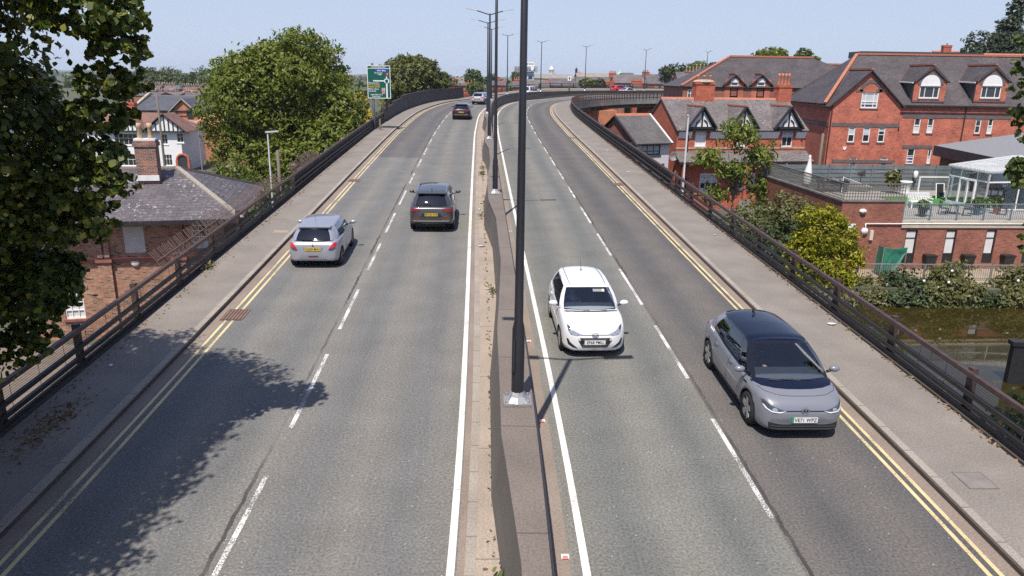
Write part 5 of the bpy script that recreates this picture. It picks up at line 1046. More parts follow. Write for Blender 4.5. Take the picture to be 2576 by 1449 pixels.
ch = chimney(ro, c0.x, c0.y, zb_-.5, zt_, .98, .75, 2, B_CHM, POT, .85); ll = MB(); ll.box(c0.x-.54, c0.x+.54, c0.y-.47, c0.y-.385, zb_-.16, zb_+.1); ll.build('flashing', LEAD, ch); cp = MB(); cp.box(c0.x-.5, c0.x+.5, c0.y-.3, c0.y+.3, zt_+.003, zt_+.1); cp.build('chimney_cap', LEAD, ch)
a_ = LA(341, 660); lt_ = MB(); lt_.lathe([(.2, 0), (.2, .06), (.15, .11), (.02, .12)], 16, axis='y'); lt_.v = [(p[0]+a_[0], -p[1]-.003, p[2]+a_[1]) for p in lt_.v]; lt_.build('bulkhead_lamp', WHITE, t, True)
a_ = LA(278, 760); dp = MB(); dp.tube([(a_[0], -.09, GL), (a_[0], -.09, ZE-.15)], .055, 8); dp.build('drainpipe', PIPE, t, True)
# --- B. white half-timbered pair of houses beyond it
p0_ = at(268, 430, 97); t = empty('half_timbered_house', (p0_.x-3.5, 97, GL), R(3), 'white rendered semi-detached house with brown tiled roof and two half-timbered gables', 'house'); PB = t; ox = p0_.x-3.5
def RB(u0, v0, u1, v1):
    a = onwall(u0, v0, (ox, 97), X); b = onwall(u1, v1, (ox, 97), X); return (a[0], b[0], b[1]-GL, a[1]-GL)
wd = onwall(474, 400, (ox, 97), X)[0]-1.0; ze = at(470, 330, 97).z-GL; zr = at(330, 283, 101).z-GL
fr_w = [RB(283, 391, 344, 418), RB(283, 336, 344, 366), RB(400, 338, 418, 364), RB(438, 336, 457, 360), RB(405, 390, 430, 418)]
house_box(t, wd, 8.5, 0, ze, ze, RENDER_W, fr_w, gables=False)
for i, r in enumerate(fr_w): window(t, (0, 0), X, r, 5 if i < 2 else 2 if i < 4 else 3, (.6,), .06, sill=WHITE)
rf = MB(); o_ = .4; q4 = [Vector((-o_, -o_, ze)), Vector((wd+o_, -o_, ze)), Vector((wd+o_, 8.5+o_, ze)), Vector((-o_, 8.5+o_, ze))]; rA, rB = Vector((3.2, 4.25, zr)), Vector((wd-4.2, 4.25, zr))
slope(rf, q4[0], q4[1], rB, rA); slope(rf, q4[2], q4[3], rA, rB); slope(rf, q4[1], q4[2], rB, rB); slope(rf, q4[3], q4[0], rA, rA)
for cu in (313, 413):
    cx = onwall(cu, 330, (ox, 97), X)[0]; hw = 2.9
    slope(rf, (cx-hw, -.75, ze-.1), (cx-hw, 3.2, ze-.1), (cx, 3.2, ze+2.2), (cx, -.75, ze+2.2)); slope(rf, (cx+hw, 3.2, ze-.1), (cx+hw, -.75, ze-.1), (cx, -.75, ze+2.2), (cx, 3.2, ze+2.2))
ro = rf.build('roof', T_BROWN, t)
for cu in (313, 413):
    cx = onwall(cu, 330, (ox, 97), X)[0]; gb = MB(); gb.prism([(cx-2.4, -.45, ze-.05), (cx+2.4, -.45, ze-.05), (cx, -.45, ze+1.9)], (0, .2, 0)); o_g = gb.build('gable', RENDER_W, t)
    tb = MB()
    for s_ in (-1, 1): tb.bar((cx+s_*2.95, -.62, ze-.25), (cx, -.62, ze+2.12), .1, .28, up=(0, 1, 0))
    for k in range(-3, 4): tb.bar((cx+k*.55, -.5, ze-.05), (cx+k*.55, -.5, ze+1.85*(1-abs(k)*.55/2.4)), .14, .06)
    tb.box(cx-2.5, cx+2.5, -.55, -.42, ze-.18, ze-.02); tb.build('timbers', BLACK, o_g)
bay = MB(); cx = (fr_w[0][0]+fr_w[0][1])/2; bay.lathe([(1.9, .0), (1.9, fr_w[0][2]-.05)], 16, (cx, .5, 0)); bay.build('bay_base', RENDER_W, t)
chimney(ro, onwall(322, 270, (ox, 100), X)[0], 3.6, zr-1.2, at(322, 258, 100).z-GL, 1.5, .9, 3, B_RED, BLACK, .5)
por = MB(); cx = onwall(455, 405, (ox, 97), X)[0]; por.tube([(cx+.75*math.cos(k*math.pi/12), -.04, 1.5+.75*math.sin(k*math.pi/12)) for k in range(13)], .16, 6); por.bar((cx-.75, -.04, 0), (cx-.75, -.04, 1.5), .3); por.bar((cx+.75, -.04, 0), (cx+.75, -.04, 1.5), .3); pa_ = por.build('porch_arch', B_RED, t); dr = MB(); dr.prism([(cx-.62, -.03, 0), (cx+.62, -.03, 0), (cx+.62, -.03, 1.5), (cx+.4, -.03, 2.0), (cx, -.03, 2.15), (cx-.4, -.03, 2.0), (cx-.62, -.03, 1.5)], (0, .02, 0)); dr.build('doorway', INTER, pa_)
# half-timbered neighbour seen through the lime tree
t = empty('half_timbered_house', (p0_.x-24, 92, GL), R(3), 'white half-timbered house glimpsed between the lime tree leaves', 'house'); house_box(t, 13, 8, 0, 5.3, 5.3, RENDER_W, [(2, 5, 3, 4.5), (8, 11, 3, 4.5), (2, 5, .8, 2.2)], gables=False)
for r in [(2, 5, 3, 4.5), (8, 11, 3, 4.5), (2, 5, .8, 2.2)]: window(t, (0, 0), X, r, 4, (.6,), .07)
gable_roof(t, 0, 13, 0, 8, 5.3, 8.4, T_BROWN, .4, ridge=None); gb = MB(); gb.prism([(1, -.3, 5.2), (6, -.3, 5.2), (3.5, -.3, 7.6)], (0, .25, 0)); o_g = gb.build('gable', RENDER_W, t); tb = MB(); [tb.bar((3.5+k*.7, -.34, 5.2), (3.5+k*.7, -.34, 7.5-abs(k)*.65), .16, .06) for k in range(-3, 4)]; tb.build('timbers', BLACK, o_g)
# --- C. slate and orange-brick block with a central gable
pc = at(337, 300, 135); t = empty('gabled_block', (pc.x, 135, GL), 0, 'orange brick block with dark blue slate roof and a pointed central gable', 'building')
def RC(u0, v0, u1, v1):
    a = onwall(u0, v0, (pc.x, 135), X); b = onwall(u1, v1, (pc.x, 135), X); return (a[0], b[0], b[1]-GL, a[1]-GL)
wd = onwall(531, 300, (pc.x, 135), X)[0]; ze = at(430, 276, 135).z-GL; zr = at(430, 241, 142).z-GL
wn = [RC(409, 276, 421, 292), RC(434, 276, 448, 292), RC(471, 276, 485, 292), RC(441, 303, 452, 312), RC(498, 279, 508, 286), RC(375, 277, 388, 291)]
house_box(t, wd, 14, 0, ze, zr, B_ORG, wn)
for r in wn: window(t, (0, 0), X, r, 2, (.6,), .09, fm=DKGREY, sill=STONE)
ro = gable_roof(t, 0, wd, 0, 14, ze, zr, SL_BLUE, .4, ridge=SL_BLUE)
gl, gr_, gp = onwall(425, 272, (pc.x, 135), X)[0], onwall(498, 277, (pc.x, 135), X)[0], onwall(459, 248, (pc.x, 135), X); cx = (gl+gr_)/2; zp = gp[1]-GL
gw = MB(); gw.prism([(gl+.4, -.15, ze-1), (gr_-.4, -.15, ze-1), (gr_-.4, -.15, ze-.3), (cx, -.15, zp-.3), (gl+.4, -.15, ze-.3)], (0, .4, 0)); gw_o = gw.build('gable', B_ORG, t)
for cu in (441, 478):
    a = onwall(cu, 284, (pc.x, 135), X); window(t, (0, -.15), X, (a[0]-.55, a[0]+.55, a[1]-GL-.7, a[1]-GL+.6), 2, (.6,), .09, fm=DKGREY, d=-.02)
gr2 = MB(); slope(gr2, (gl, -.4, ze-.35), (gl, 6, ze-.35), (cx, 6, zp), (cx, -.4, zp)); slope(gr2, (gr_, 6, ze-.35), (gr_, -.4, ze-.35), (cx, -.4, zp), (cx, 6, zp)); gr2.build('gable_roof', SL_BLUE, ro); bb = MB(); [bb.bar((x, -.45, ze-.45), (cx, -.45, zp-.05), .12, .3, up=(0, 1, 0)) for x in (gl, gr_)]; bb.build('barge_board', STONE, gw_o)
for x in (-.1, wd+.1): v_ = MB(); v_.prism([(x-.25, -.5, ze-.3), (x-.25, 7, zr+.15), (x-.25, 14.3, ze-.3), (x-.25, 14.3, ze+.1), (x-.25, 7, zr+.55), (x-.25, -.5, ze+.1)], (.5, 0, 0)); v_.build('gable_coping', STONE, ro)
# --- D. orange-tiled building by the great tree
pd = at(470, 318, 112); t = empty('orange_roofed_house', (pd.x, 112, GL), R(-20), 'brick house with a bright orange tiled roof beside the great tree', 'house'); ze = at(475, 318, 112).z-GL; house_box(t, 12, 9, 0, ze, ze, B_ORG, gables=False)
rf = MB(); q4 = [Vector((-.4, -.4, ze)), Vector((12.4, -.4, ze)), Vector((12.4, 9.4, ze)), Vector((-.4, 9.4, ze))]; rA, rB = Vector((4.4, 4.5, ze+2.9)), Vector((8, 4.5, ze+2.9)); slope(rf, q4[0], q4[1], rB, rA); slope(rf, q4[2], q4[3], rA, rB); slope(rf, q4[1], q4[2], rB, rB); slope(rf, q4[3], q4[0], rA, rA); rf.build('roof', T_ORG, t)
# --- E. small rendered house by the right-hand railing
aE = R(26); O = Vector((10.75, 66.0, GR)); uE = (math.cos(aE), math.sin(aE)); t = empty('small_house', O, aE, 'small pale grey rendered house with dark tiled roof close beside the right railing', 'house')
w_, d_ = 3.6, 6.8; ze = at(1600, 357, 66).z-GR; zr = 4.35-GR
L_ = lambda u, v: onwall(u, v, O, uE)
a, b = L_(1613, 391), L_(1662, 364); wr = (a[0], b[0], a[1]-GR, b[1]-GR)
mb = MB(); wall(mb, (0, 0), X, [(0, 0), (w_, 0), (w_, ze), (0, ze)], [wr]); mb.build('front_wall', RENDER_G, t)
mb = MB(); g_ = [(0, 0), (d_, 0), (d_, ze), (d_/2, zr-.05), (0, ze)]; wall(mb, (w_, .002), Y_, g_); wall(mb, (0, d_), YN, g_); wall(mb, (w_, d_), XN, [(0, 0), (w_, 0), (w_, ze), (0, ze)]); mb.build('wall', B_MOD, t)
window(t, (0, 0), X, wr, 3, (.38,), .08, fm=DKGREY, sill=DKGREY, blind=.98)
ro = gable_roof(t, 0, w_, 0, d_, ze, zr, T_GREY, .3); bg = MB(); k = (zr-ze)/(d_/2)
for y in (-.3, d_+.3): bg.bar((-.16, y, ze-.3*k-.12), (-.16, d_/2, zr-.14), .06, .24, up=(1, 0, 0))
bg.build('barge_board', BLACK, ro); gt = MB(); gt.tube([(-.1, -.36, ze-.2), (w_+.1, -.36, ze-.2)], .07, 6); gt.build('gutter', BLACK, ro)
vf = MB(); vf.bar((w_+.1, -.3, ze-.3*k+.05), (w_+.1, d_/2, zr+.05), .16, .06); vf.build('verge_flashing', LEAD, ro)
# --- F. half-timbered red terrace
aF = R(12); p = at(1705, 323, 72); O = Vector((p.x, 72, GR)); uF = (math.cos(aF), math.sin(aF)); t = empty('terrace_house', O, aF, 'red brick terrace with three black-and-white half-timbered gablets and slate roof', 'house')
L_ = lambda u, v: onwall(u, v, O, uF)
w_ = L_(2030, 324)[0]; d_ = 8.4; ze = p.z-GR; zr = at(1662, 246, 76.2).z-GR
GB = [1763, 1869, 1981]; ops = []; wins = []
for cu in GB:
    c = L_(cu, 345); wins.append((c[0]-.58, c[0]+.58, L_(cu, 369)[1]-GR, L_(cu, 323)[1]-GR))
GW = [(L_(1785, 430)[0], 1), (L_(1880, 430)[0], 1), (L_(1995, 430)[0], 0)]
gws = [(c-.95, c+.95, 1.0, 2.6) for c, k in GW]; door = (L_(1716, 440)[0]-.5, L_(1716, 440)[0]+.5, .15, 2.3); dor2 = (L_(1935, 430)[0]-.5, L_(1935, 430)[0]+.5, .15, 2.3)
house_box(t, w_, d_, 0, ze, zr, B_RED, wins+gws+[door, dor2])
for i, r in enumerate(wins): window(t, (0, 0), X, r, 1 if i < 2 else 2, (.62,), .08, sill=STONE, blind=.97 if i < 2 else .5, bm=WHITE if i == 0 else BLIND)
for r in gws: window(t, (0, 0), X, r, 3, (.66,), .12, sill=WHITE, blind=.6)
for r in (door, dor2): q = MB(); q.box(r[0]+.02, r[1]-.02, .05, .1, r[2], r[3]-.02); q.build('door', mat('navy_door', (.02, .025, .05), .4, var=.1), t)
ro = gable_roof(t, 0, w_, 0, d_, ze, zr, SL_TER, .3)
k_ = (zr-ze)/(d_/2)
for cu in GB:
    cx = L_(cu, 300)[0]; zt = L_(cu, 268)[1]-GR; zb = L_(cu, 321)[1]-GR; hw = 1.5; rise = zt-zb; dep = (zt-ze)/k_+.3
    g_ = MB(); slope(g_, (cx-hw, -.55, zb), (cx-hw, dep*.15, zb), (cx, dep, zt), (cx, -.55, zt), .08); slope(g_, (cx+hw, dep*.15, zb), (cx+hw, -.55, zb), (cx, -.55, zt), (cx, dep, zt), .08); go = g_.build('gablet_roof', SL_TER, ro)
    rr_ = MB(); rr_.bar((cx, -.5, zt+.05), (cx, dep, zt+.05), .18, .14); rr_.build('ridge_tiles', RIDGE, go)
    g2 = MB(); g2.prism([(cx-1.15, -.3, zb+.05), (cx+1.15, -.3, zb+.05), (cx, -.3, zt-.25)], (0, .15, 0)); wo = g2.build('gablet', WHITE, t)
    tb = MB()
    for s_ in (-1, 1):
        tb.bar((cx+s_*1.55, -.5, zb-.1), (cx, -.5, zt-.02), .14, .3, up=(0, 1, 0)); tb.tube([(cx+s_*.2, -.34, zb+.75), (cx+s_*.5, -.34, zb+.5), (cx+s_*.62, -.34, zb+.05)], .07, 5)
        tb.bar((cx+s_*1.35, -.05, zb-.55), (cx+s_*1.35, -.5, zb-.02), .14)
    tb.bar((cx, -.34, zb), (cx, -.34, zt-.4), .15, .08); tb.box(cx-1.3, cx+1.3, -.42, -.25, zb-.12, zb+.1); tb.build('timbers', BLACK, wo)
edges = [0]+[L_(cu, 330)[0] for cu in GB]+[w_]
for i in range(4):
    a, b = edges[i]+(.95 if i else .1), edges[i+1]-(.95 if i < 3 else .1)
    if b-a > .4: cv = MB(); cv.prism([(a, -.004, ze-.95), (a, -.3, ze-.3), (a, -.004, ze-.3)], (b-a, 0, 0)); cv.build('eaves_cove', WHITE, t)
gt = MB(); gt.box(-.1, w_+.1, -.42, -.31, ze-.27, ze-.17); gt.build('gutter', BLACK, ro)
pr = MB(); zz = L_(1800, 403)[1]-GR; slope(pr, (-.2, -1.5, zz), (w_+.2, -1.5, zz), (w_+.2, -.0, zz+.85), (-.2, -.0, zz+.85), .08); po = pr.build('porch_roof', SL_TER, t); pf = MB(); pf.box(-.2, w_+.2, -1.55, -1.45, zz-.22, zz-.09); pf.build('fascia', BLACK, po); 
for x in (.3, w_/2, w_-.3): q = MB(); q.box(x-.12, x+.12, -1.45, -1.2, 0, zz-.1); q.build('porch_post', B_RED if x < w_-1 else WHITE, t)
sb = MB(); sb.box(-.05, w_, -.05, -.003, L_(1750, 375)[1]-GR, L_(1750, 375)[1]-GR+.16); sb.build('stone_band', STONE, t)
for x in (L_(1730, 350)[0], L_(1905, 350)[0]): q = MB(); q.tube([(x, -.1, 2.6), (x, -.1, ze-.2)], .06, 6); q.build('drainpipe', BLACK, t)
for cu, tv, ww, np_ in ((1768, 205, 2.0, 3), (1968, 213, 1.5, 4)):
    cx = onwall(cu, 240, (O.x-uF[1]*4.2, O.y+uF[0]*4.2), uF)[0]; zt = at(cu, tv, 72+cx*uF[1]+4.1).z-GR; c_o = chimney(t, cx, 4.2, zr-1.2, zt, ww, 1.0, np_, B_RED, TERRA, .6 if np_ == 3 else 1.1)
    if np_ == 3: q = MB(); q.lathe([(1.15, zt-.05), (1.0, zt+.12), (.3, zt+.2)], 16, (cx, 4.2, 0)); q.v = [(p_[0], 4.2+(p_[1]-4.2)*.6, p_[2]) for p_ in q.v]; q.build('flaunching', STONE, c_o)
fw = empty('garden_wall', (O.x, 66.2, GR), aF, 'low bright red brick garden wall in front of the half-timbered terrace', 'wall'); q = MB(); q.box(.2, 5.2, 0, .3, 0, L_(1760, 462)[1]*0+1.45); q.box(6.4, w_, 0, .3, 0, 1.3); q.build('brickwork', B_RED, fw); q = MB(); q.box(.1, 5.3, -.06, .36, 1.453, 1.55); q.box(6.3, w_+.1, -.06, .36, 1.303, 1.4); q.build('coping', RIDGE, fw)
ds = empty('satellite_dish', (O.x-.3, 71.6, GR+ze-2.6), 0, 'grey satellite dish on the left corner of the half-timbered terrace', 'satellite dish'); q = MB(); q.lathe([(.02, 0), (.25, .04), (.42, .13), (.43, .13), (.25, .02)], 16, axis='y'); q.v = [(a, -b, c) for a, b, c in q.v]; q.build('dish', GALV, ds, True); q = MB(); q.bar((0, 0, -.1), (0, -.5, 0), .03); q.bar((0, 0, 0), (.2, .4, -.1), .04); q.build('arm', GALV, ds)
# --- G. the big red building
OG = (0, 80.0); LG = lambda u, v, Y=80.0: onwall(u, v, (0, Y), X)
xl = LG(2092, 260)[0]; t = empty('red_brick_block', (xl, 80, GR), 0, 'large red brick building with slate roof, arched dormers and a big pointed gable', 'building')
def RG(u0, v0, u1, v1, Y=80.0): a, b = LG(u0, v1, Y), LG(u1, v0, Y); return (a[0]-xl, b[0]-xl, a[1]-GR, b[1]-GR)
xg = LG(2268, 260)[0]-xl; zeG = LG(2092, 261)[1]-GR; zaG = LG(2190, 178)[1]-GR; WE = 32; DP = 14
w1 = RG(2164, 233, 2212, 272); trip = [RG(2131, 320, 2153, 358), RG(2168, 320, 2191, 358), RG(2206, 320, 2229, 358)]; grd = [RG(2134, 397, 2157, 432), RG(2211, 397, 2234, 432)]
mb = MB(); wall(mb, (0, 0), X, [(0, 0), (xg, 0), (xg, zeG), (xg/2, zaG), (0, zeG)], [w1]+trip+grd)
wall(mb, (xg, 0), Y_, [(0, 0), (1, 0), (1, zeG), (0, zeG)])
sd_ = [RG(2296, 297, 2318, 335, 81), RG(2330, 297, 2351, 335, 81), RG(2450, 298, 2471, 336, 81), RG(2481, 298, 2501, 337, 81)]; gr2_ = [RG(2278, 374, 2303, 412, 81), RG(2330, 375, 2345, 412, 81)]
zeM = LG(2400, 262, 81)[1]-GR
wall(mb, (0, 1), X, [(xg, 0), (WE, 0), (WE, zeM), (xg, zeM)], sd_+gr2_)
wall(mb, (0, DP), YN, [(0, 0), (DP, 0), (DP, zeG), (0, zeG)]); wall(mb, (WE, 1), Y_, [(0, 0), (DP-1, 0), (DP-1, zeM), (0, zeM)]); mb.build('wall', B_BIG, t)
window(t, (0, 0), X, w1, 3, (.42,), .11, sill=BAND, blind=.78, vx=(.26, .74))
for r, b in zip(trip, (.5, .45, .3)): window(t, (0, 0), X, r, 1, (.5,), .09, sill=BAND, blind=b)
for r in grd:
    wo = window(t, (0, 0), X, r, 1, (.35,), .09, sill=BAND, blind=.64, bm=WHITE); v, f = text_mesh('Clark', .36, .012); q = MB(); cx, cz = (r[0]+r[1])/2, r[3]-.62; q.add([(a+cx, .095, b+cz) for a, b in v], f)
    q.poly([(cx-.12, .095, cz+.2), (cx+.12, .095, cz+.2), (cx, .095, cz+.34)]); v, f = text_mesh('mortgages', .17, .004); q.add([(a+cx, .095, b+cz-.26) for a, b in v], f); q.build('lettering', mat('indigo_ink', (.03, .04, .16), .6, var=0), wo)
for r, c_, b in zip(sd_, (.55, .5, 0, .55), (0, 0, .2, 0)): window(t, (0, 1), X, r, 1, (.5,), .09, sill=BAND, curtain=c_, blind=b)
wo = window(t, (0, 1), X, gr2_[0], 1, (.52,), .09, sill=BAND); q = MB(); r = gr2_[0]; q.box(r[0]+.1, r[1]-.1, 1.08, 1.1, r[2]+.12, r[2]+.85); q.build('notice', mat('indigo_ink', (.03, .04, .16)), wo); q = MB(); cx = (r[0]+r[1])/2; cz = r[2]+.36; q.prism([(cx-.36, 1.07, cz), (cx-.12, 1.07, cz+.17), (cx-.12, 1.07, cz+.06), (cx+.34, 1.07, cz+.06), (cx+.34, 1.07, cz-.06), (cx-.12, 1.07, cz-.06), (cx-.12, 1.07, cz-.17)], (0, .006, 0)); q.box(cx-.3, cx+.3, 1.07, 1.076, cz+.28, cz+.36); q.build('arrow', WHITE, wo)
window(t, (0, 1), X, gr2_[1], 1, (.5,), .09, sill=BAND, curtain=.5)
bd = MB()
for r_, y in ((RG(2092, 311, 2262, 318), 0), (RG(2092, 403, 2252, 409), 0), (RG(2270, 289, 2546, 296, 81), 1), (RG(2270, 366, 2345, 373, 81), 1), (RG(2153, 225, 2172, 231), 0), (RG(2204, 225, 2223, 231), 0)): bd.box(r_[0]-(.03 if y == 0 and r_[0] < .2 else 0), r_[1], y-.04, y-.003, r_[2], r_[3])
bd.box(-.04, -.003, 0, DP, RG(2092, 311, 2262, 318)[2], RG(2092, 311, 2262, 318)[3])
cx, cz = (w1[0]+w1[1])/2, w1[3]+.08
for k in range(10): a0, a1 = math.pi*k/10, math.pi*(k+1)/10; bd.prism([(cx+rr*math.cos(a), -.04, cz+rr*math.sin(a)) for rr, a in ((.85, a0), (1.2, a0), (1.2, a1), (.85, a1))], (0, .037, 0))
for s_ in (0, xg): bd.bar((s_, -.02, zeG-.12), (xg/2, -.02, zaG-.12), .04, .3, up=(0, 1, 0))
bd.build('blue_brick_bands', BAND, t)
# roofs: main hipped ridge, gable projection, dormers
pr = at(2156, 137, 87.0); zrM = pr.z-GR; xr0 = pr.x-xl; rf = MB(); ov = .35
slope(rf, (0, 1-ov, zeM-.15), (WE, 1-ov, zeM-.15), (WE, 7, zrM), (xr0, 7, zrM)); slope(rf, (WE, 13.4, zeM), (-ov, 13.4, zeM), (xr0, 7, zrM), (WE, 7, zrM)); slope(rf, (-ov, 13.4, zeM-.15), (-ov, 1-ov, zeM-.15), (xr0, 7, zrM), (xr0, 7, zrM))
yb = 1+(zaG-zeM)/(zrM-zeM)*6+.2
slope(rf, (-ov, -ov, zeG-.25), (-ov, yb*.35, zeG-.25), (xg/2, yb, zaG+.12), (xg/2, -ov, zaG+.12)); slope(rf, (xg+ov, yb*.35, zeG-.25), (xg+ov, -ov, zeG-.25), (xg/2, -ov, zaG+.12), (xg/2, yb, zaG+.12))
ro = rf.build('roof', SL_BIG, t); rt = MB(); rt.bar((xr0, 7, zrM+.08), (WE, 7, zrM+.08), .34, .2); rt.bar((xr0, 7, zrM+.06), (-ov, .8, zeM-.05), .34, .16); rt.bar((xg/2, -ov, zaG+.2), (xg/2, yb, zaG+.2), .3, .18); rt.build('ridge_tiles', RIDGE, ro)
fd = MB(); fd.box(xr0+1.2, xr0+15, 8.4, 12, zrM-.3, zrM+.42); fd.build('flat_dormer', DKGREY, ro)
for cu in (2337, 2492):
    cx = LG(cu, 230, 81)[0]-xl; zs = LG(cu, 254, 81)[1]-GR; zsp = LG(cu, 201, 81)[1]-GR; za = LG(cu, 167, 81)[1]-GR; hw = 1.68; wr = (cx-1.05, cx+1.05, zs+.25, LG(cu, 216, 81)[1]-GR)
    dm = MB(); wall(dm, (0, .9), X, [(cx-hw, zs-.6), (cx+hw, zs-.6), (cx+hw, zsp), (cx, za), (cx-hw, zsp)], [(wr[0], wr[1], wr[2], wr[3])])
    do = dm.build('dormer', B_BIG, t); 
    dd = .9+(zsp-zeM)/(zrM-zeM)*6+.6
    for s_ in (-1, 1): sidew = MB(); sidew.box(cx+s_*hw-.04, cx+s_*hw+.04, .95, dd, zeM-.3, zsp-.05); sidew.build('dormer_cheek', DKGREY, do)
    window(do, (0, .9), X, wr, 3, (), .11, sill=BAND, vx=(.28, .72), curtain=0); 
    cz = wr[3]+.1; ty = MB(); ty.prism([(cx+1.02*math.cos(math.pi*k/14), .86, cz+1.02*math.sin(math.pi*k/14)) for k in range(15)], (0, .035, 0)); ty.box(cx-1.05, cx+1.05, .84, .89, wr[3]-.02, cz); ty.build('arched_panel', WHITE, do)
    ar = MB()
    for k in range(12): a0, a1 = math.pi*k/12, math.pi*(k+1)/12; ar.prism([(cx+r_*math.cos(a), .855, cz+r_*math.sin(a)) for r_, a in ((1.04, a0), (1.36, a0), (1.36, a1), (1.04, a1))], (0, .04, 0))
    ar.box(cx-hw-.05, cx+hw+.05, .82, .89, zs-.12, zs+.06)
    for s_ in (-1, 1): ar.bar((cx+s_*(hw+.05), .86, zsp-.15), (cx, .86, za-.1), .06, .34, up=(0, 1, 0))
    ar.build('blue_brick_trim', BAND, do)
    dr = MB(); yk = .9+(za-zeM)/(zrM-zeM)*6+.4
    slope(dr, (cx-hw-.3, .7, zsp-.22), (cx-hw-.3, dd, zsp-.22), (cx, yk, za+.12), (cx, .7, za+.12), .08); slope(dr, (cx+hw+.3, dd, zsp-.22), (cx+hw+.3, .7, zsp-.22), (cx, .7, za+.12), (cx, yk, za+.12), .08); dro = dr.build('dormer_roof', SL_BIG, do); rt = MB(); rt.bar((cx, .7, za+.2), (cx, yk, za+.2), .28, .16); rt.build('ridge_tiles', RIDGE, dro)
    q = MB(); q.bar((cx-hw-.32, .66, zsp-.3), (cx-hw-.32, dd-.2, zsp-.2), .1, .14); q.build('gutter_end', WHITE, dro)
gt = MB(); gt.box(-ov-.08, -ov+.02, -ov, 13.4, zeG-.38, zeG-.26); gt.box(xg+.4, WE, .52, .64, zeM-.3, zeM-.18); gt.build('gutter', BLACK, ro)
for x, y in ((.12, -.1), (LG(2420, 330, 81)[0]-xl, .9)): q = MB(); q.tube([(x, y, 0), (x, y, zeM-.3)], .07, 6); q.build('drainpipe', PIPE, t)
al = RG(2119, 369, 2127, 376); q = MB(); q.prism([(al[0], -.06, al[3]), (al[1]+.1, -.06, al[3]), (al[1]+.05, -.06, al[2]+.05), ((al[0]+al[1])/2+.05, -.06, al[2]-.08), (al[0]+.05, -.06, al[2]+.05)], (0, .057, 0)); q.build('alarm_box', WHITE, t)
# taller wing at the far right
xw = LG(2500, 150, 83)[0]; t = empty('red_brick_wing', (xw, 83, GR), 0, 'taller red brick wing with slate roof and red ridge at the right edge', 'building'); zr = at(2520, 137, 89).z-GR
house_box(t, 16, 12, 0, zr-5.4, zr, B_BIG); gable_roof(t, 0, 16, 0, 12, zr-5.4, zr, SL_BIG, .3)
# --- H. second slate-roofed building behind the terrace
p = at(1713, 217, 108); xh = p.x; t = empty('slate_roofed_building', (xh, 108, GR), 0, 'brick building with a wide hipped slate roof and two arched dormers behind the half-timbered terrace', 'building'); zeH = p.z-GR; LH = lambda u, v: onwall(u, v, (0, 108.0), X)
wn = [(LH(1730, 230)[0]-xh, LH(1746, 230)[0]-xh, LH(1738, 241)[1]-GR-.4, LH(1738, 225)[1]-GR)]
mb = MB(); wall(mb, (0, 0), X, [(0.3, 0), (24, 0), (24, zeH), (0.3, zeH)], wn); wall(mb, (.3, 14), YN, [(0, 0), (14, 0), (14, zeH), (0, zeH)]); mb.build('wall', B_MOD, t); window(t, (0, 0), X, wn[0], 2, (.6,), .1)
pr = at(1836, 143, 115); zrH = pr.z-GR; xr = pr.x-xh; xe = LH(2110, 150)[0]-xh+8; rf = MB(); xm = at(2046, 146, 115).x-xh
slope(rf, (0, -.3, zeH), (xe, -.3, zeH), (xm, 7, zrH), (xr, 7, zrH)); slope(rf, (xe, 14.3, zeH), (0, 14.3, zeH), (xr, 7, zrH), (xm, 7, zrH)); slope(rf, (0, 14.3, zeH), (0, -.3, zeH), (xr, 7, zrH), (xr, 7, zrH)); slope(rf, (xe, -.3, zeH), (xe, 14.3, zeH), (xm, 7, zrH), (xm, 7, zrH))
ro = rf.build('roof', SL_BIG, t); rt = MB(); rt.bar((xr, 7, zrH+.1), (xm, 7, zrH+.1), .4, .25); rt.bar((xr, 7, zrH+.08), (0, -.3, zeH+.1), .4, .2); rt.build('ridge_tiles', RIDGE, ro)
lr = MB(); z2 = at(2075, 163, 115).z-GR; slope(lr, (xm-2, 1, zeH), (xm+12, 1, zeH), (xm+12, 7, z2), (xm-2, 7, z2)); lo = lr.build('lower_roof', SL_BIG, t); rt = MB(); rt.bar((xm-1, 7, z2+.1), (xm+12, 7, z2+.1), .36, .22); rt.build('ridge_tiles', RIDGE, lo)
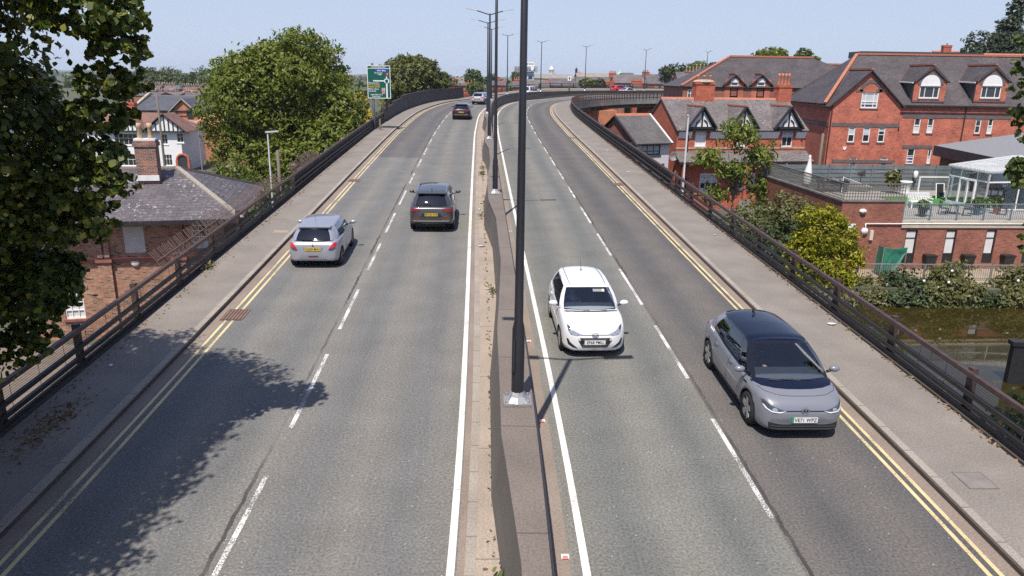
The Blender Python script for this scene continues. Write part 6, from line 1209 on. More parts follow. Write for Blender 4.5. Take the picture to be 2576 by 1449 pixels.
for cu in (1847, 1914):
    cx = LH(cu, 220)[0]-xh; zsp = LH(cu, 212)[1]-GR; za = LH(cu, 187)[1]-GR; zs = zeH-.4; hw = 1.75
    dm = MB(); wall(dm, (0, -.05), X, [(cx-hw*.75, zs-2), (cx+hw*.75, zs-2), (cx+hw*.75, zsp+.6), (cx, za-.2), (cx-hw*.75, zsp+.6)], [(cx-.55, cx+.55, zs-1, zsp+.25)]); do = dm.build('dormer', B_BIG, t); window(do, (0, -.05), X, (cx-.55, cx+.55, zs-1, zsp+.25), 1, (.8,), .14)
    ar = MB(); ar.prism([(cx+.58*math.cos(math.pi*k/12), -.1, zsp+.25+.58*math.sin(math.pi*k/12)) for k in range(13)], (0, .04, 0)); ar.build('arched_panel', WHITE, do); tr = MB()
    for k in range(12): a0, a1 = math.pi*k/12, math.pi*(k+1)/12; tr.prism([(cx+r_*math.cos(a), -.1, zsp+.25+r_*math.sin(a)) for r_, a in ((.6, a0), (1.0, a0), (1.0, a1), (.6, a1))], (0, .03, 0))
    tr.build('blue_brick_trim', BAND, do); dr = MB(); yk = (za-zeH)/(zrH-zeH)*7+.5
    slope(dr, (cx-hw, -.4, zsp-.2), (cx-hw, yk*.6, zsp-.2), (cx, yk, za), (cx, -.4, za), .08); slope(dr, (cx+hw, yk*.6, zsp-.2), (cx+hw, -.4, zsp-.2), (cx, -.4, za), (cx, yk, za), .08); dro = dr.build('dormer_roof', SL_BIG, do); rt = MB(); rt.bar((cx, -.4, za+.1), (cx, yk, za+.1), .35, .2); rt.build('ridge_tiles', RIDGE, dro)
    for s_ in (-1, 1): q = MB(); q.box(cx+s_*hw*.75-.05, cx+s_*hw*.75+.05, .0, yk*.7, zeH-.2, zsp); q.build('dormer_cheek', DKGREY, do)
# chimney and roof peeping over the big building
p = at(2398, 125, 125); t = empty('distant_house', (p.x-1, 125, GR), 0, 'slate-roofed house with a tall red chimney showing over the big roof', 'house'); zz = at(2420, 137, 125).z-GR; house_box(t, 10, 8, 0, zz-3, zz+.6, B_OLD); gable_roof(t, 0, 10, 0, 8, zz-3, zz+.6, SL); chimney(t, 1.2, 2.4, zz-2, at(2400, 112, 125).z-GR, 1.3, .8, 1, B_RED, TERRA, .3)
# --- J. grey metal-roofed hall
t = empty('metal_roofed_hall', (37.6, 66, GR), 0, 'brown brick hall with a grey ribbed metal roof and dark fascia', 'building')
zf = at(2340, 366, 66).z-GR; A0, A1 = Vector((0, 0, 0)), Vector((-1.6, -12.5, 0)); mb = MB(); L1 = Vector((24, 0, 0))
for a, b in ((A0, A1), (A1, A1+L1), (A1+L1, A0+L1), (A0+L1, A0)): mb.poly([a, b, b+Vector((0, 0, zf-.8)), a+Vector((0, 0, zf-.8))])
mb.build('wall', mat('brown_brick_plain', (.14, .06, .035), .85, var=.15), t)
m, nt, p_ = newmat('ribbed_metal'); p_.inputs['Roughness'].default_value = .45; tc = nt.nodes.new('ShaderNodeTexCoord').outputs['Object']; sp = nt.nodes.new('ShaderNodeSeparateXYZ'); nt.links.new(tc, sp.inputs[0]); wv_ = mathn(nt, 'SINE', mathn(nt, 'MULTIPLY', sp.outputs[1], 12)); nt.links.new(ramp(nt, mathn(nt, 'MULTIPLY_ADD', wv_, .5, .5), [(0, (.17, .17, .18)), (.5, (.25, .25, .26)), (1, (.3, .3, .31))]), p_.inputs['Base Color']); bump(nt, p_, wv_, .6, .04)
rf = MB(); o_ = Vector((-.5, -.3, 0)); slope(rf, A1+o_+Vector((0, 0, zf)), A0+Vector((-.5, .4, zf)), A0+Vector((10, .4, zf+1.6)), A1+o_+Vector((10.5, 0, zf+1.6)), .12); ro = rf.build('roof', m, t)
fa = MB(); fa.bar(A0+Vector((-.45, .4, zf-.45)), A1+Vector((-.45, -.3, zf-.45)), .12, .85); fa.build('fascia', mat('navy_fascia', (.022, .025, .04), .4, var=.15), ro)
for y in (-2.5, -7): q = MB(); q.ball((-.3, y, zf-1.6), .2, 10, 6, sc=(.7, 1, 1)); q.build('wall_lamp', WHITE, t, True)
# --- I. modern brick building with a roof terrace
aI = R(4); OI = Vector((20.15, 45.0, GR)); uI = (math.cos(aI), math.sin(aI)); t = empty('terrace_block', OI, aI, 'modern brown-red brick building by the canal with a roof terrace on top', 'building'); PI_ = t
LI = lambda u, v: onwall(u, v, OI, uI)
def RI(u0, v0, u1, v1): a, b = LI(u0, v1), LI(u1, v0); return (a[0], b[0], a[1]-GR, b[1]-GR)
zc = LI(2200, 508)[1]-GR; zs1 = LI(2400, 555)[1]-GR; zs0 = LI(2400, 573)[1]-GR; xb = LI(2273, 530)[0]; WI, DI = 26, 13.5
wn = [RI(2267, 579, 2310, 662), RI(2367, 579, 2409, 662), RI(2467, 579, 2509, 662), RI(2567, 579, 2609, 662)]
mb = MB(); wall(mb, (0, 0), X, [(0, 0), (xb, 0), (xb, zc), (0, zc)], []); wall(mb, (0, 0), X, [(xb, 0), (WI, 0), (WI, zs0), (xb, zs0)], wn); wall(mb, (0, DI), YN, [(0, 0), (DI, 0), (DI, zc), (0, zc)]); wall(mb, (xb, -.0), Y_, [(0, zs1), (.25, zs1), (.25, zc), (0, zc)]); wall(mb, (WI, 0), Y_, [(0, 0), (DI, 0), (DI, zs0), (0, zs0)])
mb.box(0.001, xb-.001, .02, .25, zs1, zc-.002); mb.box(.02, .25, .25, DI, zs1, zc-.002); mb.build('wall', B_MOD, t)
cp = MB(); cp.box(-.06, xb+.02, -.06, .3, zc, zc+.1); cp.box(-.06, .3, .3, DI, zc, zc+.1); cp.build('coping', CONC_D, t)
sl_ = MB(); sl_.box(xb+.003, WI+.1, -.08, .4, zs0+.003, zs1); sl_.build('concrete_band', mat('cream_concrete', (.46, .41, .33), .85, var=.15), t)
dk_ = MB(); dk_.box(.25, WI, .25, DI, zs1-.25, zs1-.02); dk_.build('terrace_deck', paving('terrace_paving', (.3, .28, .26), joint=.6), t)
VB = mat('vertical_blind', (.62, .62, .62), .8, var=.1)
for i, r in enumerate(wn):
    wo = window(t, (0, 0), X, r, 1, (.24, .76), .07, fm=BPL, name='window')
    bl = MB(); zz = r[2]+(r[3]-r[2])*.3
    for k in range(13):
        x = r[0]+.12+k*(r[1]-r[0]-.24)/12; bl.add([(x-.03, .1, zz), (x+.02, .075, zz), (x+.02, .075, r[3]-.08), (x-.03, .1, r[3]-.08)], [(0, 1, 2, 3)])
    bl.build('vertical_blind', VB, wo); q = MB(); q.box(r[0]+.05, r[1]-.05, .03, .08, r[2]+.03, r[2]+(r[3]-r[2])*.24-.03); q.build('lower_panel', BPL, wo)
for i, cu in enumerate((2332, 2428, 2527)):
    c = LI(cu, 650); q = empty('wall_planter', OI+Vector((uI[0]*c[0]+uI[1]*.25, uI[1]*c[0]-uI[0]*.25, c[1]-GR)), aI, ['black trough planter on the brick wall left of the middle window', 'black trough planter on the brick wall between the second and third windows', 'black trough planter on the brick wall right of the third window'][i], 'planter', 'black wall planters'); m_ = MB(); m_.prism([(-.3, -.2, -.25), (.3, -.2, -.25), (.34, -.24, .22), (-.34, -.24, .22)], (0, .4, 0)); m_.build('trough', BPL, q); m_ = MB(); m_.box(-.37, .37, -.27, .2, .22, .3); m_.build('rim', BLACK, q)
def P_I(u, v, d=0):
    c = LI(u, v); return Vector((c[0], -d, c[1]-GR))
q = MB(); a, b, c = P_I(2176, 578, .08), P_I(2176, 562, .08), P_I(2620, 562, .08); q.tube([a, b], .035, 6); q.tube([b, (c.x, -.12, b.z)], .035, 6); q.build('white_conduit', WHITE, t, True)
for (u, v, r_, nm) in ((2174, 581, .21, 'alarm_sounder'), (2170, 531, .22, 'oval_wall_lamp')):
    c = P_I(u, v); q = MB(); q.lathe([(r_, 0), (r_, .08), (r_*.7, .16), (.02, .18)], 16, axis='y'); q.v = [(x+c.x, -y-.003, z*(.65 if 'oval' in nm else 1)+c.z) for x, y, z in q.v]; q.build(nm, WHITE, t, True)
c = P_I(2190, 591); q = MB(); q.box(c.x-.1, c.x+.1, -.14, -.003, c.z-.3, c.z+.3); q.build('bulkhead_lamp', CREAM, t)
c = P_I(2136, 579); q = MB(); q.box(c.x-.35, c.x+.35, -.05, -.003, c.z-.33, c.z+.4); s_ = q.build('notice_board', WHITE, t); q = MB(); q.box(c.x-.32, c.x+.32, -.056, -.05, c.z-.28, c.z+.06); q.build('yellow_panel', PLY, s_); q = MB(); [q.box(c.x-.2+.03*k, c.x+.2-.02*k, -.06, -.056, c.z-.2+.09*k, c.z-.165+.09*k) for k in range(3)]; q.build('lettering', INK, s_)
def W_I(x, y, z=0): return Vector((OI.x+uI[0]*x-uI[1]*y, OI.y+uI[1]*x+uI[0]*y, GR+zs1-.02+z))
ZT = GR+zs1-.02
def deck(u, v): p = gz(u, v, ZT); return p
# balustrade of the terrace
BAL = mat('blue_grey_steel', (.16, .21, .24), .5, var=.15); GF = mat('grey_green_panel', (.13, .165, .175), .75, var=.25, scale=1.2)
t = empty('terrace_railing', W_I(xb, 0), aI, 'blue-grey vertical-bar railing along the front edge of the roof terrace', 'railing'); Lr = WI-xb
q = MB(); q.box(0, Lr, .0, .06, 1.02, 1.08); q.box(0, Lr, .015, .045, .1, .14); q.build('rails', BAL, t)
q = MB(); [q.box(x-.011, x+.011, .02, .042, .14, 1.02) for x in np.arange(.06, Lr, .125)]; q.build('bars', BAL, t)
for x in np.arange(0.03, Lr, 1.75): q = MB(); q.box(x-.035, x+.035, -.01, .06, 0, 1.06); q.build('post', BAL, t)
t = empty('terrace_railing', Vector((20.5, 42.6, GR)), R(1), 'pale grey vertical-bar railing above the canal bank bushes', 'railing'); q = MB(); q.box(0, 14, 0, .06, 1.0, 1.06); q.box(0, 14, .015, .045, .1, .14); q.build('rails', GALV, t); q = MB(); [q.box(x-.012, x+.012, .02, .042, .14, 1.0) for x in np.arange(.06, 14, .13)]; q.build('bars', GALV, t)
for x in np.arange(.03, 14, 2.0): q = MB(); q.box(x-.04, x+.04, -.01, .07, -.1, 1.06); q.build('post', GALV, t)
# trellis screens
TRL = mat('weathered_trellis', (.16, .145, .13), .9, var=.3, scale=8)
def trellis(o, rz, L, H, label):
    t = empty('trellis_screen', o, rz, label, 'trellis'); q = MB(); n = int(L/.17)
    for i in range(n+1): x = L*i/n; q.box(x-.022, x+.022, -.012, .012, 0, H)
    q.build('uprights', TRL, t); q = MB(); m_ = int(H/.17)
    for j in range(m_+1): z = H*j/m_; q.box(0, L, .013, .034, z-.022, z+.022)
    q.build('cross_slats', TRL, t); q = MB(); q.box(-.04, L+.04, -.03, .04, H, H+.06); q.build('top_rail', TRL, t); return t
hz = zc+.1-(zs1-.02)
trellis(W_I(0.1, .12, hz), aI, xb-.1, .95, 'grey weathered trellis along the front of the roof terrace'); trellis(W_I(.12, DI-.2, hz), aI-math.pi/2, DI-.5, .95, 'grey weathered trellis along the side wall of the roof terrace')
# panel fence at the back of the terrace
t = empty('panel_fence', W_I(0.3, DI-.4), aI, 'grey-green horizontal board fence at the back of the roof terrace', 'fence'); Lf = 17.5
for k in range(10):
    q = MB(); z = .02
    for j in range(12): q.box(k*Lf/10+.06, (k+1)*Lf/10-.06, (j % 2)*.03, (j % 2)*.03+.02, .05+.16*j, .2+.16*j)
    q.build('panel', GF, t)
for k in range(11): q = MB(); q.box(k*Lf/10-.05, k*Lf/10+.05, -.04, .06, 0, 2.05); q.build('post', GF, t)
# conservatory
cl_ = deck(2379, 507); Hc = at(2388, 419, cl_.y).z-ZT; cr_ = gz(2491, 436, ZT+Hc); cv = (cr_-cl_).to_2d(); Lc = cv.length; aC = math.atan2(cv.y, cv.x); t = empty('conservatory', (cl_.x, cl_.y, ZT), aC, 'white-framed glass conservatory with a white ribbed roof on the terrace', 'conservatory'); Dc = 4.5; fr_ = MB(); gl = MB()
CG = glassmat('conservatory_glass', (.72, .78, .8), .8); Bx = Vector((math.cos(-aC), math.sin(-aC), 0))
def frame_side(P0, P1, H0, H1, cols, trans=.76):
    P0, P1 = Vector(P0), Vector(P1)
    for f in cols: b = P0.lerp(P1, f); fr_.bar(b, b+Vector((0, 0, H0+(H1-H0)*f)), .1 if f in (0, 1) else .075)
    for h in (.04, trans, 1): fr_.bar(P0+Vector((0, 0, H0*h)), P1+Vector((0, 0, H1*h)), .09)
    gl.poly([P0, P1, P1+Vector((0, 0, H1)), P0+Vector((0, 0, H0))])
C1 = Vector((Lc, 0, 0)); C2_ = C1+Bx*4.2
frame_side((0, 0, 0), C1, Hc, Hc, (0, .3, .72, 1)); frame_side(C1, C2_, Hc, Hc+.15, (0, .5, 1)); frame_side((0, Dc, 0), (0, 0, 0), Hc+.6, Hc, (0, .5, 1))
fr_.build('frame', WHITE, t); gl.build('glazing', CG, t)
rf = MB(); A_, B_, C_, D__ = Vector((-.15, -.15, Hc+.06)), C1+Vector((.1, -.2, Hc+.06)), C2_+Vector((0, Dc*.6, Hc+.75)), Vector((.1, Dc, Hc+.75)); rf.prism([A_, B_, C_, D__], (0, 0, .1))
for k in range(1, 9): f = k/9; rf.bar(A_.lerp(B_, f)+Vector((0, 0, .13)), D__.lerp(C_, f)+Vector((0, 0, .13)), .06, .06)
rf.prism([C1+Vector((.1, -.2, Hc+.06)), C2_+Vector((0, -.2, Hc+.1)), C2_+Vector((0, Dc*.6, Hc+.75))], (0, 0, .09)); m, nt, p_ = newmat('translucent_white'); tl_ = nt.nodes.new('ShaderNodeBsdfTranslucent'); tl_.inputs[0].default_value = (.85, .87, .88, 1); p_.inputs['Base Color'].default_value = (.75, .76, .76, 1); mx = nt.nodes.new('ShaderNodeMixShader'); mx.inputs[0].default_value = .5; nt.links.new(p_.outputs[0], mx.inputs[1]); nt.links.new(tl_.outputs[0], mx.inputs[2]); nt.links.new(mx.outputs[0], nt.nodes['Material Output'].inputs[0])
rf.build('roof', m, t)
q = MB(); q.bar(C1+Bx*.2+Vector((0, 1.2, Hc*.5)), C2_+Vector((0, 1.2, Hc*.5)), .08, Hc); q.build('rear_panel', mat('cream_panel', (.55, .53, .45), .8, var=.1), t)
for f0, f1 in ((.31, .51), (.52, .71)):
    q = MB(); a_, b_ = C1*f0, C1*f1; o3 = Vector((0, -.05, 0)); Z = lambda h: Vector((0, 0, Hc*h))
    for p_, q_ in ((a_+Z(.02), a_+Z(.74)), (b_+Z(.02), b_+Z(.74)), (a_+Z(.74), b_+Z(.74)), (a_+Z(.05), b_+Z(.05))): q.bar(p_+o3, q_+o3, .1)
    q.build('door', WHITE, t)
# things standing on the terrace
p = deck(2020, 478); p.y -= .6; t = empty('parasol', p, 0, 'closed white parasol on the terrace behind the side trellis', 'parasol'); q = MB(); q.lathe([(.03, 0), (.03, .6)], 8); q.build('pole', GALV, t); q = MB(); q.lathe([(.28, .6), (.34, .8), (.27, 1.5), (.16, 2.1), (.08, 2.6), (.1, 2.7), (.02, 2.8)], 9); q.v = [(x*(1+.18*math.sin(z*3+x*9)), y, z) for x, y, z in q.v]; q.build('canopy', mat('white_canvas', (.72, .72, .7), .8, var=.08), t, True)
p = deck(2150, 485); t = empty('shade_sail', p, aI, 'white triangular shade cloth slung low on the terrace', 'shade sail'); q = MB(); q.prism([(-.9, .3, 1.15), (1.6, .1, .35), (1.2, .8, .3), (-.5, .7, .45)], (0, 0, .03)); q.build('cloth', MATS['white_canvas'], t); q = MB(); q.bar((-.9, .3, 0), (-.9, .3, 1.2), .05); q.build('pole', WHITE, t)
p = deck(2092, 482); t = empty('covered_table', p, aI, 'black covered table with a clutter of things on top, behind the trellis corner', 'table'); q = MB(); q.box(-1.1, 1.1, -.5, .5, .7, .86); q.build('table_top', BLACK, t); q = MB(); [q.box(x-.05, x+.05, y-.05, y+.05, 0, .7) for x in (-.9, .9) for y in (-.4, .4)]; q.build('legs', BLACK, t); q = MB(); [q.box(-.8+.33*k, -.6+.33*k, -.2, .1, .863, .95+.06*(k % 3)) for k in range(5)]; q.build('clutter', mat('grey_clutter', (.25, .25, .26), .7), t)
p = deck(2161, 478); t = empty('floodlight', p, 0, 'black floodlight on a post against the grey-green fence', 'floodlight'); q = MB(); q.bar((0, 0, 0), (0, 0, 1.35), .05); q.build('post', BPL, t); q = MB(); q.prism([(-.3, -.1, 1.25), (.3, -.1, 1.25), (.3, .05, 1.62), (-.3, .05, 1.62)], (0, .12, .02)); q.build('lamp', BPL, t)
for i, (cu, lab) in enumerate(((2253, 'white and black urn-shaped lamp on the fence, left one of two'), (2301, 'white and black urn-shaped lamp on the fence, right one of two'))):
    p = W_I(0, 0); f = onwall(cu, 450, W_I(0.3, DI-.55), uI); p = W_I(.3+f[0], DI-.6, f[1]-ZT); t = empty('fence_lamp', p, 0, lab, 'lamp', 'lamps on the terrace fence'); q = MB(); q.lathe([(.12, .1), (.16, .2), (.17, .55), (.1, .62), (.02, .64)], 10); q.build('shade', WHITE, t, True); q = MB(); q.lathe([(.08, -.3), (.1, .1), (.02, .1)], 10); q.build('body', BPL, t, True)
p = deck(2243, 486); tree('potted_shrub', 'olive-green shrub in a pot by the white stand on the terrace', 'shrub', tuple(p), [(p.x, p.y, p.z+1.1, .5, .4, .75)], 500, .16, LF_DULL, .04, 201, .5, .25, 6, 2)
t = empty('white_pedestal', deck(2275, 490), aI, 'white tub on the terrace between the potted shrub and the bench', 'tub'); q = MB(); q.lathe([(.3, 0), (.36, .05), (.33, .2), (.36, .9), (.44, .95), (.44, 1.05), (.02, 1.05)], 14); q.build('tub', WHITE, t, True)
p = deck(2310, 522); t = empty('garden_bench', p, aI, 'white slatted garden bench on the terrace behind the railing', 'bench'); q = MB(); [q.box(-.75, .75, -.35+.11*k, -.26+.11*k, .42, .46) for k in range(5)]; q.build('seat', WHITE, t); q = MB(); [q.box(-.72+.12*k, -.66+.12*k, .2, .23, .48, .95) for k in range(13)]; q.box(-.75, .75, .19, .24, .93, 1.0); q.build('backrest', WHITE, t); [MB().box(x-.04, x+.04, y-.04, y+.04, 0, .42).build('leg', WHITE, t) for x in (-.7, .7) for y in (-.3, .2)]; [MB().box(x-.03, x+.03, -.35, .2, .62, .68).build('arm', WHITE, t) for x in (-.72, .72)]
p = deck(2345, 496); t = empty('white_frame_screen', p, aI, 'large white tubular frame standing against the grey-green fence', 'frame'); q = MB(); q.bar((-1.2, 0, 0), (-1.2, 0, 1.55), .09); q.bar((1.35, 0, 0), (1.35, 0, 1.55), .09); q.bar((-1.2, 0, 1.5), (1.35, 0, 1.5), .09); q.bar((-1.2, 0, .05), (1.35, 0, .05), .09); q.build('frame', WHITE, t)
p = deck(2362, 500); t = empty('folding_chair', p, aI, 'folded white chair with black sling leaning beside the conservatory', 'chair'); q = MB(); [q.bar((x, -.1, 0), (x+.06, .25, 1.1), .05) for x in (-.3, .3)]; q.bar((-.24, .25, 1.1), (.36, .25, 1.1), .05); q.build('frame', WHITE, t); q = MB(); q.prism([(-.26, -.08, .15), (.28, -.08, .15), (.33, .22, 1.05), (-.21, .22, 1.05)], (0, .03, 0)); q.build('sling', BLACK, t)
p = deck(2545, 512); t = empty('barbecue', p, aI, 'black kettle-lidded gas barbecue on the terrace right of the conservatory', 'barbecue'); q = MB(); q.ball((0, 0, .95), .55, 14, 8, sc=(1, .6, .55)); q.box(-.55, .55, -.3, .3, .7, .95); q.build('hood', GBL, t, False); q = MB(); [q.box(x-.03, x+.03, y-.03, y+.03, 0, .7) for x in (-.5, .5) for y in (-.25, .25)]; q.box(-.55, .55, -.28, .28, .25, .3); q.build('stand', BPL, t); q = MB(); q.box(.56, .95, -.28, .28, .86, .9); q.box(-.95, -.56, -.28, .28, .86, .9); q.build('side_shelf', BPL, t)
tf = MB(); p = deck(2350, 515); tf.box(-2.2, 7, -.6, 3.6, .004, .03); o = tf.build('artificial_turf', mat('turf_green', (.05, .17, .03), .95, var=.2, scale=5)); o.location = p; o.rotation_euler = (0, 0, aI); tag(o, 'bright green artificial turf laid on the roof terrace', 'turf')
for i, (u, v, lab) in enumerate(((2328, 543, 'dark slatted chair on the turf behind the terrace railing, nearest the bench'), (2372, 540, 'dark slatted chair on the turf at the left of the grey table'), (2432, 543, 'dark slatted chair on the turf at the right of the grey table'), (2520, 541, 'dark slatted chair on the turf in front of the barbecue'))):
    p = deck(u, v); t = empty('garden_chair', p, aI+i*1.3, lab, 'chair', 'dark garden chairs on the terrace'); q = MB(); [q.box(-.25, .25, -.25+.1*k, -.17+.1*k, .42, .45) for k in range(5)]; q.build('seat', DKGREY, t); q = MB(); [q.box(-.25, .25, .22, .25, .5+.1*k, .57+.1*k) for k in range(4)]; [q.box(x-.02, x+.02, .22, .26, .45, .92) for x in (-.23, .23)]; q.build('backrest', DKGREY, t); [MB().bar((x, y, 0), (x*.9, y*.9, .43), .035).build('leg', DKGREY, t) for x in (-.23, .23) for y in (-.23, .23)]
p = deck(2395, 538); t = empty('garden_table', p, aI, 'round grey garden table on the turf between two chairs', 'table'); q = MB(); q.lathe([(.02, .72), (.6, .72), (.62, .74), (.6, .76), (.02, .76)], 20); q.build('table_top', GALV, t); q = MB(); [q.bar((.35*math.cos(a), .35*math.sin(a), 0), (.15*math.cos(a), .15*math.sin(a), .72), .04) for a in (.5, 2.1, 3.6, 5.2)]; q.build('legs', DKGREY, t)
for i, (u, v, m_, lab) in enumerate(((2455, 541, mat('blue_glaze', (.05, .14, .22), .3), 'blue glazed plant pot on the terrace'), (2478, 540, WHITE, 'white plant pot on the terrace right of the blue one'), (2318, 545, BPL, 'black pot with a leafy plant behind the left end of the terrace railing'), (2505, 538, LF_MID, 'green potted bush by the conservatory corner'))):
    p = deck(u, v); pm_ = m_ if i != 3 else TERRA; tp = tree('plant_pot', lab, 'plant pot', tuple(p), [(p.x, p.y, p.z+.75, .32, .3, .35)], 160, .13, LF_MID, 0, 210+i, .5, .3, 5, 2, part='plant'); q = MB(); q.lathe([(.16, 0), (.26, .42), (.29, .45), (.24, .45), (.2, .4), (.02, .4)], 12); q.build('pot', pm_, tp, True)
# green tarpaulin on its frame
p = gz(2240, 694, GR+.1); t = empty('tarpaulin_shelter', p, aI, 'green tarpaulin draped over a light frame against the brick wall', 'tarpaulin'); q = MB(); H_ = at(2240, 622, p.y).z-p.z; q.prism([(-.75, 0, .15), (-.68, -.05, H_), (-.2, -.25, H_-.05), (.75, -.1, H_), (.7, -.1, H_-.25), (.35, -.2, H_*.45), (.05, -.3, .35), (-.3, -.25, .1)], (0, .06, .0)); q.prism([(-.75, 0, .15), (-.68, -.05, H_), (-.6, .7, H_-.05), (-.7, .7, .15)], (.03, 0, 0)); q.build('tarpaulin', mat('green_tarpaulin', (.03, .18, .12), .5, var=.35, scale=3), t); q = MB(); [q.bar((x, y, 0), (x, y, H_), .035) for x in (-.7, .74) for y in (-.05, .65)]; q.build('frame', GALV, t)
# black panel standing at the canal
p = gz(2530, 975, WZ_-.2); t = empty('black_gate', (p.x, p.y, WZ_-.6), R(-6), 'black upright timber gate standing in the canal at the right edge', 'gate'); Hb = at(2540, 870, p.y).z-WZ_+.6; q = MB(); q.box(0, 6, 0, .3, 0, Hb); q.build('gate_leaf', BLACK, t); q = MB(); q.box(-.1, 6.1, -.06, .36, Hb+.003, Hb+.18); q.build('top_beam', BPL, t)
# ------------------------------------------------------------------ skyline houses
def far_house(u0, u1, ve, vr, Y, wm, rm, label, chims=(), wins=(), dep=9, base=GR, group=None, vw=None, ridge=None, cat='house', name='far_house'):
    a, b = at(u0, ve, Y), at(u1, ve, Y); t = empty(name, (a.x, Y, base), 0, label, cat, group); w_ = b.x-a.x; ze = (a.z+b.z)/2-base; zr = (at(u0, vr, Y+dep/2).z+at(u1, vr, Y+dep/2).z)/2-base
    ops = []
    for (p0, q0, p1, q1) in wins: A, B = at(p0, q1, Y), at(p1, q0, Y); ops.append((A.x-a.x, B.x-a.x, A.z-base, B.z-base))
    house_box(t, w_, dep, 0, ze, zr, wm, ops)
    for r in ops: window(t, (0, 0), X, r, 1, (.5,), .12)
    ro = gable_roof(t, 0, w_, 0, dep, ze, zr, rm, .25, ridge=ridge)
    for c in chims:
        cu, cv, wx, np_ = c[:4]; x = at(cu, cv, Y+dep/2).x-a.x; chimney(ro, x, dep/2, zr-.8, at(cu, cv, Y+dep/2).z-base, wx, .9, np_, c[4] if len(c) > 4 else B_RED, c[5] if len(c) > 5 else TERRA, .5)
    return t
GH = 'slate-roofed houses beyond the viaduct'
H = [
 (1124, 1172, 214, 203, 176, B_RED, SL, 'low red brick house end beyond the bend, under the brown sign', [(1140, 200, 1.6, 3), (1160, 203, 1.4, 3)], []),
 (1172, 1200, 224, 212, 172, B_RED, SL, 'red brick house half hidden by the small tree near the brown sign', [(1182, 208, 1.4, 2)], []),
 (1236, 1272, 214, 203, 190, B_RED, SL, 'red brick house with white gable behind the lamp posts', [(1252, 198, 1.5, 3), (1268, 203, 1.3, 2)], []),
 (1290, 1320, 218, 204, 178, B_RED, SL, 'red brick house immediately left of the people carrier', [(1300, 199, 1.4, 3, B_RED, POT)], []),
 (1323, 1382, 222, 202, 182, B_OLD, SL_TER, 'slate-roofed house right behind the people carrier', [(1325, 203, 1.3, 2), (1376, 203, 1.4, 2)], []),
 (1380, 1450, 216, 197, 188, B_OLD, SL, 'wide slate-roofed house below the long stone hall', [(1392, 215, 1.2, 2, B_RED, WHITE), (1446, 212, 1.3, 2)], []),
 (1451, 1535, 221, 194, 186, B_OLD, SL, 'dark slate roof left of the first red twin chimney stack', [], []),
 (1546, 1631, 208, 188, 190, B_OLD, SL_TER, 'slate-roofed house with two skylights beyond the viaduct', [(1541, 183, 1.7, 4, B_RED, POT)], [(1566, 212, 1574, 221)]),
 (1629, 1705, 210, 187, 189, B_OLD, SL, 'slate-roofed house with white windows left of the big hipped roof', [(1624, 180, 1.5, 3, B_CHM, POT), (1630, 186, 1.3, 2)], [(1648, 209, 1655, 219), (1664, 213, 1671, 219), (1676, 213, 1684, 219)]),
 (1700, 1735, 207, 190, 176, B_OLD, SL_BLUE, 'gable-ended brick house with dark dormer by the hipped roof', [], []),
 (1520, 1546, 222, 213, 174, B_RED, SL, 'small brick house carrying the tall red twin chimney behind the viaduct', [(1532, 204, 2.4, 3)], []),
 (1594, 1612, 222, 213, 174, B_RED, SL, 'small brick house under the second red chimney behind the red car', [(1603, 202, 2.4, 3)], []),
]
for h in H: far_house(*h[:8], chims=h[8], wins=h[9], group=GH)
far_house(1345, 1446, 197, 187, 280, STONE, slate('slate_pale', (.26, .24, .22), (.3, .28, .25), (.18, .17, .16)), 'long pale-roofed stone hall on the skyline', [(1397, 186, 1.2, 1, STONE, STONE)], [], 14, cat='hall', name='stone_hall')
t = far_house(1452, 1546, 193, 184, 250, mat('pale_brick', (.3, .25, .18), .9), slate('slate_buff', (.28, .25, .2), (.32, .29, .24), (.2, .18, .16)), 'buff-roofed hall with a dark pinnacle on the skyline', [(1456, 183, 2.0, 1, B_RED, B_RED), (1450, 173, .7, 1, BLACK, BLACK)], [], 12, cat='hall', name='buff_hall')
far_house(1566, 1596, 188, 183, 300, STONE, SL, 'low grey roof on the skyline right of the green spire', [], [], 10, cat='hall', name='grey_hall')
for i, (u, v, Y, wx, n, lab) in enumerate(((1740, 172, 150, 2.6, 4, 'broad red chimney stack with pale pots left of the hipped roof'), (1762, 166, 152, 2.2, 3, 'taller red chimney stack behind the hipped roof'))):
    p = at(u, v, Y); t = empty('chimney_house', (p.x-3, Y-4, GR), 0, 'house under the '+lab, 'house', GH); zz = at(u, 192, Y).z-GR; house_box(t, 8, 8, 0, zz-1.6, zz+.8, B_OLD); ro = gable_roof(t, 0, 8, 0, 8, zz-1.6, zz+.8, SL, ridge=None); chimney(ro, 3, 4, zz-1, p.z-GR-.5, wx, 1, n, B_CHM, POT, .8)
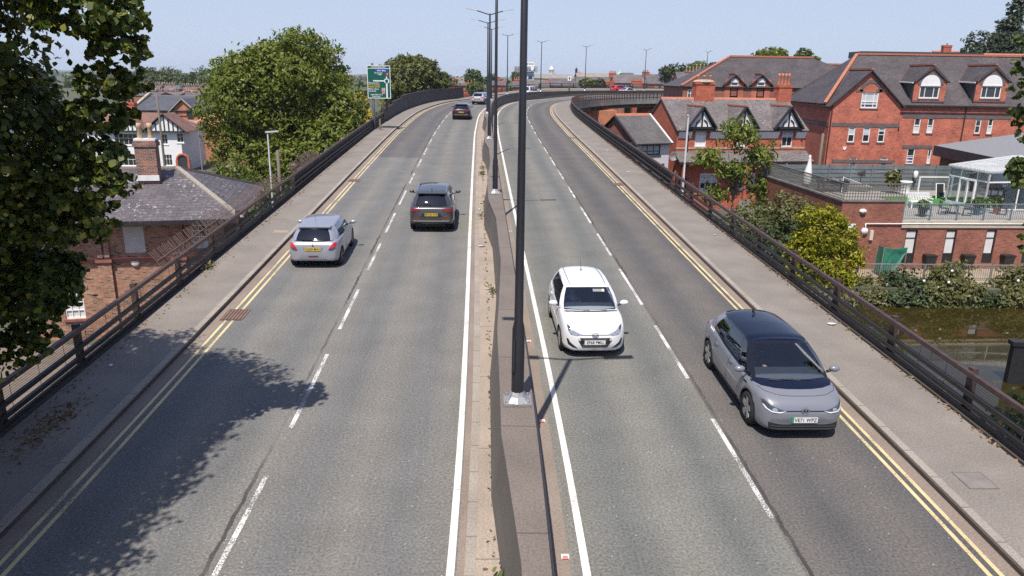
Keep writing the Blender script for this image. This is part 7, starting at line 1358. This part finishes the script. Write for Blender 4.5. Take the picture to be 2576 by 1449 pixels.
# brick houses seen under the deck
for i, (u0, u1, v0, v1, Y, m_, lab, ws) in enumerate(((1470, 1553, 262, 292, 128, B_ORG, 'orange brick wall end seen beneath the viaduct deck', []), (1615, 1665, 262, 300, 150, B_RED, 'red brick villa with white windows seen under the viaduct', [(1637, 263, 1643, 271), (1648, 263, 1654, 271), (1659, 263, 1663, 271), (1630, 279, 1636, 288), (1660, 280, 1664, 288)]))):
    a, b = at(u0, v0, Y), at(u1, v0, Y); t = empty('brick_villa' if i else 'brick_wall_end', (a.x, Y, GR), 0, lab, 'house' if i else 'wall'); zt = min(a.z, 2.0)-GR+(0 if i else .3); ops = []
    for (p0, q0, p1, q1) in ws: A, B = at(p0, q1, Y), at(p1, q0, Y); ops.append((A.x-a.x, B.x-a.x, A.z-GR, B.z-GR))
    ops = [o for o in ops if o[3] < zt and o[2] > 0]
    q = MB(); wall(q, (0, 0), X, [(0, 0), (b.x-a.x, 0), (b.x-a.x, zt), (0, zt)], ops); wall(q, (0, 6), YN, [(0, 0), (6, 0), (6, zt), (0, zt)]); q.box(0, b.x-a.x, .3, 6, zt-.1, zt); q.build('wall', m_, t)
    for r in ops: window(t, (0, 0), X, r, 1, (.5,), .14, sill=WHITE)
# left rooftops
GL_ = 'terraced roofs of the left skyline'
rr = random.Random(3)
for i, (u0, u1, ve, vr, Y, rm, lab, nch) in enumerate((
  (300, 352, 238, 228, 225, SL, 'grey roofed house just right of the lime leaves, behind the tiled roofs', 2), (352, 395, 226, 214, 262, SL, 'slate roof row under the wood, leftmost of three', 4), (395, 440, 226, 214, 265, SL_TER, 'slate roof row under the wood, middle of three', 7), (458, 505, 227, 217, 268, SL, 'slate roof row right of the little cone turret', 8), (505, 556, 228, 217, 262, SL_TER, 'slate roof row running into the great tree', 4), (398, 452, 238, 230, 235, SL_TER, 'pale slate roof just above the gabled block', 4), (455, 520, 232, 226, 242, T_ORG, 'long low pinkish-red roof among the slate roofs', 3), (462, 560, 241, 231, 222, SL, 'long grey roof behind the right end of the gabled block', 5), (340, 398, 240, 231, 215, SL, 'grey roof behind the left end of the gabled block', 3))):
    ch = [(u0+(u1-u0)*(k+.5)/nch, vr-3+rr.uniform(-1.5, 1), 1.3, 2, B_CHM, POT if k % 2 else CREAM) for k in range(nch)]
    far_house(u0, u1, ve, vr, Y, B_OLD, rm, lab, ch, [], 9, GL, GL_)
p = at(452, 224, 255); t = empty('turret', (p.x, 255, GL), 0, 'small slate cone turret among the left rooftops', 'turret'); z0_, z1_ = p.z-GL, at(452, 212, 255).z-GL; MB().lathe([(1.2, 0), (1.2, z0_)], 12).build('tower_wall', B_OLD, t, True); MB().lathe([(1.5, z0_), (.03, z1_)], 12).build('cone_roof', SL_BLUE, t, True)
# white office tower
def twr(u0, u1, v0, v1, Y, k=0): a, b = at(u0, v1, Y), at(u1, v0, Y); return a.x, b.x, a.z, b.z
YT = 330; x0, x1, z0, z1 = twr(1293, 1353, 167, 180, YT); xm = (x0+x1)/2; t = empty('office_tower', (xm, YT, GR), 0, 'white office tower with an overhanging grey top storey and pale blue lower floors', 'building')
q = MB(); q.box(x0-xm, x1-xm, -1, 14, z0-GR, z1-GR); o = q.build('top_storey', mat('pale_grey_panel', (.33, .35, .38), .6, var=.1), t); a0, a1, b0, b1 = twr(1323, 1344, 156, 166, YT); q = MB(); q.box(a0-xm, a1-xm, 2, 10, z1-GR, b1-GR); q.build('plant_room', WHITE, t); q = MB(); [q.box(a0-xm+.4+k*.8, a0-xm+.8+k*.8, 1.9, 1.98, z1-GR+.6, b1-GR-.4) for k in range(int((a1-a0)/.8))]; q.build('louvres', DKGREY, t)
c0_, c1_, d0, d1_ = twr(1324, 1345, 180, 200, YT); q = MB(); q.box(x0-xm+5.5, x1-xm-1.6, 0, 12, 0, z0-GR); q.build('lower_floors', mat('pale_blue_panel', (.4, .55, .7), .6, var=.06), t)
for k in range(7): q = MB(); zz = z0-GR-2.4-3.4*k; q.box(x0-xm+6.2, x1-xm-2.2, -.1, -.02, zz-.6, zz+.9); q.build('window_band', GLASSW, t)
q = MB(); [q.box(x0-xm+.5+k*1.0, x0-xm+1.1+k*1.0, -1.1, -1.02, z0-GR+.5, z1-GR-.6) for k in range(int((x1-x0-1)/1.0))]; q.build('top_windows', mat('grey_blue_glass', (.16, .18, .21), .3, var=.1), o)
c = at(1339, 173, YT-1.2); q = MB(); q.prism([(c.x-xm-.7, -1.2, c.z-GR+.9), (c.x-xm+.7, -1.2, c.z-GR+.9), (c.x-xm+.7, -1.2, c.z-GR-.2), (c.x-xm, -1.2, c.z-GR-1), (c.x-xm-.7, -1.2, c.z-GR-.2)], (0, .05, 0)); q.build('crest', WHITE, o)
p = at(1387, 187, 300); t = empty('white_cupola', (p.x, 300, GR), 0, 'small white domed cupola on the skyline beside the lamp post', 'cupola'); h = p.z-GR; u_ = at(1387, 165, 300).z-p.z; MB().box(-4, 4, -3, 3, 0, h-1).build('base', STONE, t); MB().lathe([(.95, h-1), (.95, h+.5*u_), (1.05, h+.52*u_), (.75, h+.7*u_), (.3, h+.82*u_), (.25, h+.9*u_), (.03, h+u_)], 12).build('lantern', WHITE, t, True)
p = at(1560, 188, 310); t = empty('green_spire', (p.x, 310, GR), 0, 'verdigris green spire on the skyline', 'spire'); h = p.z-GR; u_ = at(1560, 172, 310).z-p.z; MB().box(-4, 4, -3, 3, 0, h-1).build('base', STONE, t); MB().lathe([(1.5, h-1), (1.4, h+.15*u_), (.6, h+.45*u_), (.05, h+u_)], 8).build('spire', mat('verdigris', (.3, .5, .42), .7, var=.1), t)
# ------------------------------------------------------------------ signs
GRN = mat('sign_green', (.0, .085, .06), .45, var=.05); BRN = mat('sign_brown', (.16, .07, .03), .5, var=.05); BLU = mat('sign_blue', (.02, .07, .38), .45, var=0); YEL = mat('sign_yellow', (.7, .5, .05), .5, var=0); RDD = mat('sign_red', (.3, .02, .03), .5, var=0)
YS = 66; a, b = at(926, 247, YS), at(981, 165, YS); cx = (a.x+b.x)/2; zb, ztp = a.z, b.z; Ws, Hs = b.x-a.x, ztp-zb; t = empty('direction_sign', (cx, YS, GL), R(2), 'large green direction sign on a dark post beside the parapet', 'road sign'); zb -= GL
q = MB(); q.tube([(-.55, .12, 0), (-.55, .12, zb+Hs+.18)], .1, 8); q.tube([(.6, .12, zb-1.0), (.6, .12, zb+Hs+.18)], .07, 8); q.build('post', DKGREY, t, True)
q = MB(); q.box(-Ws/2, Ws/2, -.02, .04, zb, zb+Hs); so_ = q.build('sign_panel', GRN, t)
ld = MB(); kx = Ws/55.; kz = Hs/82.
def sp_(u, v): return ((u-953.5)*kx, zb+Hs-(v-165)*kz)
def rect(mb, u0, v0, u1, v1, y=-.028, mi=0): x0, z1 = sp_(u0, v0); x1, z0 = sp_(u1, v1); mb.box(x0, x1, y, y+.006, z0, z1, mi)
for r in ((926, 165, 981, 166.5), (926, 245.5, 981, 247), (926, 166.5, 927.3, 245.5), (979.7, 166.5, 981, 245.5), (927.3, 171.8, 979.7, 173)): rect(ld, *r)
rect(ld, 970.3, 209, 973.6, 245.4); rect(ld, 940, 201.8, 966.5, 204.6); rect(ld, 970.8, 192, 973.2, 197.5)
c_ = sp_(972, 203.3)
for k in range(20):
    a0, a1 = math.pi*2*k/24-math.pi/2+.5, math.pi*2*(k+1)/24-math.pi/2+.5
    ld.prism([(c_[0]+r_*math.cos(q_)*1., -.028, c_[1]+r_*math.sin(q_)) for r_, q_ in ((5.6*kx*.72, a0), (5.6*kx*1.08, a0), (5.6*kx*1.08, a1), (5.6*kx*.72, a1))], (0, .006, 0))
def put_text(mb, txt, u, v, size, mi=0, left=False, y=-.029, f=sp_, k=None):
    vv, ff = text_mesh(txt, size*(k or kz), size*.02*(k or kz), .95); x, z = f(u, v); w0 = min(p_[0] for p_ in vv) if left else 0; mb.add([(p_[0]-w0+x, y, p_[1]+z) for p_ in vv], ff, mi)
put_text(ld, "FOUNTAINS R'BT", 953.5, 169.3, 4.6)
for tx, u, v, c in (('All through', 953, 183.5, 0), ('traffic', 956, 187.3, 0)): put_text(ld, tx, u, v, 4.4, c)
for tx, v, c in (('Ellesmere Port', 208.5, 0), ('A5116 (A5032)', 213.3, 1), ('Hoylake (A540)', 218.3, 1), ('Blacon, Upton', 223.5, 0), ('University', 228.7, 0)): put_text(ld, tx, 928.5, v, 4.6, c, True)
put_text(ld, 'Sealand Rd Ind. &', 947, 237.5, 4.3); put_text(ld, 'Retail Parks', 946, 242, 4.3)
rect(ld, 945.5, 174.5, 974.5, 181, -.026, 2); put_text(ld, '(M53, M56)', 960, 177.8, 4.6, 0, y=-.031)
rect(ld, 970, 183, 978, 189.5, -.026, 3); put_text(ld, 'II', 974, 186.2, 5, 0, y=-.031)
rect(ld, 960, 221, 967.5, 230.5, -.026, 0); rect(ld, 960.6, 221.7, 966.9, 229.8, -.03, 3); put_text(ld, 'H', 963.8, 225.8, 8, 0, y=-.034)
rect(ld, 958.5, 231.5, 968.5, 235.5, -.026, 3); put_text(ld, 'A&E', 963.5, 233.5, 4, 0, y=-.031)
ld.build('lettering', [mat('sign_white', (.75, .76, .76), .5, var=0), YEL, BLU, RDD], so_)
p = rp(131.5, -9.6); a, b = at(1146, 207.5, p.y), at(1167.5, 191, p.y); t = empty('tourist_sign', ((a.x+b.x)/2, p.y, 4), 0, 'small brown tourist sign on a post by the far railing', 'road sign'); Wt, Ht, zz = b.x-a.x, b.z-a.z, a.z-4
MB().tube([(.05, .08, -.1), (.05, .08, zz+Ht)], .07, 8).build('post', DKGREY, t, True); q = MB(); q.box(-Wt/2, Wt/2, -.02, .04, zz, zz+Ht); o = q.build('sign_panel', BRN, t); q = MB()
for r in ((-Wt/2, Wt/2, 0, .06), (-Wt/2, Wt/2, Ht-.06, Ht), (-Wt/2, -Wt/2+.06, .06, Ht-.06), (Wt/2-.06, Wt/2, .06, Ht-.06)): q.box(r[0], r[1], -.028, -.022, zz+r[2], zz+r[3])
for k, tx in enumerate(('P&R', 'Countess Way', 'A Boughton Heath', 'P & R', 'Wrexham Road', 'Black Friars')): 
    vv, ff = text_mesh(tx, .2, .006, .95); q.add([(x, -.03, y+zz+Ht-.14-.17*k) for x, y in vv], ff)
q.build('lettering', MATS['sign_white'], o)
p = rp(146.5, -9.4); p.x = at(1433, 205, p.y).x; a, b = at(1428, 203, p.y), at(1437.5, 191.5, p.y); t = empty('lane_sign', ((a.x+b.x)/2, p.y, 4), 0, 'small white road sign with a black symbol on a dark post', 'road sign'); q = MB(); q.tube([(0, .06, 0), (0, .06, a.z-4)], .14, 8); q.build('post', DKGREY, t, True); q = MB(); q.box(a.x-b.x+.0, b.x-a.x, -.02, .04, a.z-4, b.z-4); q.v = [(x*.5, y, z) for x, y, z in q.v]; o = q.build('sign_panel', WHITE, t); q = MB(); z_, h_ = a.z-4, b.z-a.z; q.box(-.09, .09, -.03, -.022, z_+h_*.15, z_+h_*.85); q.box(-.25, .25, -.03, -.022, z_+h_*.52, z_+h_*.62); q.build('symbol', INK, o)
# ------------------------------------------------------------------ posts on the streets below
def street_lamp(u, vt, Y, base, label, m, arm=.7, sgn=1, r=.07):
    p = at(u, vt, Y); t = empty('street_lamp', (p.x, Y, base), 0, label, 'street lamp'); h = p.z-base; MB().lathe([(r*1.5, 0), (r*1.4, h*.2), (r, h*.22), (r*.7, h)], 10).build('pole', m, t, True); q = MB(); q.bar((-.1*sgn, 0, h+.02), (arm*sgn, 0, h+.08), .2, .09); q.build('lamp_head', LAMPG, t); return t
PALEG = mat('pale_grey_pole', (.6, .61, .63), .5, var=.06)
street_lamp(673, 333, 47, GL, 'pale grey street lamp behind the left railing in front of the great tree', PALEG); street_lamp(1732, 292, 57, GR, 'white street lamp standing by the left corner of the half-timbered terrace', PALEG, .0, 1, .09)
p = at(494, 306, 100); street_lamp(497, 306, 86, GL, 'thin grey street lamp in front of the orange-roofed house', GALV, .9, -1, .06)
WOOD = mat('weathered_pole', (.17, .145, .115), .9, var=.3, scale=8)
for (u, vt, Y, base, r, lab) in ((394, 236, 88, GL, .13, 'tall wooden telegraph pole in front of the white half-timbered house'), (698, 377, 44, GL, .11, 'short weathered wooden post beside the pale street lamp'), (2071, 335, 69, GR, .14, 'dark wooden pole between the terrace and the big red building')):
    p = at(u, vt, Y); t = empty('wooden_pole', (p.x, Y, base), 0, lab, 'pole'); h = p.z-base; MB().lathe([(r*1.15, 0), (r, h*.5), (r*.8, h-.05), (.01, h)], 9).build('pole', WOOD, t, True)
    if h > 8: q = MB(); q.box(-.25, .25, -.03, .03, h-.6, h-.52); q.build('crossarm', WOOD, t)
p = rp(66, -9.6); t = empty('wooden_stake', (p.x+.3, p.y, p.z), 0, 'short wooden stake standing on the pavement against the dark parapet', 'post'); MB().box(-.07, .07, -.07, .07, 0, 1.05).build('stake', WOOD, t)
# ------------------------------------------------------------------ road furniture and litter
IRON = mat('cast_iron', (.07, .05, .042), .7, var=.3, scale=20)
for (s, o, w_, lab) in ((20.32, -7.62, .45, 'rusty drain grate across the yellow lines nearest us on the left'), (41.7, -7.62, .4, 'drain grate across the yellow lines further up on the left'), (41.2, 7.05, .4, 'drain grate across the yellow lines on the right'), (62.65, 7.05, .36, 'drain grate furthest up the right-hand yellow lines')):
    q_ = fr(s)[1]; p = rp(s, o, .004); sl_ = math.atan((prof(s+1)-prof(s-1))/2); t = empty('drain_grate', p, 0, lab, 'drain'); t.rotation_euler = (sl_, 0, math.atan2(q_.y, q_.x)-math.pi/2); tag(t, group='drain grates in the gutters'); q = MB(); q.box(-.3, .3, -w_, w_, 0, .004); q.build('frame', IRON, t); q = MB(); [q.box(-.27+.09*k, -.22+.09*k, -w_+.05, w_-.05, .004, .014) for k in range(7)]; q.build('bars', mat('rust', (.2, .12, .09), .8, var=.3), t)
def lay(s, o, dz, name, label, cat, group=None):
    q_ = fr(s)[1]; t = empty(name, rp(s, o, dz), 0, label, cat, group); t.rotation_euler = (math.atan((prof(s+1)-prof(s-1))/2), 0, math.atan2(q_.y, q_.x)-math.pi/2); return t
for i, (s, o) in enumerate(((9.75, .66), (14.0, .6), (18.3, .58), (24.2, .6), (30.2, .6))):
    t = lay(s, o, .004, 'road_stud', ['white and red road stud by the edge line nearest us', 'second road stud along the right edge line', 'third road stud along the right edge line', 'fourth road stud along the right edge line', 'fifth road stud, furthest along the right edge line'][i], 'road stud', 'road studs beside the barrier'); q = MB(); q.box(-.06, .06, -.05, .05, 0, .02); q.build('casing', PLW, t); q = MB(); q.box(-.045, .045, -.055, -.0505, .003, .018); q.box(-.04, .04, -.04, -.008, .02, .024); q.build('reflector', mat('red_reflector', (.6, .04, .03), .3, var=0), t)
t = lay(11.6, 8.2, .129, 'manhole_cover', 'square manhole cover set in the right pavement', 'manhole cover'); q = MB(); q.box(-.25, .25, -.25, .25, 0, .004); q.build('cover', mat('cover_grey', (.2, .18, .17), .8), t); q = MB(); [q.box(*r, 0, .006) for r in ((-.27, .27, -.27, -.25), (-.27, .27, .25, .27), (-.27, -.25, -.25, .25), (.25, .27, -.25, .25))]; q.build('frame', mat('cover_edge', (.15, .125, .11), .8), t)
t = lay(29.5, -8.6, .129, 'manhole_cover', 'small pale cover in the left pavement beside the kerb', 'manhole cover'); q = MB(); q.box(-.3, .3, -.2, .2, 0, .005); q.build('cover', CHAN, t)
LIT = mat('litter_white', (.7, .7, .7), .7, var=.1)
for i, (s, o, dz, sz, lab) in enumerate(((19.2, 9.1, .125, .13, 'white scrap of litter near the right railing'), (29.2, 8.9, .125, .09, 'small white scrap on the right pavement further up'), (44.5, 8.3, .125, .09, 'white scrap on the right pavement by the rendered house'), (27.5, -.62, .08, .13, 'crumpled white paper on the median strip'), (34, -.66, .08, .08, 'tiny white scrap on the median strip further up'), (16.5, -9.3, .125, .06, 'small pale scrap in the tree shade on the left pavement'), (54, 8.6, .125, .1, 'pair of pale scraps on the right pavement near the bend'))):
    t = lay(s, o, dz, 'litter', lab, 'litter', 'scraps of litter'); q = MB(); g_ = random.Random(i); pts = [(sz*math.cos(a)*g_.uniform(.6, 1.2), sz*.7*math.sin(a)*g_.uniform(.6, 1.2), .01+g_.uniform(0, .04)) for a in (0, 1, 2, 3, 4, 5)]; q.prism(pts, (0, 0, .012)); q.build('scrap', LIT, t)
# dry leaves and weeds along the edges
g5 = np.random.default_rng(9)
C = []; 
for k in range(1500):
    s = g5.uniform(2, 60); side = g5.random()
    if side < .5: o, dz = 9.42+abs(g5.normal(0, .07))*-1+.02, .14
    elif side < .8: o, dz = -9.72+abs(g5.normal(0, .12)), .14
    else: o, dz = -.42-abs(g5.normal(0, .05)), .1
    C.append(tuple(rp(s, o, dz)))
for k in range(300): C.append(tuple(rp(13.6+g5.normal(0, .6), -9.15+g5.normal(0, .2), .14)))
o = leaf_mesh('dry_leaves', C, [(0, 0, 1)]*len(C), .05, leafmat('leaf_dry', [(0, (.12, .06, .03)), (.5, (.2, .12, .06)), (1, (.3, .24, .15))], .1), None, g5, 'quad'); tag(o, 'dry leaves and dust gathered along the pavement edges', 'fallen leaves', kind='stuff')
for i, (s, o_, n) in enumerate(((43.5, -.5, 70), (45.5, -.45, 50), (35.3, -.35, 40), (32.5, -.6, 26), (22, -.3, 30), (24.5, -9.75, 60), (9.0, -.28, 24))):
    p = rp(s, o_, .1); C = np.array([tuple(p)]*n)+g5.normal(0, 1, (n, 3))*np.array([.08, .25, .05])+np.array([0, 0, .1]); t = leaf_mesh('weed_tuft', C-np.array(tuple(p)), [(0, 0, 1)]*n, .06, LF_MID if i in (2, 6) else LF_DULL, None, g5, 'quad', .1, 2); t.location = p; tag(t, ['yellowing weed tuft against the barrier near the second lamp post', 'second weed tuft against the barrier, just beyond the first', 'green weed tuft at the foot of the barrier beside the SUV', 'low weed tuft near the crumpled paper on the median', 'sparse dry weed at the kink of the barrier', 'weeds growing through the foot of the left railing', 'bright weed at the barrier foot at the bottom edge'][i], 'weed')
# ------------------------------------------------------------------ summer haze
hb = MB(); hb.box(-7200, 7200, -400, 7000, -9, 70); o = hb.build('haze', [], None); m = bpy.data.materials.new('haze'); m.use_nodes = True; nt = m.node_tree; nt.nodes.remove(nt.nodes['Principled BSDF']); v = nt.nodes.new('ShaderNodeVolumePrincipled'); v.inputs['Color'].default_value = (.8, .88, 1, 1); v.inputs['Density'].default_value = .00011; v.inputs['Anisotropy'].default_value = 0; nt.links.new(v.outputs[0], nt.nodes['Material Output'].inputs['Volume']); o.data.materials.append(m); tag(o, kind='stuff', label='pale summer haze thickening towards the horizon')
